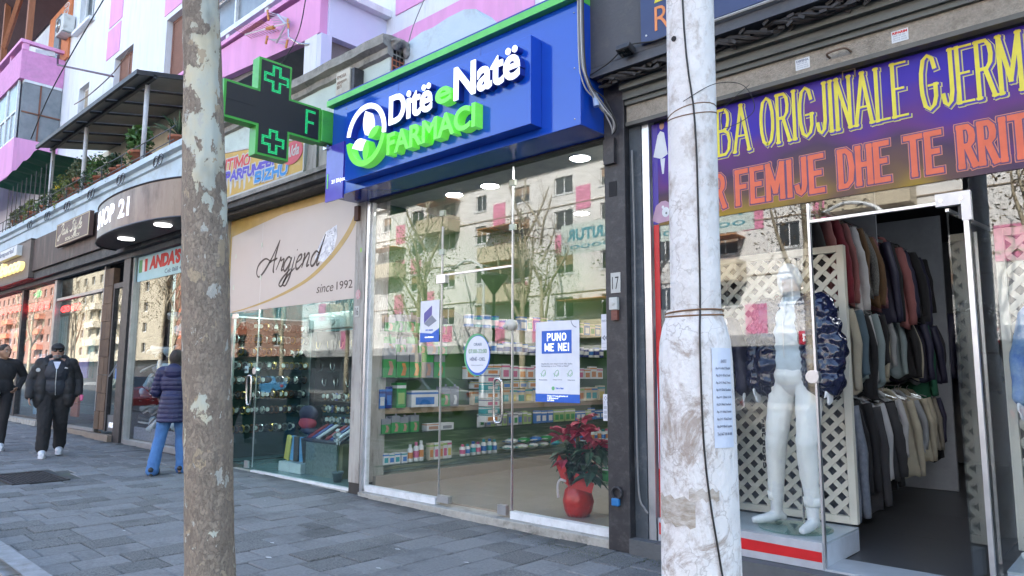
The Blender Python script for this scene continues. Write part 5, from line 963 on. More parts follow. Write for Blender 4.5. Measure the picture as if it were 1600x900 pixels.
def ledbar(x0, x1, z0, z1, s_, lab, y=.1):
    t = thing('led_sign', lab, 'led sign', ((x0+x1)/2, y, z0)); obj('case', MB().box(x0, x1, y, y+.06, z0, z1), blk, t)
    obj('lit_text', textmb(s_, x0+.1, z0+.05, x1-x0-.2, z1-z0-.1, fac(y-.001), .002, .05), rd, t)
ledbar(-25.9, -22.95, 3.06, 3.32, 'FARE  CARE', 'red scrolling LED sign, the leftmost in the opticians window', .08); ledbar(-22.3, -20.3, 2.98, 3.26, 'OPEN ARE', 'red scrolling LED sign in the middle pane', .08); ledbar(-19.25, -17.7, 2.78, 3.02, 'CIO CIO', 'red scrolling LED sign at the left edge of the wide window', .03)
ga = thing('led_arrow', 'small glowing green LED arrow above the middle red sign', 'led sign', (-21.3, .08, 3.3)); obj('arrow', MB().prism([(-21.9, 3.44), (-21.5, 3.5), (-21.45, 3.56), (-21.1, 3.5), (-21.1, 3.38), (-21.45, 3.34), (-21.5, 3.4)], fac(.08), 0, .02), em('led_green', (0, 0, 0), 1), ga)
tb = thing('tobacconist_shopfront', 'glass shopfront with dark mullions under the Tobacco sign', 'shopfront', (-22.5, 0, .2))
for a, b in ((-25.6, -22.4), (-22.2, -19.5)): pane(a, b, .35, 3.6, tb, GL)
pane(-30, -25.7, .35, 3.6, tb, GL)
obj('frame', MB().box(-22.38, -22.2, -.06, .08, .3, 3.8).box(-25.7, -25.6, -.06, .08, .3, 3.8).box(-30, -19.5, -.06, .06, 3.6, 3.7).box(-30, -19.5, -.05, .05, .3, .35), blk, tb); obj('plinth', MB().box(-30, -19.61, -.2, .1, -.0, .3), plinthM, tb)
obj('inner_wall', MB().box(-30, -19.5, 1.6, 1.7, .1, 3.7), M('shop_wall_teal', (.12, .2, .22), .7), tb); obj('floor', MB().box(-30, -19.5, .1, 1.6, .1, .3), M('shop_floor_grey', (0, 0, 0)), tb)
obj('opt_panel', MB().box(-25.6, -22.5, .3, .32, 2.85, 3.6), M('panel_pale', (.5, .5, .48), .7), tb); obj('lettering', textmb('OPTIKA', -24.9, 3.38, 1.6, .2, fac(.298), .003, .02).join(textmb('ALUSHANI', -25.4, 2.88, 2.6, .16, fac(.298), .003, .02)), pgy, tb)
obj('framed_picture', MB().box(-25.2, -23.8, .35, .4, 1.5, 2.7), cw, tb); obj('picture_face', MB().prism(ell(-24.5, 2.1, .35, .5, 20), fac(.349), 0, .002), cskin, tb)
obj('blue_stand', MB().box(-21.9, -21.2, .3, .5, .35, 1.9), M('blue_print', (.12, .3, .5), .5, c2=(.3, .5, .6), vs=4), tb)
for i in range(7): obj('blind_strip', MB().box(-20.9+i*.17, -20.8+i*.17, .35, .36, .35, 2.8), M('blind_teal', (.25, .4, .4), .6), tb)
# fascia boards
fb_ = thing('fascia_board', 'dark rusty brown sheet metal fascia below the planted terrace', 'fascia', (-18.3, -.3, 3.6))
obj('sheet', MB().box(-20.6, -14.3, -.30, -.21, 3.92, 4.72), rustBr, fb_); obj('grime_band', MB().box(-30, -10.9, -.24, -.02, 3.72, 3.9), grim, fb_); obj('lower_band', MB().box(-30, -10.9, -.12, .0, 3.62, 3.715), M('dark_slate_paint', (0, 0, 0)), fb_)
tq = thing('tobacco_sign', 'grey brown sign board with raised yellow lettering Tobacco and small white Imperial box', 'shop sign', (-22, -.35, 3.9))
obj('board', MB().box(-27, -20.62, -.36, -.21, 3.78, 4.72), M('taupe_board', (.16, .13, .11), .6, dirt=(.1, .08, .07), ds=2), tq); obj('trim', MB().box(-27, -20.60, -.37, -.2, 3.74, 3.775).box(-27, -20.6, -.37, -.2, 4.725, 4.75), blk, tq)
obj('lettering', textmb('Tobacco', -24.0, 3.98, 3.0, .34, fac(-.36), .1, .05, .1), M('letter_yellow', (.75, .55, .18), .4, emit=(1, .75, .3), es=.25), tq)
obj('white_box', MB().box(-23.2, -21.4, -.48, -.361, 4.40, 4.66), cw, tq); obj('box_lettering', textmb('Imperial', -23.1, 4.45, 1.4, .17, fac(-.481), .004, .02), pgy, tq)
jt = thing('jasi_sign', 'brown sign board with gold frame line and script reading Jasi Style', 'shop sign', (-17.2, -.4, 4.22)); obj('board', MB().box(-18.3, -16.05, -.42, -.34, 4.22, 4.74), M('sign_brown', (.10, .055, .045), .5), jt)
obj('frame_line', MB().box(-18.28, -16.07, -.426, -.421, 4.235, 4.25).box(-18.28, -16.07, -.426, -.421, 4.71, 4.725).box(-18.28, -18.25, -.426, -.421, 4.251, 4.709).box(-16.1, -16.07, -.426, -.421, 4.251, 4.709), M('gold_print', (.55, .45, .28), .5), jt)
obj('lettering', script('Jasi Style', -18.1, 4.46, .1, fac(-.421), .34, .25, 1.95), M('cream_print', (.65, .58, .42), .5), jt); obj('small_lettering', textmb('SOL-XHOI', -17.6, 4.29, .95, .07, fac(-.421), .002, .03), M('cream_print', (0, 0, 0)), jt)
s21 = thing('curved_canopy_sign', 'curved brown metal canopy sign reading SHOP 21 with two round lights underneath', 'shop sign', (-12.6, -.6, 3.7))
cur = spline([(-14.7, -.31), (-14.62, -.55), (-14.3, -.78), (-13.6, -.95), (-12.6, -1.02), (-11.6, -.95), (-10.95, -.78), (-10.7, -.6), (-10.65, -.31)], 6)
k = MB(); n = len(cur)
for x, y in cur: k.v += [(x, y, 3.76), (x, y, 4.38)]
k.f = [(2*i, 2*i+2, 2*i+3, 2*i+1) for i in range(n-1)]
fcurve = obj('curved_face', k, M('bronze_sheet', (.12, .08, .07), .38, .35, c2=(.2, .16, .13), vs=2, dirt=(.04, .025, .02), ds=2.5, stretch=(1, 1, .3)), s21, True)
obj('soffit', MB().add([(x, y, 3.762) for x, y in cur], [tuple(range(n))]), blk, s21); obj('top', MB().add([(x, y, 4.378) for x, y in cur], [tuple(range(n))[::-1]]), blk, s21)
obj('rim', MB().tube([(x, y-.005, 3.76) for x, y in cur], .02, 5).tube([(x, y-.005, 4.38) for x, y in cur], .015, 5), blk, s21)
L_ = [0]
for a, b in zip(cur, cur[1:]): L_.append(L_[-1]+math.hypot(b[0]-a[0], b[1]-a[1]))
def oncurve(u, v, d):
    s_ = u+.0
    for i in range(n-1):
        if L_[i+1] >= s_ or i == n-2:
            t = (s_-L_[i])/(L_[i+1]-L_[i]); a, b = cur[i], cur[i+1]; dx, dy = b[0]-a[0], b[1]-a[1]; l = math.hypot(dx, dy)
            return (a[0]+dx*t+dy/l*(d+.004), a[1]+dy*t-dx/l*(d+.004), v)
obj('lettering', textmb('SHOP', 1.05, 3.93, 1.2, .32, oncurve, .004, .03).join(textmb('21', 2.45, 3.93, .42, .32, oncurve, .004, .03)), whL, s21)
for x, y in ((-13.3, -.62), (-11.6, -.66)): obj('round_light', MB().lathe((x, y, 3.745), [(.13, 0), (.13, .015)], 20), em('canopy_glow', (1, 1, 1), 1.6), s21)
obj('panel', MB().box(-14.3, -10.66, -.3, -.215, 3.95, 4.45), rustBr, s21)
# ================================================================ CLOTHES SHOP FRONT
cs = thing('clothes_shopfront', 'glass clothes shopfront with open door, silver frame and printed purple and yellow film above', 'shopfront', (-1.3, 0, .1))
obj('plinth', MB().box(-3.02, 2.5, -.14, .1, -.05, .115), M('step_stone', (0, 0, 0)), cs); obj('threshold', MB().box(-1.80, -.86, -.02, .35, .116, .13), M('threshold_marble', (.42, .45, .48), .3), cs)
pane(-3.05, -1.80, .30, 3.52, cs, GL); pane(-1.79, -.85, 2.50, 3.52, cs, GL); pane(-.82, 1.4, .14, 3.52, cs, GL)
obj('left_post', MB().box(-3.125, -3.06, -.04, .05, .12, 3.55), alu, cs); obj('red_strip', MB().box(-3.048, -3.0, -.006, -.001, .16, 2.64), M('tape_red', (.55, .01, .015), .4), cs)
obj('bottom_rail', MB().box(-3.05, -1.795, -.03, .03, .12, .295), M('silver_rail', (.5, .52, .56), .35, .3), cs); obj('red_tape', MB().prism([(-3.04, .17), (-1.80, .17), (-1.80, .235), (-3.04, .26)], fac(-.0305), 0, .001), M('tape_red', (0, 0, 0)), cs)
obj('door_frame', MB().box(-1.80, -1.785, -.01, .025, .12, 2.62).box(-1.785, -.86, -.01, .025, 2.48, 2.498).box(-.856, -.828, -.015, .025, .12, 2.5), alu, cs)
obj('patch_fitting', MB().box(-1.0, -.81, -.02, .03, 2.465, 2.545).box(-.862, -.81, -.021, .031, 2.36, 2.4649), M('fitting_pale', (.6, .6, .6), .35, .4), cs); obj('fitting_screw', MB().tube([(-.97, -.024, 2.5), (-.97, -.02, 2.5)], .012, 10).tube([(-.86, -.024, 2.5), (-.86, -.02, 2.5)], .012, 10), steel, cs)
obj('lock', MB().tube([(-1.81, -.03, 1.40), (-1.81, .03, 1.40)], .045, 18).box(-1.84, -1.77, -.02, .02, 1.36, 1.44), alu, cs)
rz = Matrix.Rotation(R(84), 3, 'Z')
dl = obj('open_door', MB().obox((-.90, .46, 1.29), (.88, .01, 2.30), rz), GL, cs); obj('door_edge', MB().obox((-.945, .905, 1.29), (.012, .02, 2.3), rz).obox((-.90, .46, 2.445), (.88, .02, .02), rz), alu, dl); obj('door_hinge', MB().obox((-.86, .06, 2.42), (.1, .04, .08), rz).obox((-.86, .06, .18), (.1, .04, .08), rz), blk, dl)
# printed film
pf_ = M('printed_film_purple', (.1, .05, .4), .35, spec=.2)
N = pf_.node_tree.nodes; LK = pf_.node_tree.links; tc = N.new('ShaderNodeTexCoord'); nz = N.new('ShaderNodeTexNoise'); nz.inputs['Scale'].default_value = 1.1; nz.inputs['Detail'].default_value = 2
mp_ = N.new('ShaderNodeMapping'); mp_.inputs['Scale'].default_value = (.9, 1, 1.6); LK.new(tc.outputs['Object'], mp_.inputs[0]); LK.new(mp_.outputs[0], nz.inputs[0])
sp = N.new('ShaderNodeSeparateXYZ'); LK.new(tc.outputs['Object'], sp.inputs[0])
def mt2(op, a, b):
    q_ = N.new('ShaderNodeMath'); q_.operation = op
    for i, x in enumerate((a, b)):
        if isinstance(x, (int, float)): q_.inputs[i].default_value = x
        else: LK.new(x, q_.inputs[i])
    return q_.outputs[0]
zz = mt2('MULTIPLY', mt2('SUBTRACT', 3.4, sp.outputs['Z']), .74); f_ = mt2('ADD', zz, mt2('MULTIPLY', nz.outputs['Fac'], 1.1)); f_ = mt2('SUBTRACT', f_, .42)
rp = N.new('ShaderNodeValToRGB'); LK.new(f_, rp.inputs[0]); e_ = rp.color_ramp.elements; e_[0].position = 0; e_[0].color = (.022, .012, .34, 1); e_[1].position = 1; e_[1].color = (.55, .36, .02, 1)
for p_, c_ in ((.25, (.045, .02, .30, 1)), (.42, (.11, .03, .16, 1)), (.55, (.065, .035, .075, 1)), (.72, (.11, .06, .05, 1)), (.85, (.30, .19, .02, 1))): x_ = e_.new(p_); x_.color = c_
LK.new(rp.outputs[0], N['Principled BSDF'].inputs['Base Color'])
OX = 1.3  # film coordinates are local to the shopfront
film = obj('printed_film', MB().box(-2.995, 1.4, -.008, -.003, 2.63, 3.50), pf_, cs)
yel = M('print_yellow', (.72, .62, .03), .4); ora = M('print_orange_red', (.68, .11, .04), .4); oul = M('print_pale_outline', (.62, .20, .12), .4); vio = M('print_dark_violet', (.10, .04, .12), .4); yol = M('print_pale_yellow', (.6, .55, .12), .4)
for s_, a, b in (('ROBA', -2.74, -2.19), ('ORIGJINALE', -2.115, -1.115), ('GJERMANE', -1.045, -.14)):
    K = dict(st=.024, serif=.018, gap=.26, thin=.6)
    obj('lettering_shadow', sfont(s_, a+.012, 3.083, b-a, .385, fac(-.0085), extra=.007, d=.0002, **K), yol, film); obj('lettering_gap', sfont(s_, a+.008, 3.087, b-a, .385, fac(-.0105), extra=.0045, d=.0002, **K), M('print_indigo', (.05, .02, .3), .4), film)
    obj('lettering', sfont(s_, a, 3.096, b-a, .385, fac(-.0125), d=.0002, **K), yel, film)
for s_, a, b in (('PER', -2.72, -2.40), ('FEMIJE', -2.325, -1.665), ('DHE', -1.575, -1.245), ('TE', -1.16, -.94), ('RRITUR', -.86, -.27)):
    K = dict(st=.036, serif=.020, gap=.34)
    obj('lettering_outline', sfont(s_, a, 2.682, b-a, .283, fac(-.0085), extra=.013, d=.0002, **K), oul, film); obj('lettering_gap', sfont(s_, a, 2.682, b-a, .283, fac(-.0105), extra=.0085, d=.0002, **K), vio, film)
    obj('lettering', sfont(s_, a, 2.682, b-a, .283, fac(-.0125), d=.0002, **K), ora, film)
def flatfig(polys, par, y):
    for nm, P, m_ in polys: obj(nm, MB().prism(P, fac(y), 0, .0006), m_, par)
lf = obj('left_film', MB().box(-3.049, -2.996, -.008, -.003, 2.645, 3.50), M('print_indigo', (0, 0, 0)), cs)
flatfig([('child_dress_print', [(-3.035, 3.22), (-2.99, 3.40), (-2.965, 3.43), (-2.93, 3.41), (-2.90, 3.22), (-2.96, 3.19)], cw), ('child_head_print', ell(-2.95, 3.47, .022, .03, 14), cskin), ('child_hair_print', ell(-2.948, 3.488, .026, .022, 12, 0, 180), brn), ('child_legs_print', [(-2.97, 3.19), (-2.955, 3.06), (-2.94, 3.06), (-2.925, 3.19)], cw), ('shirt_print', [(-3.06, 2.68), (-3.02, 2.80), (-2.97, 2.83), (-2.93, 2.83), (-2.88, 2.80), (-2.86, 2.70), (-2.89, 2.66), (-3.0, 2.65)], M('print_mauve', (.45, .28, .38), .5))], lf, -.0088)
flatfig([('bear_face_print', ell(-2.93, 2.735, .035, .042, 16)+[], cw), ('bear_ear_print', ell(-2.955, 2.78, .012, .014, 8), cw), ('bear_nose_print', ell(-2.925, 2.725, .008, .01, 8), blk)], lf, -.0098)
# shutter bar, guides, black fascia, upper board
shu = thing('roller_shutter', 'rolled up metal shutter with pitted beige bottom bar above the clothes shop window', 'shutter', (-1, -.1, 3.54))
pit = M('pitted_beige_metal', (.36, .32, .26), .7, c2=(.25, .22, .18), vs=60, bump=.9, bs=120, dirt=(.16, .14, .11), ds=9)
obj('bottom_bar', MB().box(-3.24, 2.4, -.09, -.03, 3.545, 3.69), pit, shu); obj('lip', MB().box(-3.24, 2.4, -.11, -.03, 3.51, 3.543), M('shutter_lip', (.10, .095, .08), .5, dirt=(.05, .05, .04)), shu)
gm = M('green_grey_metal', (.12, .125, .11), .55, c2=(.08, .085, .075), vs=4, dirt=(.05, .05, .045), ds=6, stretch=(.4, 2, 2))
obj('guide_profile', MB().box(-3.24, 2.4, -.12, -.02, 3.692, 3.73).box(-3.24, 2.4, -.15, -.02, 3.732, 3.80).box(-3.24, 2.4, -.20, -.02, 3.803, 3.86), gm, shu)
obj('pull_handle', MB().tube(spline([(-1.56, -.1, 3.60), (-1.56, -.15, 3.615), (-1.45, -.15, 3.62), (-1.42, -.1, 3.60)], 4), .008, 6).tube([(-1.5, -.045, 3.44), (-1.5, -.045, 3.50), (-1.42, -.045, 3.50), (-1.42, -.045, 3.44)], .006, 6), M('rust_handle', (.15, .1, .07), .7), shu)
for s_, x, m_ in (('DEFENA', -1.80, pgy), ('RIPARIM', -1.17, M('print_red', (0, 0, 0)))):
    st = thing('sticker', 'small white repair sticker reading %s on the pitted shutter bar' % s_, 'sticker', (x, -.091, 3.58)); obj('sheet', MB().box(x, x+.1, -.0925, -.0905, 3.58, 3.66), cw, st); obj('lettering', textmb(s_, x+.006, 3.635, .088, .018, fac(-.0927), .0006, .06), m_, st); obj('small_print', textmb('069 20 00\nqmnq nmq\nmnnq nmqi', x+.01, 3.587, .08, .042, fac(-.0927), .0006), pgy, st)
bf = thing('grey_fascia', 'dark grey painted projecting fascia with navy sign board above the clothes shop', 'fascia', (-1, -.3, 3.95))
obj('box', MB().box(-3.56, 2.6, -.30, -.02, 4.02, 6.1), dgrey, bf, bevel=.01); obj('sloped_lip', MB().add([(-3.56, -.3, 4.02), (2.6, -.3, 4.02), (2.6, -.32, 3.93), (-3.44, -.32, 3.93), (-3.56, -.02, 4.02), (-3.44, -.02, 3.93), (2.6, -.02, 3.93)], [(0, 3, 2, 1), (3, 5, 6, 2), (0, 4, 5, 3)]), dgrey, bf)
ub = obj('sign_board', MB().box(-2.93, 2.5, -.335, -.302, 4.06, 5.6), M('navy_board', (.025, .045, .13), .4, c2=(.02, .035, .11), vs=2), bf)
o2 = M('print_orange', (.75, .25, .07), .45)
obj('lettering', textmb('R', -2.80, 4.13, .13, .20, fac(-.336), .003, -.005).join(textmb('OBA', -2.64, 4.13, .3, .2, fac(-.336), .003, -.005)).join(textmb('TE', -2.215, 4.18, .17, .2, fac(-.336), .003, -.005)).join(textmb('PERDORURA', -1.97, 4.18, 1.0, .2, fac(-.336), .003, -.005)), o2, ub)
obj('upper_lettering', textmb('ARTI SHOP', -2.80, 4.36, 2.2, .45, fac(-.336), .003, .05), yel, ub); obj('screw', MB().tube([(-2.88, -.34, 4.12), (-2.88, -.334, 4.12)], .008, 8), cw, ub)
obj('trim_wire', MB().tube([(-2.4, -.34, 4.04), (2.4, -.34, 4.03)], .01, 5), M('pale_cable', (0, 0, 0)), bf)
fld = thing('floodlight', 'small black square floodlight fixed to the grey fascia', 'floodlight', (-3.0, -.33, 4.05)); obj('body', MB().obox((-3.05, -.38, 4.04), (.13, .10, .05), Matrix.Rotation(R(-20), 3, 'X')), blk, fld, bevel=.005); obj('lens', MB().obox((-3.05, -.385, 4.01), (.10, .08, .006), Matrix.Rotation(R(-20), 3, 'X')), GLW, fld); obj('bracket', MB().box(-3.09, -3.01, -.345, -.305, 4.05, 4.08), blk, fld)
wire('cable', [(-3.44, -.34, 3.95), (-3.25, -.34, 4.0), (-3.05, -.34, 4.09), (-2.8, -.34, 4.05), (-2.6, -.35, 4.06)], .006, 'thin black wire looping from the floodlight along the fascia')
vine = MB(); rr = random.Random(8)
for s_ in range(5):
    ph = rr.random()*6; vine.tube([(-3.40+i*.07, -.25+.04*math.cos(i*.9+ph), 3.885+.032*math.sin(i*.9+ph)+.01*math.sin(i*.23)) for i in range(82)], .014, 5)
for i in range(240): x = rr.uniform(-3.4, 2.3); vine.obox((x, -.25+rr.uniform(-.05, .04), 3.885+rr.uniform(-.04, .035)), (.05, .012, .022), Matrix.Rotation(rr.uniform(-.8, .8), 3, 'Y'))
tag(obj('cable_garland', vine, M('dark_garland', (.03, .027, .026), .7)), 'thick dark twisted garland of cables under the grey fascia', 'garland')
# interior
dkf = M('dark_floor_tile', (.07, .07, .075), .35, c2=(.06, .06, .064), vs=2)
obj('floor', MB().box(-3.05, 3, .12, 8, -.02, .112), dkf, cs)
for i in range(3):
    for j in range(4):
        if i < 2 or j > 0: obj('floor_tile', MB().box(-1.78+i*.8, -1.784+i*.8+.8, .36+j*1.2, .36+j*1.2+1.195, .1125, .118), dkf, cs)
shw = M('shop_wall_grey', (.16, .165, .18), .8); obj('side_wall', MB().box(-3.1, -3.06, .12, 8, .115, 3.5), shw, cs); obj('back_wall', MB().box(-3.05, 3, 7.6, 7.7, .115, 3.5), shw, cs); obj('ceiling', MB().box(-3.1, 3, .06, 8, 3.53, 3.57), M('dark_ceiling', (.08, .08, .09), .7), cs); obj('right_wall', MB().box(2.6, 2.7, .02, 8, .115, 3.5), shw, cs)
for x, y in ((-.35, 1.6), (-.3, 2.6)):
    t = thing('ceiling_panel_lamp', 'long white ceiling lamp %s the shop door' % ('just inside' if y < 2 else 'further behind'), 'ceiling light', (x, y, 3.4)); obj('diffuser', MB().box(x-.3, x+.3, y-.06, y+.06, 3.44, 3.47), em('panel_glow', (.9, .95, 1), 9), t); obj('housing', MB().box(x-.32, x+.32, y-.08, y+.08, 3.471, 3.50), whiteF, t)
# display platform and lattice
def platform(nm, x0, x1, y0, y1, lab):
    t = thing(nm, lab, 'platform', ((x0+x1)/2, y0, .12)); obj('body', MB().box(x0, x1, y0, y1, .12, .272), M('platform_white', (.5, .55, .62), .4), t, bevel=.004); obj('top_board', MB().box(x0, x1-.002, y0+.002, y1, .2735, .288), M('platform_top', (.42, .48, .52), .3), t); return t
platform('display_platform', -3.04, -1.79, .04, .72, 'low white display platform under the mannequin in the left clothes window'); platform('display_platform', -.78, .6, .04, .6, 'low white display platform in the right clothes window')
lw = M('lattice_cream', (.62, .60, .52), .5, c2=(.56, .54, .46), vs=4)
def lattice(x0, x1, z0, z1, y, lab):
    t = thing('lattice_screen', lab, 'lattice screen', ((x0+x1)/2, y, z0)); b = .055
    obj('frame', MB().box(x0, x0+b, y-.03, y+.03, z0, z1).box(x1-b, x1, y-.03, y+.03, z0, z1).box(x0+b, x1-b, y-.03, y+.03, z0, z0+b).box(x0+b, x1-b, y-.03, y+.03, z1-b, z1), lw, t, bevel=.003)
    W_, H_ = x1-x0-2*b, z1-z0-2*b; st_ = .125; k = -H_
    for sg in (1, -1):
        c = -H_ if sg == 1 else 0
        s0 = c
        while s0 < W_+ (0 if sg == 1 else H_):
            # line: u = s0 + sg*v
            pts = []
            for v in (0, H_): pts.append((s0+sg*v, v))
            (u0, v0), (u1, v1) = pts
            def clip(u0, v0, u1, v1):
                P = [[u0, v0], [u1, v1]]
                for a in (0, 1):
                    o = 1-a; du = P[o][0]-P[a][0]; dv = P[o][1]-P[a][1]
                    if P[a][0] < 0 and P[o][0] > 0: f = -P[a][0]/du; P[a] = [0, P[a][1]+dv*f]
                    elif P[a][0] > W_ and P[o][0] < W_: f = (W_-P[a][0])/du; P[a] = [W_, P[a][1]+dv*f]
                return P
            P = clip(u0, v0, u1, v1); L3 = math.hypot(P[1][0]-P[0][0], P[1][1]-P[0][1])
            if L3 > .06 and -1e-6 <= P[0][0] <= W_+1e-6 and -1e-6 <= P[1][0] <= W_+1e-6:
                cx, cz_ = x0+b+(P[0][0]+P[1][0])/2, z0+b+(P[0][1]+P[1][1])/2
                obj('slat', MB().obox((cx, y-.006*sg, cz_), (L3+.01, .010, .038), Matrix.Rotation(-sg*math.pi/4, 3, 'Y')), lw, t)
            s0 += st_
    return t
lattice(-3.02, -1.80, .30, 2.43, .76, 'cream wooden lattice screen behind the mannequin in the left window')
lattice(-.80, .5, .30, 2.4, .66, 'cream wooden lattice screen in the right window beside the open door')
# clothes on rails
def garment(w_, h_, th, seed, sleeve=True, flare=.06, puff=0):
    q = random.Random(seed); nx, nz_ = 12, 12; mb = MB(); ph = q.random()*6; sk = q.uniform(-.03, .03)
    for side in (0, 1):
        for j in range(nz_+1):
            t = j/nz_; hw = w_/2*(1+flare*t)*(.9 if j == 0 else 1)
            for i in range(nx+1):
                s_ = -1+2*i/nx; x = s_*hw+sk*t*t
                zz_ = -t*h_-(abs(s_)**1.7)*.08*(1-t)-(.02*math.sin(i*1.3+ph)*t)
                d = th/2*(1-abs(s_)**3*.75)*(.4+.6*min(1, t*2.2))
                if puff: d += .018*abs(math.sin(t*h_/.075*math.pi))
                d = d*(1 if side else -1)+.03*t*noise.noise((s_*2.2+seed, t*1.3, side*.5+ph))+.022*t*math.sin(i*1.05+ph+t)
                mb.v.append((x, d, zz_))
    o = (nx+1)*(nz_+1)
    for j in range(nz_):
        for i in range(nx):
            a = j*(nx+1)+i; mb.f += [(a, a+1, a+nx+2, a+nx+1), (o+a, o+a+nx+1, o+a+nx+2, o+a+1)]
        for i in (0, nx):
            a = j*(nx+1)+i; b = a+nx+1; mb.f.append((a, b, o+b, o+a) if i == 0 else (a, o+a, o+b, b))
    for i in range(nx): mb.f += [(i+1, i, o+i, o+i+1), (nz_*(nx+1)+i, nz_*(nx+1)+i+1, o+nz_*(nx+1)+i+1, o+nz_*(nx+1)+i)]
    SL = []
    for sg in (1, -1):
        n = 12; P = []; r_ = []
        for i in range(n+1):
            t = i/n; P.append((sg*(w_*(.42+.14*min(1, t*2.5))+.007*math.sin(t*5+ph)), .012*math.sin(t*4+ph)*sg+.02*t, -.05-t*h_*q.uniform(.86, .9))); r_.append((.062-.02*t)*(1+(.28*abs(math.sin(i*1.9)) if puff else .05*math.sin(i*1.1+ph))))
        SL.append(mesh('sleeve', MB().tube(P, r_, 8, True, .65), cw, smooth=True))
    col_ = mesh('collar', MB().tube([(-.09, -.03, -.02), (-.05, .0, .025), (0, .02, .035), (.05, 0, .025), (.09, -.03, -.02)], .022+.02*puff, 7), cw, smooth=True)
    return mesh('garment_body', mb, cw, smooth=True), SL, col_
hng = mesh('hanger', MB().tube([(-.19, 0, -.03), (0, 0, .03), (.19, 0, -.03)], .006, 5).tube([(0, 0, .03), (0, 0, .07), (.015, .0, .09)], .004, 4), alu)
GM = [garment(.44, .60, .08, 1), garment(.40, .68, .06, 2), garment(.46, .54, .10, 3, flare=.2), garment(.46, .66, .15, 5, puff=1), garment(.42, .5, .06, 6), garment(.45, .76, .09, 7), garment(.38, .58, .05, 8, flare=-.05), garment(.48, .64, .11, 9, flare=.12)]
def cloth(nm, c, **k): return M('cloth_'+nm, c, .9, bump=.3, bs=120, **k)
CL = {n_: cloth(n_, c, **k) for n_, c, k in [('dusty pink', (.27, .10, .10), {}), ('dark red', (.17, .012, .025), {}), ('white', (.5, .5, .52), {}), ('brown', (.12, .065, .03), {}), ('floral', (.10, .05, .06), dict(c2=(.3, .1, .12), vs=40)), ('grey tweed', (.18, .18, .17), dict(c2=(.06, .06, .06), vs=90)), ('black', (.015, .015, .018), {}), ('navy', (.02, .025, .05), {}), ('cream', (.40, .37, .29), {}), ('pale blue', (.22, .28, .30), {}), ('blue grey', (.08, .13, .17), {}), ('charcoal', (.04, .04, .045), {}), ('green', (.02, .12, .07), {}), ('denim grey', (.13, .15, .19), dict(c2=(.2, .22, .26), vs=30)), ('beige', (.26, .24, .20), {}), ('pale grey', (.3, .32, .34), {})]}
def hang(tier, i, x, y, z, g, cn3, word, sc=1.0, rz_=0):
    m_ = CL[cn3]; t = thing('hanging_garment', '%s %s, %s from the door on the %s rail' % (cn3, word, ORD[i], tier), 'garment', (x, y, z), 'clothes on the %s rail' % tier)
    t.rotation_euler = (0, 0, rz_); t.scale = (sc, sc*.9, sc*rnd.uniform(.95, 1.18))
    if g < 3: g = rnd.choice([0, 1, 2, 4, 5, 6, 7])
    for nm, me in (('garment_body', GM[g][0]), ('sleeve', GM[g][1][0]), ('sleeve', GM[g][1][1]), ('collar', GM[g][2])):
        o = bpy.data.objects.new(nm, me); COL.objects.link(o); o.parent = t; setmat(o, m_)
    o = bpy.data.objects.new('hanger', hng); COL.objects.link(o); o.parent = t
seq = [('black', 'coat', 0), ('dusty pink', 'puffer jacket', 3), ('dark red', 'puffer jacket', 3), ('dusty pink', 'quilted jacket', 3), ('white', 'puffer jacket', 3), ('brown', 'coat', 0), ('floral', 'jacket', 1), ('grey tweed', 'coat', 0), ('brown', 'jacket', 1), ('floral', 'puffer jacket', 3), ('navy', 'coat', 0), ('black', 'jacket', 1), ('dusty pink', 'coat', 0), ('black', 'puffer jacket', 3), ('charcoal', 'puffer jacket', 3), ('navy', 'quilted jacket', 3), ('charcoal', 'coat', 0), ('black', 'coat', 1)]
seq = seq[:12]+[('charcoal', 'jacket', 1), ('dusty pink', 'jacket', 3), ('navy', 'puffer jacket', 3)]+seq[12:]
for i, (c, wd_, g) in enumerate(seq): hang('top', i, -2.18+rnd.uniform(-.04, .05), .86+i*.155, 2.76+rnd.uniform(-.02, .02), g, c, wd_, rnd.uniform(.95, 1.2), rnd.uniform(-.45, .5))
seq = [('black', 'sweatshirt'), ('charcoal', 'sweatshirt'), ('cream', 'sweater'), ('pale grey', 'sweatshirt'), ('blue grey', 'sweater'), ('pale blue', 'shirt'), ('black', 'sweatshirt'), ('white', 'zip top'), ('pale blue', 'sweater'), ('black', 'fleece'), ('charcoal', 'fleece'), ('cream', 'zip top'), ('blue grey', 'fleece'), ('navy', 'sweater'), ('pale grey', 'top'), ('green', 'sweater'), ('black', 'coat'), ('navy', 'coat'), ('charcoal', 'coat')]
seq = seq[:9]+[('white', 'shirt'), ('black', 'top'), ('cream', 'cardigan'), ('pale grey', 'sweater'), ('navy', 'sweatshirt'), ('pale blue', 'top')]+seq[9:]
seq = seq[:26]
for i, (c, wd_) in enumerate(seq): hang('middle', i, -2.15+rnd.uniform(-.04, .05), .88+i*.135, 2.02+rnd.uniform(-.015, .015), rnd.choice([0, 1, 2]), c, wd_, rnd.uniform(.9, 1.12), rnd.uniform(-.3, .4))
seq = [('denim grey', 'jeans jacket'), ('denim grey', 'knitted top'), ('black', 'long coat'), ('black', 'coat with small badge'), ('charcoal', 'coat'), ('pale blue', 'shirt'), ('white', 'shirt with black print'), ('beige', 'top'), ('charcoal', 'long fleece'), ('black', 'fleece'), ('pale grey', 'top'), ('white', 'blouse'), ('cream', 'trousers'), ('beige', 'top'), ('white', 'top'), ('navy', 'coat'), ('black', 'coat')]
seq = seq[:10]+[('white', 'shirt'), ('cream', 'shirt'), ('white', 'long blouse'), ('beige', 'trousers'), ('pale grey', 'trousers'), ('cream', 'knit')]+seq[10:]
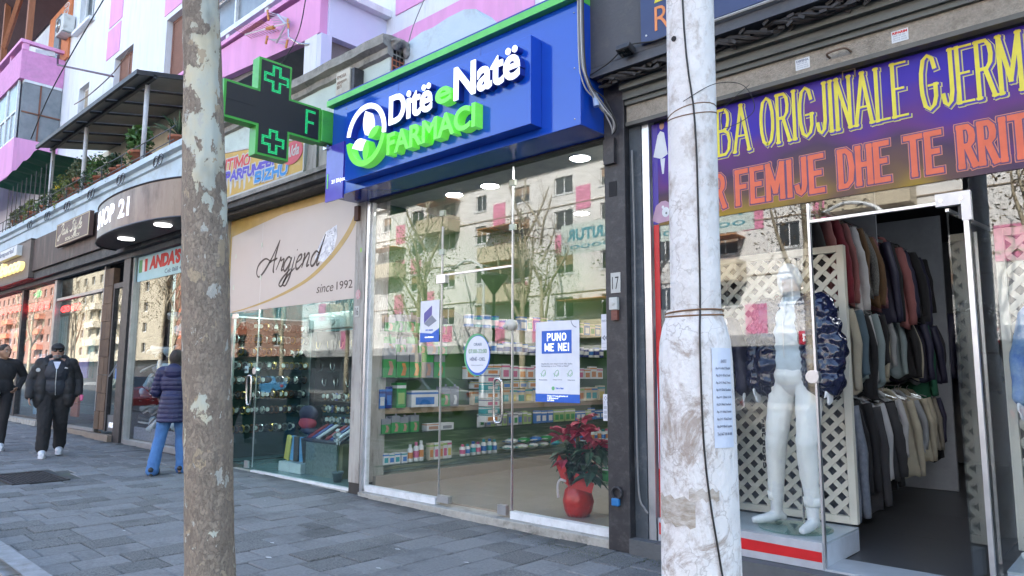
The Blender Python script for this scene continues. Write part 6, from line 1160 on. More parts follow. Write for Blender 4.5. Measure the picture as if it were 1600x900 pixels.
for i, (c, wd_) in enumerate(seq): hang('bottom', i, -2.12+rnd.uniform(-.06, .06), .86+i*.15, 1.22+rnd.uniform(-.015, .015), 3 if 'long' in wd_ else rnd.choice([0, 1, 2]), c, wd_, rnd.uniform(1.0, 1.2) if i < 5 else rnd.uniform(.85, 1.1), rnd.uniform(-.3, .4))
for z, lab in ((2.87, 'top'), (2.12, 'middle'), (1.32, 'bottom')):
    t = thing('clothes_rail', 'chrome %s clothes rail running back into the clothes shop' % lab, 'clothes rail', (-2.15, .8, z)); obj('bar', MB().tube([(-2.15, .8, z), (-2.15, 4.4, z)], .014, 8), steel, t); obj('bracket', MB().tube([(-3.05, .84, z), (-2.15, .84, z)], .012, 6).tube([(-3.05, 4.3, z), (-2.15, 4.3, z)], .012, 6), steel, t)
obj('partition', MB().box(-2.6, -1.85, 4.42, 4.46, .12, 3.3), M('partition_white', (.3, .32, .36), .6), cs); obj('partition', MB().box(-2.6, -1.98, 2.32, 2.345, 2.15, 3.3), M('partition_white', (0, 0, 0)), cs)
for i in range(10): hang('back', i, -1.75+.0*i+rnd.uniform(-.06, .2), 4.6+i*.22, 2.2, rnd.choice([0, 1, 3]), ['black', 'navy', 'charcoal', 'grey tweed', 'black', 'green', 'charcoal', 'navy', 'black', 'brown'][i], 'garment', 1.3, 1.2)
# ================================================================ CONCRETE POLE
polM = M('painted_concrete', (.76, .75, .74), .85, c2=(.62, .60, .58), vs=3, bump=.8, bs=35, dirt=(.30, .23, .18), ds=11, stretch=(1, 1, .7))
N = polM.node_tree.nodes; LK = polM.node_tree.links   # hairline cracks in the old paint
tc = N.new('ShaderNodeTexCoord'); vo = N.new('ShaderNodeTexVoronoi'); vo.feature = 'DISTANCE_TO_EDGE'; vo.inputs['Scale'].default_value = 9
n4 = N.new('ShaderNodeTexNoise'); n4.inputs['Scale'].default_value = 14; n4.inputs['Detail'].default_value = 6; LK.new(tc.outputs['Object'], n4.inputs[0])
vm = N.new('ShaderNodeVectorMath'); vm.operation = 'MULTIPLY_ADD'; vm.inputs[1].default_value = (.16, .16, .16); LK.new(n4.outputs['Color'], vm.inputs[0]); LK.new(tc.outputs['Object'], vm.inputs[2]); LK.new(vm.outputs[0], vo.inputs['Vector'])
mr = N.new('ShaderNodeMapRange'); mr.inputs[1].default_value = .004; mr.inputs[2].default_value = .03; mr.inputs[3].default_value = .5; mr.inputs[4].default_value = 0; LK.new(vo.outputs['Distance'], mr.inputs[0])
n5 = N.new('ShaderNodeTexNoise'); n5.inputs['Scale'].default_value = 3; LK.new(tc.outputs['Object'], n5.inputs[0]); m5 = N.new('ShaderNodeMapRange'); m5.inputs[1].default_value = .42; m5.inputs[2].default_value = .62; LK.new(n5.outputs['Fac'], m5.inputs[0])
mm = N.new('ShaderNodeMath'); mm.operation = 'MULTIPLY'; LK.new(mr.outputs[0], mm.inputs[0]); LK.new(m5.outputs[0], mm.inputs[1])
bs_ = N['Principled BSDF'].inputs['Base Color']; old = bs_.links[0].from_socket; mx_ = N.new('ShaderNodeMix'); mx_.data_type = 'RGBA'; mx_.inputs[7].default_value = (.2, .16, .13, 1); LK.new(old, mx_.inputs[6]); LK.new(mm.outputs[0], mx_.inputs[0])
n6 = N.new('ShaderNodeTexNoise'); n6.inputs['Scale'].default_value = 4.2; n6.inputs['Detail'].default_value = 12; n6.inputs['Roughness'].default_value = .78; n6.inputs['Distortion'].default_value = .6; LK.new(tc.outputs['Object'], n6.inputs[0])
sz = N.new('ShaderNodeSeparateXYZ'); LK.new(tc.outputs['Object'], sz.inputs[0]); mz = N.new('ShaderNodeMapRange'); mz.inputs[1].default_value = 2.6; mz.inputs[2].default_value = 1.2; mz.inputs[3].default_value = -.10; mz.inputs[4].default_value = .035; LK.new(sz.outputs['Z'], mz.inputs[0])
a6 = N.new('ShaderNodeMath'); LK.new(n6.outputs['Fac'], a6.inputs[0]); LK.new(mz.outputs[0], a6.inputs[1]); m6 = N.new('ShaderNodeMapRange'); m6.inputs[1].default_value = .56; m6.inputs[2].default_value = .64; m6.inputs[4].default_value = .8; LK.new(a6.outputs[0], m6.inputs[0])
m7 = N.new('ShaderNodeMix'); m7.data_type = 'RGBA'; m7.inputs[7].default_value = (.30, .235, .19, 1); LK.new(mx_.outputs[2], m7.inputs[6]); LK.new(m6.outputs[0], m7.inputs[0]); LK.new(m7.outputs[2], bs_)
px_, py_ = -1.225, -2.762
pole = thing('lamp_pole', 'thick whitewashed concrete street pole with cracked paint in front of the clothes shop', 'pole', (px_, py_, 0))
prof = [(.137, -.05), (.1325, .7), (.130, 1.2), (.128, 1.46), (.124, 1.52), (.113, 1.57), (.101, 1.60), (.096, 1.63)]
k = MB(); nn = 40
for r, z in prof:
    for j in range(nn):
        a = j*2*math.pi/nn; rr_ = r+.004*noise.noise((math.cos(a)*2, math.sin(a)*2, z*3)); k.v.append((px_+rr_*math.cos(a), py_+rr_*math.sin(a), z))
k.f = [(i*nn+j, i*nn+(j+1) % nn, (i+1)*nn+(j+1) % nn, (i+1)*nn+j) for i in range(len(prof)-1) for j in range(nn)]
obj('sleeve', k, polM, pole, True)
ns = 9; k = MB()   # upper shaft
for r, z in ((.0875, 1.6), (.087, 2.35), (.086, 3), (.078, 6), (.065, 9)):
    for j in range(40): a = j*2*math.pi/40; k.v.append((px_+.006+.009*(z-1.6)+r*math.cos(a), py_+r*math.sin(a), z))
k.f = [(i*40+j, i*40+(j+1) % 40, (i+1)*40+(j+1) % 40, (i+1)*40+j) for i in range(4) for j in range(40)]
obj('shaft', k, polM, pole, True)
obj('lamp_arm', MB().tube(spline([(px_, py_, 8.9), (px_-.2, py_-.8, 9.6), (px_-.3, py_-2.2, 9.8)], 6), .04, 8), steel, pole); obj('lamp_head', MB().sph((px_-.35, py_-2.6, 9.78), (.16, .4, .08)), steel, pole, True)
def onpole(r): return lambda u, v, d: (px_+(r+d)*math.cos(u), py_+(r+d)*math.sin(u), v)
cdir = math.atan2(CAM.y-py_, CAM.x-px_)
cb = MB().tube(spline([(px_+.006+.009*(z-1.6)+.0905*math.cos(cdir+.05+a), py_+(.0905)*math.sin(cdir+.05+a), z) for z, a in ((4.5, -.5), (2.8, -.35), (2.3, .05), (1.9, .12), (1.66, .12))]+[(px_+(r)*math.cos(cdir+a), py_+r*math.sin(cdir+a), z) for r, z, a in ((.133, 1.5, .12), (.134, 1.2, .14), (.137, 1.0, .25), (.139, .8, .45), (.143, .6, .6), (.143, 0, .65))], 6), .0033, 6)
tag(obj('cable', cb, wi, smooth=True), 'black cable running down the front of the white concrete pole', 'cable')
def loop(z0, r, nm, lab, m_, turns=2, wob=.02, th=.003):
    mb = MB()
    for t_ in range(turns): mb.tube([(px_+(.006+.009*(z0-1.6) if z0 > 1.7 else 0)+r*math.cos(a*.3), py_+r*math.sin(a*.3), z0+wob*math.sin(a*.3*1+t_*1.5)+.012*t_) for a in range(22)], th, 5)
    return tag(obj(nm, mb, m_), lab, 'wire')
loop(2.34, .088, 'wire_tie', 'rusty wire loops tied round the pole at shop sign height', M('rust_wire', (.22, .12, .06), .8), 2, .018, .002); loop(1.612, .1005, 'wire_tie', 'rusty wire tied round the pole on top of the thick sleeve', M('rust_wire', (.22, .12, .06)), 2, .006, .003)
wire('cable', [(px_+.108*math.cos(cdir-.2), py_+.1*math.sin(cdir-.2), 2.37), (px_+.12, py_-.03, 2.43), (px_+.2, py_+.03, 2.42), (px_+.22, py_+.06, 2.33), (px_+.13, py_+.02, 2.28), (px_+.12, py_+.04, 2.36), (px_+.2, py_+.08, 2.44)], .0014, 'thin curly wire end sticking out from the tie on the pole')
u0 = cdir+.42; pp = MB(); seg = 8
for i in range(seg+1):
    for z in (1.165, 1.495): u = u0+.66*i/seg; rr_ = .1325 if z < 1.3 else .1305; pp.v.append((px_+rr_*math.cos(u), py_+rr_*math.sin(u), z))
pp.f = [(2*i, 2*i+2, 2*i+3, 2*i+1) for i in range(seg)]
nt2 = thing('notice', 'white typed notice taped to the right side of the concrete pole', 'notice', (px_, py_, 1.2)); obj('sheet', pp, M('paper_blueish', (.62, .68, .80), .7), nt2)
rows_ = MB()
for i, s_ in enumerate(['SHITET', 'Ap.1+1 64m2 Yzberisht', 'Ap.2+1 87m2 Astir', 'Ap.2+1 90m2 Unaza', 'Ap.1+1 55m2 Kombinat', 'Ap.3+1 120m2 21 Dh', 'Ap.2+1 80m2 Don Bosko', 'Ap.1+1 60m2 Qender', 'Ap.2+1 95m2 Fresk', 'Ap.2+1 83m2 Laprake', 'Tel 067 00 00 000']):
    rows_.join(textmb(s_, u0+.08 if i else u0+.24, 1.445-i*.024, (.5 if i else .2), .011, lambda u, v, d: (px_+(.1335+d)*math.cos(u), py_+(.1335+d)*math.sin(u), v), .0005, .02, res=1))
obj('lettering', rows_, pgy, nt2)
nt3 = thing('notice', 'narrow torn white notice on the left edge of the concrete pole', 'notice', (px_, py_, 1.1)); pp = MB()
for i in range(4):
    for z in (1.08, 1.44): u = cdir-1.62+.28*i/3; pp.v.append((px_+.1345*math.cos(u), py_+.1345*math.sin(u), z-(.03*i if z > 1.2 else 0)))
pp.f = [(2*i, 2*i+2, 2*i+3, 2*i+1) for i in range(3)]; obj('sheet', pp, M('paper_blueish', (0, 0, 0)), nt3)
bands = MB()
for (ua, ub_, z0_, z1_) in ((-1.3, -.1, .92, 1.0), (-.25, .5, 1.0, 1.03)):
    for i in range(10):
        for z in (z0_+.01*math.sin(ua), z1_): u = cdir+ua+(ub_-ua)*i/9; bands.v.append((px_+.1335*math.cos(u), py_+.1335*math.sin(u), z+.008*math.sin(i*2.1)))
o_ = 0
for kk in range(2):
    bands.f += [(o_+2*i, o_+2*i+2, o_+2*i+3, o_+2*i+1) for i in range(9)]; o_ += 20
obj('scraped_poster_residue', bands, M('residue_tan', (.33, .28, .22), .9, c2=(.55, .52, .48), vs=22, bump=.5, stretch=(1, 1, 2)), pole)
obj('bolt', MB().tube([(px_+.08*math.cos(cdir-.55), py_+.08*math.sin(cdir-.55), 2.62), (px_+.0895*math.cos(cdir-.55), py_+.0895*math.sin(cdir-.55), 2.62)], .01, 8), darkM, pole)
# ================================================================ PLANE TREE at the kerb
bark = bpy.data.materials.new('plane_bark'); bark.use_nodes = True; N = bark.node_tree.nodes; LK = bark.node_tree.links
tc = N.new('ShaderNodeTexCoord'); mp1 = N.new('ShaderNodeMapping'); mp1.inputs['Scale'].default_value = (1, 1, .62); LK.new(tc.outputs['Object'], mp1.inputs[0])
def nzn(sc, dt=6, ro=.6, vec=None):
    q_ = N.new('ShaderNodeTexNoise'); q_.inputs['Scale'].default_value = sc; q_.inputs['Detail'].default_value = dt; q_.inputs['Roughness'].default_value = ro; LK.new(vec or mp1.outputs[0], q_.inputs['Vector']); return q_
def mrn(s_, a, b, c=0, d=1):
    q_ = N.new('ShaderNodeMapRange'); q_.inputs[1].default_value = a; q_.inputs[2].default_value = b; q_.inputs[3].default_value = c; q_.inputs[4].default_value = d; LK.new(s_, q_.inputs[0]); return q_.outputs[0]
def mxn(f, a, b):
    q_ = N.new('ShaderNodeMix'); q_.data_type = 'RGBA'
    for i, x in ((6, a), (7, b)):
        if isinstance(x, tuple): q_.inputs[i].default_value = (*x, 1)
        else: LK.new(x, q_.inputs[i])
    LK.new(f, q_.inputs[0]); return q_.outputs[2]
def mth(op, a, b):
    q_ = N.new('ShaderNodeMath'); q_.operation = op
    for i, x in enumerate((a, b)):
        if isinstance(x, (int, float)): q_.inputs[i].default_value = x
        else: LK.new(x, q_.inputs[i])
    return q_.outputs[0]
wv = N.new('ShaderNodeVectorMath'); wv.operation = 'MULTIPLY_ADD'; wv.inputs[1].default_value = (.13, .13, .13); w0 = nzn(16); LK.new(w0.outputs['Color'], wv.inputs[0]); LK.new(mp1.outputs[0], wv.inputs[2])
vo = N.new('ShaderNodeTexVoronoi'); vo.inputs['Scale'].default_value = 38; LK.new(wv.outputs[0], vo.inputs['Vector'])
ve = N.new('ShaderNodeTexVoronoi'); ve.feature = 'DISTANCE_TO_EDGE'; ve.inputs['Scale'].default_value = 38; LK.new(wv.outputs[0], ve.inputs['Vector'])
sep = N.new('ShaderNodeSeparateXYZ'); LK.new(tc.outputs['Object'], sep.inputs[0]); sepc = N.new('ShaderNodeSeparateColor'); LK.new(vo.outputs['Color'], sepc.inputs[0])
base = mxn(sepc.outputs[0], (.23, .185, .145), (.34, .28, .215)); base = mxn(mrn(nzn(60, 3).outputs['Fac'], .45, .7), base, (.21, .17, .135))
pale = mxn(mrn(nzn(5).outputs['Fac'], .4, .6), (.47, .50, .44), (.55, .50, .36))
# smooth pale bark shows more with height and on the street-right side
hgt = mrn(sep.outputs['Z'], 1.9, 2.9, 0, .16); side = mth('MULTIPLY', mrn(sep.outputs['X'], -.05, .12, -.5, 1), mrn(sep.outputs['Z'], 1.8, 2.5, 0, .17))
pn = mth('ADD', mth('ADD', nzn(7, 5, .55, wv.outputs[0]).outputs['Fac'], hgt), side)
pmask = mrn(pn, .635, .65); base2 = mxn(pmask, base, pale); base2 = mxn(mrn(nzn(9, 3, .5, wv.outputs[0]).outputs['Fac'], .62, .635), base2, (.40, .32, .22))
edge = mth('MULTIPLY', mth('MULTIPLY', mrn(ve.outputs['Distance'], 0, .05, .6, 0), mrn(nzn(5, 3).outputs['Fac'], .4, .6, .15, 1)), mth('SUBTRACT', 1, pmask)); base2 = mxn(edge, base2, (.045, .035, .03))
sm2 = mrn(nzn(15, 4, .5, wv.outputs[0]).outputs['Fac'], .655, .665); base2 = mxn(sm2, base2, (.46, .45, .40)); base2 = mxn(mrn(nzn(2.2, 4).outputs['Fac'], .55, .7, 0, .5), base2, (.08, .07, .06))
B = N['Principled BSDF']; LK.new(base2, B.inputs['Base Color']); B.inputs['Roughness'].default_value = .88
hh = mth('ADD', mth('MULTIPLY', mth('SUBTRACT', 1, pmask), mth('ADD', mth('MULTIPLY', sepc.outputs[1], .5), mrn(ve.outputs['Distance'], 0, .1))), mth('MULTIPLY', nzn(90, 4).outputs['Fac'], .25))
bp = N.new('ShaderNodeBump'); bp.inputs['Strength'].default_value = .55; bp.inputs['Distance'].default_value = .008; LK.new(hh, bp.inputs['Height']); LK.new(bp.outputs[0], B.inputs['Normal'])
barkR = M('pale_branch_bark', (.30, .28, .22), .85, c2=(.16, .13, .10), vs=6)
def branches(seed, base_, r0, H, lean, n1=6, twigs=True, start=.3):
    q = random.Random(seed); mb = MB()
    def grow(p, d, L, r, lev):
        n = 4; P = [p]; rs = [r]
        for i in range(n):
            d = (d+Vector((q.gauss(0, .12), q.gauss(0, .12), q.gauss(.06, .08)))).normalized(); p = p+d*L/n; P.append(p); rs.append(r*(1-.16*(i+1)))
        mb.tube(P, rs, 6 if lev < 2 else 3, False)
        if lev >= 5 or r < .004: return
        for i in range(q.choice([2, 3, 3]) if lev < 3 else 3):
            t = q.uniform(.45, 1); pp_ = P[min(n, int(t*n)+ (1 if i == 0 else 0))]; a = q.uniform(0, 6.28); s_ = Vector((math.cos(a), math.sin(a), q.uniform(.2, .9))).normalized()
            grow(pp_, (d*.55+s_*.75).normalized(), L*q.uniform(.55, .8), rs[-1]*q.uniform(.5, .75), lev+1)
    for i in range(n1):
        a = i*2.4+q.random(); t = start+(1-start)*i/n1; p = Vector(base_)+Vector((lean[0]*t*H, lean[1]*t*H, t*H)); d = Vector((math.cos(a)*.6, math.sin(a)*.6, 1)).normalized(); grow(p, d, H*.32*(1.15-t*.4), r0*(.55-.25*t), 1)
    return mb
tx, ty = -4.165, -3.09
tree = thing('plane_tree', 'mottled plane tree trunk with flaking bark at the kerb in front of the shoe window', 'tree', (tx, ty, 0))
k = MB(); nn = 56; Z = [-.05+.06*i for i in range(100)]
def tc_(z):   # centre line through measured points
    if z < .25: return (-4.16+.0, -3.09)
    if z < 1.9: t = (z-.25)/1.65; return (-4.16-.044*t, -3.09-.098*t)
    t = (z-1.9)/1.8; return (-4.204-.049*t, -3.188-.112*t)
for z in Z:
    cx, cy = tc_(z); r = (.133 if z < 1.9 else max(.133-.029*(z-1.9)/1.8, .075))+max(0, .3-z)*.1
    for j in range(nn):
        a = j*2*math.pi/nn; v3 = Vector((math.cos(a)*.9, math.sin(a)*.9, z*.9)); rough = 1 if z < 2.2 else max(.35, 1-(z-2.2)*.6)
        rr_ = r*(1+.05*noise.noise(v3*1.6))+.006*noise.noise(v3*6)+.005*noise.noise(v3*13)*rough+.0035*max(0, noise.noise(Vector((v3.x*7, v3.y*7, z*11))))*rough; k.v.append((cx+rr_*math.cos(a), cy+rr_*math.sin(a), z))
k.f = [(i*nn+j, i*nn+(j+1) % nn, (i+1)*nn+(j+1) % nn, (i+1)*nn+j) for i in range(len(Z)-1) for j in range(nn)]
obj('trunk', k, bark, tree, True); obj('crown', branches(3, (tx-.2, ty-.35, 0), .26, 10.5, (-.01, -.02), 7, start=.5), barkR, tree, True)
# ================================================================ FIGURES
skin = M('skin', (.42, .25, .18), .55, c2=(.38, .20, .15), vs=9); skin2 = M('skin_tan', (.34, .19, .12), .55); manq = M('mannequin_white', (.80, .81, .81), .35)
def limb(mb, pts, rads, n=12):
    mb.tube(pts, rads, n)
    for p, r in zip(pts, rads): mb.sph(p, r*.99, 10, 6)
def hand(mb, w_, d, side, curl=.5, sc=1.0):
    """palm, four fingers of unequal length and a thumb; d points from wrist to finger tips"""
    d = Vector(d).normalized(); out = Vector((0, 1, 0)); out = (out - d*out.dot(d)).normalized(); fwd = d.cross(out).normalized()
    if fwd.x < 0: fwd = -fwd
    w_ = Vector(w_); pal = w_+d*.045*sc; m_ = Matrix((fwd, out, d)).transposed()
    mb.sph(pal, (.040*sc, .016*sc, .052*sc), 12, 8, m_)
    for i, (o_, L3) in enumerate(((.030, .070), (.011, .080), (-.009, .075), (-.028, .058))):
        b0 = w_+d*.085*sc+fwd*o_*sc; a = b0+d*L3*.45*sc-out*side*L3*.12*curl*sc; c = a+(d*.75-out*side*.6*curl)*L3*.32*sc; e = c+(d*.4-out*side*.9*curl)*L3*.26*sc
        mb.tube([b0-d*.02*sc, b0, a, c, e], [.0095*sc, .0095*sc, .009*sc, .0085*sc, .007*sc], 8)
    b0 = w_+d*.03*sc+fwd*.032*sc; mb.tube([b0-fwd*.02*sc, b0, b0+(fwd*.6+d*.8)*.035*sc, b0+(fwd*.55+d*1.4)*.05*sc-out*side*.012*sc], [.013*sc, .012*sc, .011*sc, .008*sc], 8)
def bodymb(J, hd=True, sc=1.0, bulk=1.0):
    mb = MB(); h = Vector(J['head']); yaw = J.get('yaw', 0); m_ = Matrix.Rotation(yaw, 3, 'Z')
    mb.sph(h, (.098, .078, .120), 20, 14, m_); mb.sph(h+m_ @ Vector((.022, 0, -.055)), (.072, .058, .068), 16, 10, m_)
    mb.sph(h+m_ @ Vector((.060, 0, -.095)), (.030, .030, .022), 10, 8, m_)
    mb.tube([h+m_ @ Vector((.085, 0, .012)), h+m_ @ Vector((.112, 0, -.032)), h+m_ @ Vector((.095, 0, -.042))], [.011, .016, .012], 8)
    mb.sph(h+m_ @ Vector((.090, 0, -.070)), (.013, .026, .007), 10, 6, m_); mb.sph(h+m_ @ Vector((.089, 0, -.084)), (.013, .023, .007), 10, 6, m_); mb.tube([h+m_ @ Vector((.085, -.05, .028)), h+m_ @ Vector((.094, 0, .026)), h+m_ @ Vector((.085, .05, .028))], .010, 8)
    for s_ in (-1, 1): mb.sph(h+m_ @ Vector((-.005, .080*s_, -.01)), (.022, .010, .034), 10, 8, m_)
    nk = Vector(J['neck']); limb(mb, [nk, h+Vector((-.02, 0, -.07))], [.060, .056])
    ch, pe = Vector(J['chest']), Vector(J['pelvis'])
    mb.sph(ch, (.12*bulk, .18*bulk, .20), 18, 12); mb.sph((ch+pe)/2, (.115*bulk, .150*bulk, .2), 18, 12); mb.sph(pe, (.125*bulk, .17*bulk, .14), 18, 12)
    limb(mb, [J['shR'], nk+Vector((0, 0, -.03)), J['shL']], [.058, .075, .058])
    for s_, k_ in ((1, 'L'), (-1, 'R')):
        limb(mb, [J['sh'+k_], J['el'+k_], J['wr'+k_]], [.052, .042, .028]); hand(mb, J['wr'+k_], J.get('hd'+k_, (0, 0, -1)), s_, J.get('curl', .6))
        limb(mb, [J['hip'+k_], J['kn'+k_], J['an'+k_]], [.092*bulk, .060, .040]); a = Vector(J['an'+k_]); t_ = Vector(J.get('toe'+k_, (1, 0, 0))).normalized()
        mb.tube([a+Vector((0, 0, -.02))-t_*.04, a+Vector((0, 0, -.045))+t_*.04, a+Vector((0, 0, -.058))+t_*.13, a+Vector((0, 0, -.06))+t_*.19], [.036, .038, .032, .022], 10); mb.sph(a+Vector((0, 0, -.045))-t_*.045, .032)
    return mb
def eyes(J, par, org, iris=(.1, .05, .03)):
    h = Vector(J['head']); m_ = Matrix.Rotation(J.get('yaw', 0), 3, 'Z')
    for s_ in (-1, 1):
        e = obj('eye', MB().sph(h+m_ @ Vector((.088, .032*s_, .008)), (.010, .014, .008), 10, 8, m_), M('eye_white', (.6, .6, .58), .3), par, True); obj('iris', MB().sph(h+m_ @ Vector((.0955, .032*s_, .008)), .0062, 8, 6), M('iris', iris, .3), e, True)
        obj('eyebrow', MB().tube([h+m_ @ Vector((.091, .016*s_, .033)), h+m_ @ Vector((.091, .036*s_, .039)), h+m_ @ Vector((.078, .054*s_, .031))], .005, 6), hairD, par)
    obj('lips', MB().sph(h+m_ @ Vector((.100, 0, -.071)), (.006, .024, .005), 10, 6, m_).sph(h+m_ @ Vector((.099, 0, -.081)), (.006, .020, .006), 10, 6, m_), M('lips', (.3, .12, .1), .5), par, True)
hairD = M('hair_dark', (.025, .018, .014), .7, bump=.5, bs=200, stretch=(1, 1, .2))
def ridges(amp, pitch, z0=0, noise_=.006):
    def f(c, n):
        r = abs(math.sin(math.pi*(c.z-z0)/pitch))**.6
        return amp*r+noise_*noise.noise(c*14)
    return f
def folds(a, s_=10): return lambda c, n: a*noise.noise(Vector((c.x*s_, c.y*s_, c.z*s_*.5)))+a*.5*noise.noise(c*s_*2.5)
def shoes(J, par, m_, sole, sc=1.0):
    for k_ in 'LR':
        a = Vector(J['an'+k_]); t_ = Vector(J.get('toe'+k_, (1, 0, 0))).normalized(); mb = MB()
        mb.tube([a+Vector((0, 0, .0))-t_*.05, a+Vector((0, 0, -.02))-t_*.03, a+Vector((0, 0, -.035))+t_*.05, a+Vector((0, 0, -.045))+t_*.14, a+Vector((0, 0, -.05))+t_*.21], [.045, .055, .054, .048, .032], 12)
        mb.sph(a+Vector((0, 0, -.02))-t_*.05, (.040, .038, .042)); 
        me = remesh(mb, .009, 'shoe', m_, None, 5); o = obj('shoe', me, None, par)
        s0 = a+Vector((0, 0, -.088)); side = Vector((-t_.y, t_.x, 0)).normalized(); P = []
        for i in range(20):
            u = i/20*2*math.pi; P.append(s0+t_*(.08+.155*math.cos(u))+side*.052*math.sin(u)*(1.0 if math.cos(u) > 0 else .85))
        q_ = MB(); q_.v = [tuple(p-Vector((0, 0, .012))) for p in P]+[tuple(p+Vector((0, 0, .024))) for p in P]; q_.f = [tuple(range(20))[::-1], tuple(range(20, 40))]+[(i, (i+1) % 20, 20+(i+1) % 20, 20+i) for i in range(20)]
        obj('shoe_sole', q_, sole, o)
def person(label, loc, rz, scale, J, build):
    t = thing('person', label, 'person', (0, 0, 0)); build(t, J); t.location = loc; t.rotation_euler.z = rz; t.scale = (scale,)*3; return t
JM = dict(head=(.03, 0, 1.60), neck=(0, 0, 1.46), chest=(.0, 0, 1.28), pelvis=(0, 0, .98), shL=(0, .20, 1.42), shR=(0, -.20, 1.42), elL=(-.06, .30, 1.17), wrL=(.04, .32, .95), elR=(-.03, -.31, 1.15), wrR=(.10, -.32, .92), hipL=(0, .10, .93), hipR=(0, -.10, .93), knL=(-.02, .11, .52), anL=(-.16, .12, .12), knR=(.12, -.10, .53), anR=(.16, -.10, .10), hdL=(.05, .05, -1), hdR=(.05, 0, -1), curl=.9)
blkC = M('black_jacket_cloth', (.018, .018, .02), .75, bump=.3, bs=60); blkT = M('black_trouser_cloth', (.014, .014, .016), .85, bump=.2); shW = M('shoe_leather_white', (.7, .72, .76), .45)
def man_cap(t, J):
    obj('body', remesh(bodymb(J, bulk=1.12), .009, 'body', skin), None, t)
    mb = MB(); limb(mb, [J['hipL'], J['knL'], Vector(J['anL'])+Vector((0, 0, .03))], [.128, .10, .088]); limb(mb, [J['hipR'], J['knR'], Vector(J['anR'])+Vector((0, 0, .03))], [.128, .10, .088]); mb.sph(J['pelvis'], (.165, .21, .15))
    obj('trousers', remesh(mb, .012, 'trousers', blkT, folds(.014, 9), 3), None, t)
    mb = MB().sph((.03, 0, 1.27), (.165, .20, .22), 18, 12).sph((.03, 0, 1.06), (.155, .19, .21), 18, 12)
    obj('tracksuit_top', remesh(mb, .012, 'tracksuit_top', M('navy_tracksuit', (.02, .024, .035), .6), folds(.008), 3), None, t); obj('zip', MB().tube([(.165, 0, 1.42), (.198, 0, 1.28), (.192, .0, 1.1), (.175, .01, .93)], .005, 6), alu, t)
    obj('t_shirt', MB().prism([(-.05, 1.44), (.05, 1.44), (.015, 1.33), (-.01, 1.33)], lambda u, v, d: (.155+(1.44-v)*.3+d, u, v), 0, .02), M('t_shirt_pale', (.6, .62, .75), .8), t)
    mb = MB()
    for s_ in (1, -1):
        mb.sph((-.02, .14*s_, 1.27), (.15, .11, .23), 14, 10); mb.sph((-.0, .17*s_, 1.02), (.155, .10, .27), 14, 10); mb.sph((.0, .18*s_, .88), (.155, .10, .16), 14, 10)
        k_ = 'L' if s_ > 0 else 'R'; limb(mb, [J['sh'+k_], J['el'+k_], J['wr'+k_]], [.080, .074, .058])
    mb.sph((-.10, 0, 1.25), (.12, .22, .25), 14, 10).sph((-.10, 0, .98), (.12, .24, .26), 14, 10)
    obj('padded_jacket', remesh(mb, .013, 'padded_jacket', blkC, ridges(.008, .115, .02), 3), None, t)
    mb = MB().tube([(.11, -.13, 1.36), (.02, -.16, 1.45), (-.10, -.09, 1.49), (-.12, 0, 1.50), (-.10, .09, 1.49), (.02, .16, 1.45), (.11, .13, 1.36)], [.04, .055, .065, .07, .065, .055, .04], 10); obj('hood', remesh(mb, .012, 'hood', blkC, folds(.01)), None, t)
    obj('round_badge', MB().sph((.125, -.235, 1.31), (.008, .03, .03)), M('badge_white', (.5, .5, .5)), t); obj('chest_logo', MB().prism([(.10, 1.335), (.15, 1.335), (.14, 1.35), (.11, 1.36)], lambda u, v, d: (.172+d, u, v), 0, .012), M('badge_white', (0, 0, 0)), t)
    h = Vector(J['head']); mb = MB().sph(h+Vector((-.005, 0, .045)), (.112, .092, .088), 18, 12); mb.tube([h+Vector((.07, 0, .065)), h+Vector((.135, 0, .052)), h+Vector((.165, 0, .040))], [.055, .058, .03], 12, True, .2)
    obj('cap', remesh(mb, .008, 'cap', blkT), None, t); obj('eyebrow', MB().tube([h+Vector((.09, -.05, .035)), h+Vector((.094, .05, .035))], .004, 5), hairD, t)
    obj('sunglasses', MB().sph(h+Vector((.096, .034, .008)), (.010, .030, .021), 12, 8).sph(h+Vector((.096, -.034, .008)), (.010, .030, .021), 12, 8).tube([h+Vector((.10, -.012, .012)), h+Vector((.10, .012, .012))], .004, 6).tube([h+Vector((.09, .06, .012)), h+Vector((0, .084, .012))], .004, 6).tube([h+Vector((.09, -.06, .012)), h+Vector((0, -.084, .012))], .004, 6), M('lens_black', (.005, .005, .006), .1), t, True)
    mb = MB().sph(h+Vector((.045, 0, -.082)), (.055, .062, .042), 16, 10).sph(h+Vector((.072, 0, -.062)), (.034, .036, .012), 12, 8); obj('beard', remesh(mb, .006, 'beard', M('beard_grey', (.10, .09, .085), .9, c2=(.3, .28, .27), vs=60, bump=.6, bs=150), folds(.003, 40)), None, t)
    obj('lips', MB().sph(h+Vector((.104, 0, -.074)), (.006, .020, .005)), M('lips', (.3, .12, .1)), t); shoes(J, t, shW, shW)
    obj('pink_glove', MB().tube([(.07, .36, .92), (.10, .36, .84)], [.03, .02], 8), M('pink_item', (.6, .12, .25), .6), t)
person('bearded man in black cap, sunglasses and open black padded jacket walking in white trainers', (-13.2, -1.55, gz(-13.2)), R(-14), 1.035, JM, man_cap)
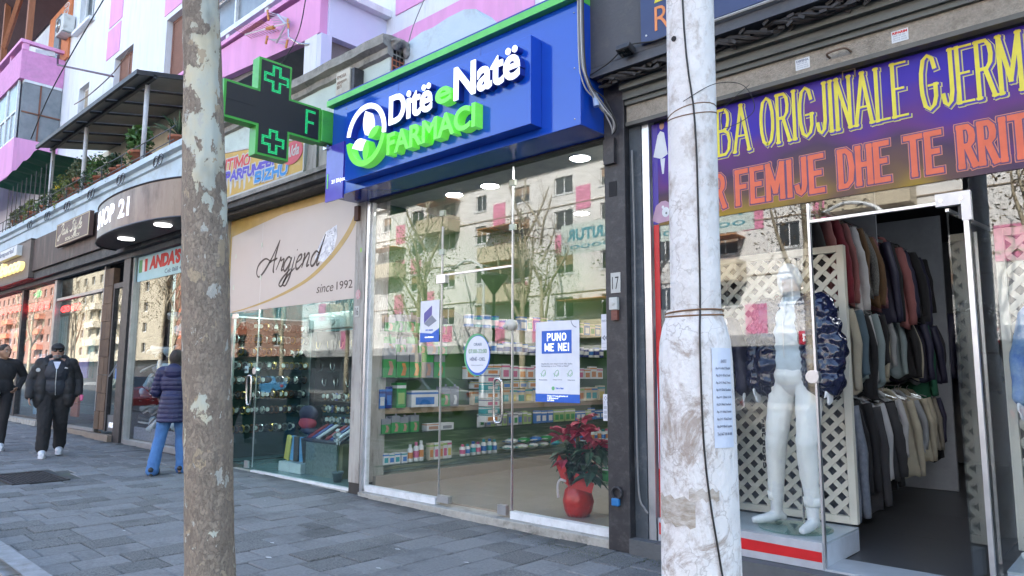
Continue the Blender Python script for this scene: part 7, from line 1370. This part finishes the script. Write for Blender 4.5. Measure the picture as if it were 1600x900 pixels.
JL = dict(head=(.03, .02, 1.62), neck=(0, 0, 1.48), chest=(0, 0, 1.30), pelvis=(0, 0, .98), shL=(0, .19, 1.43), shR=(0, -.19, 1.43), elL=(-.10, .33, 1.20), wrL=(.02, .24, 1.02), elR=(.0, -.26, 1.16), wrR=(.20, -.14, 1.08), hipL=(0, .09, .94), hipR=(0, -.09, .94), knL=(.10, .08, .54), anL=(.12, .06, .10), knR=(-.03, -.10, .54), anR=(-.22, -.12, .14), hdL=(.5, -.5, -.6), hdR=(.8, .1, -.3), yaw=.55, curl=.9)
def man_left(t, J):
    obj('body', remesh(bodymb(J), .009, 'body', skin2), None, t); eyes(J, t, None)
    mb = MB(); limb(mb, [J['hipL'], J['knL'], J['anL']], [.102, .074, .052]); limb(mb, [J['hipR'], J['knR'], J['anR']], [.102, .074, .052]); mb.sph(J['pelvis'], (.135, .185, .13))
    obj('trousers', remesh(mb, .012, 'trousers', blkT, folds(.008)), None, t)
    mb = MB().sph((0, 0, 1.28), (.145, .205, .22), 18, 12).sph((0, 0, 1.05), (.14, .185, .20), 18, 12)
    for k_ in 'LR': limb(mb, [J['sh'+k_], J['el'+k_], J['wr'+k_]], [.078, .066, .048])
    limb(mb, [J['shL'], (0, 0, 1.45), J['shR']], [.075, .082, .075]); obj('sweater', remesh(mb, .011, 'sweater', M('black_knit', (.02, .02, .022), .9, bump=.5, bs=90), folds(.008)), None, t)
    h = Vector(J['head']); m_ = Matrix.Rotation(J['yaw'], 3, 'Z'); obj('hair', remesh(MB().sph(h+m_ @ Vector((-.02, 0, .042)), (.096, .084, .092), 18, 12), .008, 'hair', hairD, folds(.004, 40)), None, t)
    shoes(J, t, shW, shW); obj('carrier_bag', remesh(MB().sph((.26, -.12, .93), (.09, .10, .12), 14, 10).tube([(.25, -.13, 1.1), (.25, -.12, 1.0)], [.02, .05], 8), .012, 'carrier_bag', M('plastic_bag', (.6, .62, .68), .4), folds(.03, 18)), None, t)
person('man in black sweater at the left edge looking sideways and holding a white bag', (-14.75, -1.95, gz(-14.7)), R(-10), 1.02, JL, man_left)
JW = dict(head=(.03, 0, 1.54), neck=(0, 0, 1.41), chest=(0, 0, 1.22), pelvis=(0, 0, .93), shL=(0, .17, 1.36), shR=(0, -.17, 1.36), elL=(.04, .25, 1.10), wrL=(.24, .20, 1.02), elR=(.05, -.24, 1.10), wrR=(.22, -.14, 1.05), hipL=(0, .09, .89), hipR=(0, -.09, .89), knL=(-.04, .13, .50), anL=(-.16, .17, .10), knR=(.10, -.09, .50), anR=(.08, -.12, .09), hdL=(1, -.2, -.1), hdR=(1, .1, 0), curl=.8)
navP = M('navy_quilted_nylon', (.012, .014, .07), .55, c2=(.008, .009, .045), vs=5); jean = M('blue_denim', (.07, .19, .42), .85, c2=(.05, .13, .32), vs=7, bump=.4, bs=150)
def woman(t, J):
    obj('body', remesh(bodymb(J, bulk=.92), .009, 'body', skin), None, t); eyes(J, t, None)
    mb = MB(); limb(mb, [J['hipL'], J['knL'], J['anL'], Vector(J['anL'])+Vector((0, 0, -.03))], [.108, .078, .078, .085]); limb(mb, [J['hipR'], J['knR'], J['anR'], Vector(J['anR'])+Vector((0, 0, -.02))], [.108, .078, .078, .085]); mb.sph(J['pelvis'], (.135, .165, .12))
    obj('jeans', remesh(mb, .011, 'jeans', jean, folds(.012, 8)), None, t)
    mb = MB().sph((0, 0, 1.22), (.145, .185, .22), 18, 12).sph((0, 0, 1.0), (.15, .17, .22), 18, 12).tube([(0, 0, 1.05), (-.01, 0, .85), (-.01, 0, .70)], [.165, .185, .20], 20, True, 1.0)
    limb(mb, [J['shL'], (0, 0, 1.37), J['shR']], [.08, .085, .08])
    for k_ in 'LR': limb(mb, [J['sh'+k_], J['el'+k_], J['wr'+k_]], [.082, .078, .055])
    obj('quilted_coat', remesh(mb, .0085, 'quilted_coat', navP, ridges(.008, .062, .0, .004), 2), None, t)
    mb = MB().sph((-.09, 0, 1.37), (.075, .12, .11), 14, 10).tube([(-.02, -.11, 1.42), (-.10, 0, 1.36), (-.02, .11, 1.42)], [.04, .06, .04], 10); obj('hood', remesh(mb, .010, 'hood', navP, ridges(.006, .05, 0, .004)), None, t)
    h = Vector(J['head']); mb = MB().sph(h+Vector((-.025, 0, .02)), (.105, .094, .12), 18, 12).sph(h+Vector((-.065, 0, -.12)), (.06, .085, .12), 14, 10); obj('hair', remesh(mb, .008, 'hair', hairD, folds(.006, 30)), None, t)
    shoes(J, t, M('boot_black', (.015, .015, .016), .5), blk)
person('woman seen from behind in a navy quilted coat and blue jeans beside the tree', (-10.05, -.95, gz(-10)), R(140), 1.0, JW, woman)
hs = thing('shoe', 'white and black sneaker held in the hand of the woman in the navy coat', 'shoe', (-10.38, -1.02, 1.10)); hs.rotation_euler = (0, .1, .6)
for nm, me in (('upper', mesh('upper', shoe(MB(), (0, 0, .02), 0, 1.1), M('shoe_black', (0, 0, 0)), smooth=True)), ('sole', sso)):
    o = bpy.data.objects.new(nm, me); COL.objects.link(o); o.parent = hs
# mannequins
JQ = dict(head=(.03, 0, 1.70), neck=(0, 0, 1.54), chest=(0, 0, 1.34), pelvis=(0, 0, 1.03), shL=(0, .19, 1.49), shR=(0, -.19, 1.49), elL=(.0, .27, 1.22), wrL=(.06, .27, .98), elR=(0, -.27, 1.22), wrR=(.05, -.27, .98), hipL=(0, .10, .97), hipR=(0, -.10, .97), knL=(.10, .11, .57), anL=(.04, .10, .09), knR=(.03, -.15, .55), anR=(-.02, -.20, .09), toeL=(1, .1, 0), toeR=(1, -.5, 0), curl=.3)
puf = M('navy_glossy_puffer', (.012, .016, .05), .16, c2=(.008, .01, .03), vs=4, coat=.5)
wtr = M('white_joggers', (.84, .84, .80), .8, bump=.2, c2=(.78, .78, .75)); hod = M('pale_blue_zip_top', (.62, .70, .74), .8, bump=.2)
def manq_build(kind):
    def f(t, J):
        obj('body', remesh(bodymb(J), .009, 'body', manq), None, t)
        if kind == 'main':
            mb = MB(); limb(mb, [J['hipL'], J['knL'], Vector(J['anL'])+Vector((0, 0, .09))], [.102, .070, .050]); limb(mb, [J['hipR'], J['knR'], Vector(J['anR'])+Vector((0, 0, .09))], [.102, .070, .050]); mb.sph(J['pelvis'], (.135, .17, .12))
            obj('cuff', MB().tube([Vector(J['anL'])+Vector((0, 0, .07)), Vector(J['anL'])+Vector((0, 0, .13))], [.052, .058], 14), wtr, t, True); obj('cuff', MB().tube([Vector(J['anR'])+Vector((0, 0, .07)), Vector(J['anR'])+Vector((0, 0, .13))], [.052, .058], 14), wtr, t, True); obj('joggers', remesh(mb, .010, 'joggers', wtr, folds(.009, 9)), None, t)
            for k_, p_ in (('L', (.09, .10, .19)), ('R', (.03, -.19, .19))): pass
            q_ = MB()
            for i in range(5): q_.box(.118, .1225, -.235, -.215, .80-i*.045, .825-i*.045)
            obj('side_lettering', textmb('FEEL GOOD', 0, 0, .34, .035, lambda u, v, d: (.06+d, -.235+v*.5, .72-u), .012), blk, t)
            mb = MB().sph((0, 0, 1.32), (.14, .185, .22), 18, 12).sph((0, 0, 1.12), (.135, .17, .18), 18, 12).tube([(0, 0, 1.47), (.0, 0, 1.58)], [.085, .075], 12); obj('zip_top', remesh(mb, .01, 'zip_top', hod, folds(.006)), None, t)
            obj('zip', MB().tube([(.085, 0, 1.57), (.145, 0, 1.38), (.145, 0, 1.15)], .004, 6), alu, t)
            mb = MB()
            for s_, k_ in ((1, 'L'), (-1, 'R')):
                mb.sph((.01, .15*s_, 1.34), (.14, .105, .22), 14, 10); mb.sph((.01, .17*s_, 1.10), (.14, .10, .22), 14, 10); mb.sph((-.02, .21*s_, 1.0), (.13, .10, .12), 14, 10); limb(mb, [J['sh'+k_], J['el'+k_], J['wr'+k_]], [.095, .090, .070])
            mb.sph((.0, .12, 1.47), (.09, .09, .07)).sph((.0, -.12, 1.47), (.09, .09, .07)); mb.sph((-.08, 0, 1.33), (.11, .22, .25)).sph((-.08, 0, 1.08), (.11, .23, .2)).tube([(.07, -.10, 1.50), (-.05, -.10, 1.56), (-.09, 0, 1.57), (-.05, .10, 1.56), (.07, .10, 1.50)], .04, 10)
            obj('puffer_jacket', remesh(mb, .010, 'puffer_jacket', puf, lambda c, n: .011*abs(math.sin(math.pi*c.z/.095))**.6+.020*noise.noise(c*15)+.010*noise.noise(c*34), 2), None, t)
        elif kind == 'left':
            mb = MB().sph((0, 0, 1.32), (.145, .19, .22)).sph((0, 0, 1.08), (.14, .18, .2)); [limb(mb, [J['sh'+k_], J['el'+k_], J['wr'+k_]], [.08, .07, .055]) for k_ in 'LR']; limb(mb, [J['hipL'], J['knL'], J['anL']], [.11, .08, .06]); limb(mb, [J['hipR'], J['knR'], J['anR']], [.11, .08, .06])
            obj('tracksuit', remesh(mb, .012, 'tracksuit', CL['navy'], folds(.01)), None, t)
        else:
            mb = MB().sph((0, 0, 1.32), (.15, .20, .22)).sph((0, 0, 1.08), (.145, .18, .2)); [limb(mb, [J['sh'+k_], J['el'+k_], J['wr'+k_]], [.085, .075, .055]) for k_ in 'LR']
            obj('hoodie', remesh(mb, .012, 'hoodie', M('hoodie_blue', (.03, .12, .42), .7, c2=(.3, .45, .55), vs=5), folds(.01)), None, t); obj('hoodie_band', MB().tube([(0, 0, 1.1), (0, 0, 1.2)], [.205, .205], 20, True, 1), M('hoodie_orange', (.6, .17, .05), .7), t)
            obj('hoodie_lettering', textmb('CIAO', -.12, 1.28, .24, .09, lambda u, v, d: (.158+d, u, v), .01, .04), M('hoodie_orange', (0, 0, 0)), t)
            mb = MB(); limb(mb, [J['hipL'], J['knL'], J['anL']], [.11, .08, .06]); limb(mb, [J['hipR'], J['knR'], J['anR']], [.11, .08, .06]); mb.sph(J['pelvis'], (.14, .175, .12)); obj('trousers', remesh(mb, .012, 'trousers', M('trouser_sky', (.2, .35, .5), .8), folds(.01)), None, t)
            h = Vector(J['head']); mb = MB().sph(h+Vector((-.03, 0, .03)), (.11, .105, .12)).sph(h+Vector((-.08, 0, -.14)), (.07, .12, .16)); obj('wig', remesh(mb, .01, 'wig', M('wig_blond', (.5, .48, .42), .6, bump=.6, bs=90, stretch=(3, 3, .3)), folds(.014, 18)), None, t)
        obj('stand_disc', MB().lathe((.02, -.04, -.006), [(.24, 0), (.24, .010)], 32), GLC, t); obj('stand_rod', MB().tube([(-.06, -.02, 0), (-.06, -.02, .3)], .008, 8), steel, t)
    return f
def mannequin(label, loc, rz, sc, kind):
    t = thing('mannequin', label, 'mannequin', (0, 0, 0)); manq_build(kind)(t, JQ); t.location = loc; t.rotation_euler.z = rz; t.scale = (sc,)*3; return t
mannequin('white mannequin in glossy navy puffer jacket, pale blue zip top and white joggers', (-2.07, .36, .296), R(-98), 1.08, 'main')
mannequin('white mannequin in dark tracksuit half hidden behind the concrete pole', (-2.82, .42, .296), R(-60), 1.02, 'left')
mannequin('mannequin with blond wig and blue and orange hoodie right of the open door', (-.42, .38, .296), R(-110), 1.0, 'right')
bagm = obj('travel_bag', remesh(MB().sph((-.55, .3, .42), (.16, .12, .12)).sph((-.45, .32, .38), (.12, .1, .1)), .012, 'travel_bag', M('maroon_bag', (.12, .06, .05), .4, c2=(.05, .03, .03), vs=8), folds(.04, 14)), None); tag(bagm, 'crumpled dark maroon bag on the right display platform', 'bag')
# litter on the paving
for i, (x, y, s_) in enumerate(((-5.6, -1.9, .03), (-4.7, -1.3, .035), (-5.9, -2.4, .02), (-4.35, -1.75, .03), (-6.9, -2.6, .025), (-5.2, -2.15, .04), (-7.4, -1.0, .02), (-4.0, -1.2, .03))):
    o = obj('paper_scrap', MB().add([(x-s_, y, gz(x)+.003), (x, y-s_*.4, gz(x)+.006), (x+s_, y+.2*s_, gz(x)+.004), (x, y+s_*.5, gz(x)+.005)], [(0, 1, 2, 3)]), M('litter_white', (.6, .6, .6), .8)); tag(o, 'tiny scrap of pale paper on the pavers, %s' % ['just right of the tree trunk', 'halfway between tree and pole', 'right beside the tree foot', 'between the pole and the pharmacy door', 'left of the tree trunk', 'below the jewellery window', 'near the woman in the navy coat', 'below the black pillar'][i], 'litter', 'paper scraps on the pavement')
gp = MB(); rr = random.Random(2)
for i in range(2600):
    x = rr.uniform(-12, -2.5); y = rr.uniform(-3.4, -.15); s_ = rr.uniform(.0015, .004)
    gp.add([(x-s_, y, gz(x)+.001), (x, y-s_, gz(x)+.001), (x+s_, y, gz(x)+.003), (x, y+s_, gz(x)+.0035)], [(0, 1, 2, 3)])
obj('grit', gp, M('grit_pale', (.30, .29, .27), .9), kind='stuff')
moss = MB()
for i in range(900):
    x = rr.gauss(-3.3, .5); y = -.30+rr.gauss(0, .10); s_ = rr.uniform(.003, .008); moss.add([(x-s_, y, gz(x)), (x, y-s_, gz(x)+.006), (x+s_, y, gz(x)+.001)], [(0, 1, 2)])
obj('moss', moss, M('moss_green', (.08, .11, .03), .95), kind='stuff')
# ================================================================ ACROSS THE STREET (seen mirrored in the glass)
YO = -32
obj('far_pavement', MB().box(-300, 40, -60, -28, -.15, -.0), pavM, kind='structure')
creamF = M('sunlit_cream_render', (.70, .69, .68), .85, c2=(.62, .61, .59), vs=.8); pinkF = M('far_pink_panel', (.68, .24, .38), .85)
op = thing('opposite_apartment_building', 'cream block of flats with pink panels across the street, mirrored in shop glass', 'building', (-28, YO, 0))
fro = MB(); hl = []; xs_ = []
x = -61
while x < 9: xs_.append(x); x += 3.85
for z in (5.25, 8.2, 11.2, 14.0-.3):
    for i, x in enumerate(xs_): hl.append((x, x+(1.6 if i % 3 else 1.15), z, z+1.35 if z < 13 else z+1.2))
W2 = holewall(-62, 10, 3.6, 15.6, YO-.3, YO, hl); obj('wall', W2, creamF, op); obj('roof', MB().box(-62.3, 10.3, YO-10, YO+.3, 15.6, 15.85).box(-62, 10, YO-10, YO-9.8, 0, 15.6), creamF, op)
obj('shop_band', MB().box(-62, 10, YO-.5, YO-.3, 0, 3.0), M('far_shops_dark', (.05, .06, .08), .4), op); obj('shop_fascia', MB().box(-62, 10, YO-.3, YO+.8, 3.0, 3.6), M('far_fascia', (.4, .4, .4), .7), op)
wf = mesh('window', MB().box(-.8, .8, -.05, 0, 0, .08).box(-.8, .8, -.05, 0, 1.27, 1.35).box(-.8, -.72, -.05, 0, .08, 1.27).box(.72, .8, -.05, 0, .08, 1.27).box(-.04, .04, -.05, 0, .08, 1.27), whiteF); wp2 = mesh('pane', MB().box(-.72, .72, -.04, -.02, .08, 1.27), M('far_pane', (.05, .055, .06), .15)); wsl = mesh('sill', MB().box(-.95, .95, -.0, .18, -.08, 0), whiteF); wsh = mesh('shutter', MB().box(-.72, .72, -.018, -.005, .6, 1.27), M('far_shutter', (.3, .2, .13), .7))
rr = random.Random(12)
for i, h in enumerate(hl):
    w0_ = bpy.data.objects.new('window', wf); COL.objects.link(w0_); w0_.parent = op; w0_.location = ((h[0]+h[1])/2+28, -.12, h[2]); w0_.scale.x = (h[1]-h[0])/1.6
    for me in [wp2, wsl]+([wsh] if rr.random() < .4 else []):
        o = bpy.data.objects.new(me.name, me); COL.objects.link(o); o.parent = w0_
for i, x in enumerate(xs_):
    for z in (6.75, 9.7, 12.7, 4.0):
        if (i*2+int(z)) % 3 == 0 or (i+int(z)) % 5 == 0: obj('pink_panel', MB().box(x+1.9, x+3.1, YO+.005, YO+.04, z-.3, z+1.3), pinkF, op)
        elif (i+int(z)) % 4 == 1: obj('pink_panel', MB().box(x+.1, x+1.4, YO+.005, YO+.04, z-.05, z+1.2), pinkF, op)
for z in (6.75, 9.75, 12.75): obj('string_course', MB().box(-62, 10, YO+.002, YO+.06, z+.1, z+.16), M('joint_brown', (.3, .24, .18), .8), op)
for x, z in ((-34.5, 9.6), (-34.5, 6.7), (-10, 9.6), (-10, 12.6), (-48, 9.6), (-41.5, 12.6), (-23, 12.6), (-54, 6.7), (-18.5, 6.7), (-27, 3.9)):
    b = obj('balcony', MB().box(x-1.9, x+1.9, YO+.05, YO+1.3, z-.15, z).box(x-1.9, x+1.9, YO+1.2, YO+1.3, z, z+1.0).box(x-1.9, x-1.8, YO+.05, YO+1.2, z, z+1.0).box(x+1.8, x+1.9, YO+.05, YO+1.2, z, z+1.0), M('far_balcony', (.55, .48, .36), .8), op); obj('awning', MB().box(x-1.9, x+1.9, YO+.05, YO+1.4, z+2.3, z+2.36), M('far_awning_orange', (.45, .2, .08), .8), b)
for k_, (x0, x1, h_, c, lab) in enumerate(((-100, -66, 22, (.27, .14, .10), 'red brown block across the street mirrored in the left windows'), (-150, -104, 25, (.40, .36, .28), 'ochre block far along the opposite side'), (-230, -155, 26, (.25, .13, .10), 'brick coloured low block at the far end of the opposite side'), (14, 60, 16, (.55, .5, .45), 'pale block across the street beyond the side road'))):
    t = thing('street_building', lab, 'building', (x0, YO-3, 0)); hls = [(x, x+1.6, z, z+1.4) for x in range(int(x0)+3, int(x1)-3, 4) for z in [4.5+3*j for j in range(int((h_-4)/3))]]
    obj('wall', holewall(x0, x1, 3.4, h_, YO-3.3, YO-3, hls), M('far_wall_%d' % k_, c, .85), t); obj('inner_dark', MB().box(x0, x1, YO-4.2, YO-4, 0, h_).box(x0, x1, YO-12, YO-3, h_, h_+.3), M('far_dark', (.05, .05, .06), .4), t)
    wm_ = MB(); [wm_.box(h[0], h[1], YO-3.2, YO-3.15, h[2], h[2]+.1).box((h[0]+h[1])/2-.04, (h[0]+h[1])/2+.04, YO-3.2, YO-3.15, h[2]+.1, h[3]) for h in hls]; obj('window_frames', wm_, whiteF, t, kind='stuff')
    [obj('balcony', MB().box(x, x+5, YO-2.99, YO-1.9, z, z+1.0), M('far_balc_%d' % k_, (.55, .2, .12) if k_ in (0, 2) else (.6, .55, .45), .8), t) for x in range(int(x0)+4, int(x1)-6, 12) for z in (6, 9, 12) if z < h_-2]
bnr = thing('street_banner', 'pale cloth banner across the street lettered in blue, mirrored in the pharmacy glass', 'banner', (-21, -24, 8)); obj('cloth', MB().box(-23.2, -12.6, -24.02, -24, 7.7, 9.3), M('banner_cloth', (.58, .66, .62), .8), bnr)
obj('lettering', textmb('DHE ARRITUR', 0, 0, 5.2, .62, lambda u, v, d: (-17.6-u, -23.999+d, 8.4+v), .01, .03).join(textmb('ÇIKLIZEM', 0, 0, 3.8, .62, lambda u, v, d: (-12.9-u, -23.999+d, 8.4+v), .01, .03)).join(textmb('oooooooooooooo', 0, 0, 9.6, .22, lambda u, v, d: (-13-u, -23.999+d, 7.95+v), .01, .0)), M('banner_blue', (.05, .3, .38), .7), bnr); obj('rope', MB().tube([(-30, -24, 9.6), (-23.2, -24, 9.25)], .02, 4).tube([(-12.6, -24, 9.25), (-3, -24, 9.7)], .02, 4), wi, bnr)
psn = thing('street_sign', 'red and white shop board across the street lettered PARAFARMACI', 'shop sign', (-9.5, YO+.9, 3.1)); obj('board', MB().box(-13.6, -10.2, YO+.85, YO+.9, 3.0, 3.7), M('board_red', (.6, .02, .02), .5), psn); obj('lettering', textmb('PARAFARMACI', 0, 0, 3.0, .4, lambda u, v, d: (-10.4-u, YO+.901+d, 3.15+v), .01, .05), whL, psn); obj('white_board', MB().box(-10.19, -6.5, YO+.85, YO+.9, 3.0, 3.7), cw, psn)
tA = branches(21, (0, 0, 0), .28, 13, (0, 0), 7, start=.32); tA2 = MB().tube([(0, 0, 0), (.05, .02, 2), (.1, -.05, 5), (0, 0, 8.5)], [.2, .17, .14, .09], 10).join(tA)
pb_ = M('sunlit_plane_bark', (.42, .38, .28), .85, c2=(.2, .15, .1), vs=4); meT = mesh('crown', tA, pb_, smooth=True); meK = mesh('trunk', MB().tube([(0, 0, -.1), (.05, .02, 2), (.1, -.05, 5), (0, 0, 8.5)], [.22, .18, .15, .09], 12), pb_, smooth=True)
lfm = mesh('clinging_leaves', leafy((0, 0, 8.3), (2.6, 2.6, 3.2), 900, .09, 77), M('dry_leaf', (.13, .09, .04), .8))
for i, (x, y, s_, r_) in enumerate(((-19.5, -25.5, .95, 0), (-27.5, -25.8, 1.0, 2), (-36, -25.5, 1.05, 4), (-45, -25.7, .95, 1), (-54, -25.5, 1.0, 3), (-64, -25.6, 1.05, 5), (-76, -25.5, 1, 0), (-90, -25.6, 1.1, 2.5), (-108, -25.5, 1, 1.3), (-11, -25.6, 1.05, 2.2), (-3, -25.5, .95, 5.2), (-30, -3.1, 1.0, 1.1), (-41, -3.1, 1.0, 2.9), (-52, -3.1, 1.0, 4.2), (-70, -22, 1.1, .4), (-83, -22, 1, 2.2), (-97, -22, 1.1, 3.3), (-115, -22, 1.1, 4.4), (-130, -24, 1.1, 5.1), (-33, -22.5, .8, 3.1), (-22.5, -21.5, .75, .6))):
    near = 10 < i < 14
    t = thing('plane_tree', ('bare plane tree on our kerb, %s along the pavement to the left' % ['first', 'second', 'third'][i-11]) if near else 'bare sunlit plane tree across the street, %s from the right' % (ORD[[2, 3, 4, 5, 6, 7, 8, 9, 10, 1, 0][i]] if i < 11 else 'inner row, ' + ORD[i-14]), 'tree', (x, y, 0), 'street trees')
    t.rotation_euler.z = r_; t.scale = (s_,)*3
    for nm, me in (('trunk', meK), ('crown', meT), ('foliage', lfm)):
        o = bpy.data.objects.new(nm, me); COL.objects.link(o); o.parent = t
for x in (-31.5, -60, -8):
    t = thing('street_lamp', 'curved white street lamp on the far kerb %s' % {-31.5: 'in front of the cream flats', -60: 'towards the red brown block', -8: 'beside the banner end'}[x], 'street lamp', (x, -26.5, 0), 'far street lamps')
    obj('post', MB().tube(spline([(x, -26.5, 0), (x, -26.5, 7), (x-.3, -26.5, 8.3), (x-1.5, -26.5, 8.8), (x-2.6, -26.5, 8.5)], 6), .08, 8), cw, t); obj('head', MB().sph((x-2.7, -26.5, 8.45), (.45, .15, .1)), M('lamp_grey', (.2, .2, .2), .5), t)
t = thing('street_lamp', 'dark funnel shaped street lamp on a slim post across the carriageway', 'street lamp', (-17.5, -13, 0)); obj('post', MB().tube([(-17.5, -13, 0), (-17.5, -13, 4.3)], .05, 8), iron, t); obj('funnel', MB().lathe((-17.5, -13, 4.3), [(.08, 0), (.5, .6), (.5, .66)], 16), iron, t)
# cars
def car(label, x, y, rz, col):
    t = thing('parked_car', label, 'car', (0, 0, 0))
    side = [(-2.05, .35), (-2.1, .62), (-1.95, .85), (-1.2, .93), (-.62, 1.38), (.75, 1.42), (1.45, .98), (2.0, .92), (2.12, .6), (2.1, .33)]
    mb = MB(); n_2 = len(side); lay = [(-.82, .0, .97), (-.86, 0, 1.0), (-.86, 0, 1.0), (0, 0, 1.01), (.86, 0, 1.0), (.82, 0, .97)]
    for yy, _, k2 in lay:
        for u, v in side: mb.v.append((u*k2, yy*(1 if v < 1 else .84), .33+(v-.33)*k2))
    mb.f = [(i*n_2+j, (i+1)*n_2+j, (i+1)*n_2+(j+1) % n_2, i*n_2+(j+1) % n_2) for i in range(len(lay)-1) for j in range(n_2)] + [tuple(range(n_2)), tuple((len(lay)-1)*n_2+j for j in range(n_2))[::-1]]
    obj('body', mb, col, t, bevel=.04)
    gw = MB()
    for s_ in (-1, 1): gw.prism([(-1.0, .97), (-.55, 1.33), (.05, 1.35), (.05, .97)], lambda u, v, d: (u, s_*(.865 if v < 1 else .74)+d*s_, v), 0, .01).prism([(.12, .97), (.12, 1.35), (.68, 1.36), (1.25, 1.0)], lambda u, v, d: (u, s_*(.865 if v < 1 else .74)+d*s_, v), 0, .01)
    obj('side_window', gw, M('far_pane', (0, 0, 0)), t); obj('windscreen', MB().add([(-1.2, -.72, .97), (-1.2, .72, .97), (-.66, .62, 1.37), (-.66, -.62, 1.37)], [(0, 1, 2, 3)]).add([(1.42, -.7, 1.01), (1.42, .7, 1.01), (.82, .6, 1.42), (.82, -.6, 1.42)], [(0, 3, 2, 1)]), M('far_pane', (0, 0, 0)), t)
    for a in (-1.3, 1.3):
        for s_ in (-1, 1):
            w3 = obj('wheel', MB().tube([(a, s_*.72, .31), (a, s_*.9, .31)], .31, 20), M('tyre', (.02, .02, .02), .9), t); obj('rim', MB().tube([(a, s_*.89, .31), (a, s_*.91, .31)], .19, 14), alu, w3)
    for s_ in (-1, 1): obj('headlight', MB().sph((-2.05, s_*.62, .7), (.08, .18, .09)), cw, t, True); obj('tail_light', MB().sph((2.05, s_*.68, .75), (.06, .13, .12)), M('tail_red', (.5, .01, .01), .2), t, True)
    obj('number_plate', MB().box(2.10, 2.13, -.26, .26, .5, .62), cw, t)
    t.location = (x, y, -.13); t.rotation_euler.z = rz; return t
car('dark red hatchback parked across the road, mirrored in the wide left window', -31, -6.0, R(8), M('car_red', (.35, .02, .02), .25, coat=.8)); car('dark blue car parked by the kerb across from the clothes shop', -4.5, -13.5, R(0), M('car_navy', (.02, .03, .08), .2, coat=.8)); car('silver grey car parked across the road from the pharmacy', -11, -13.6, R(0), M('car_grey', (.25, .26, .27), .25, coat=.8)); car('white car further left across the road', -22, -13.5, R(0), M('car_white', (.6, .6, .6), .25, coat=.8)); car('blue van like car near the far kerb', -45, -20, R(0), M('car_blue', (.05, .2, .4), .25, coat=.8)); car('red car near the far kerb in front of the red brown block', -58, -20.5, R(0), M('car_red', (0, 0, 0)))
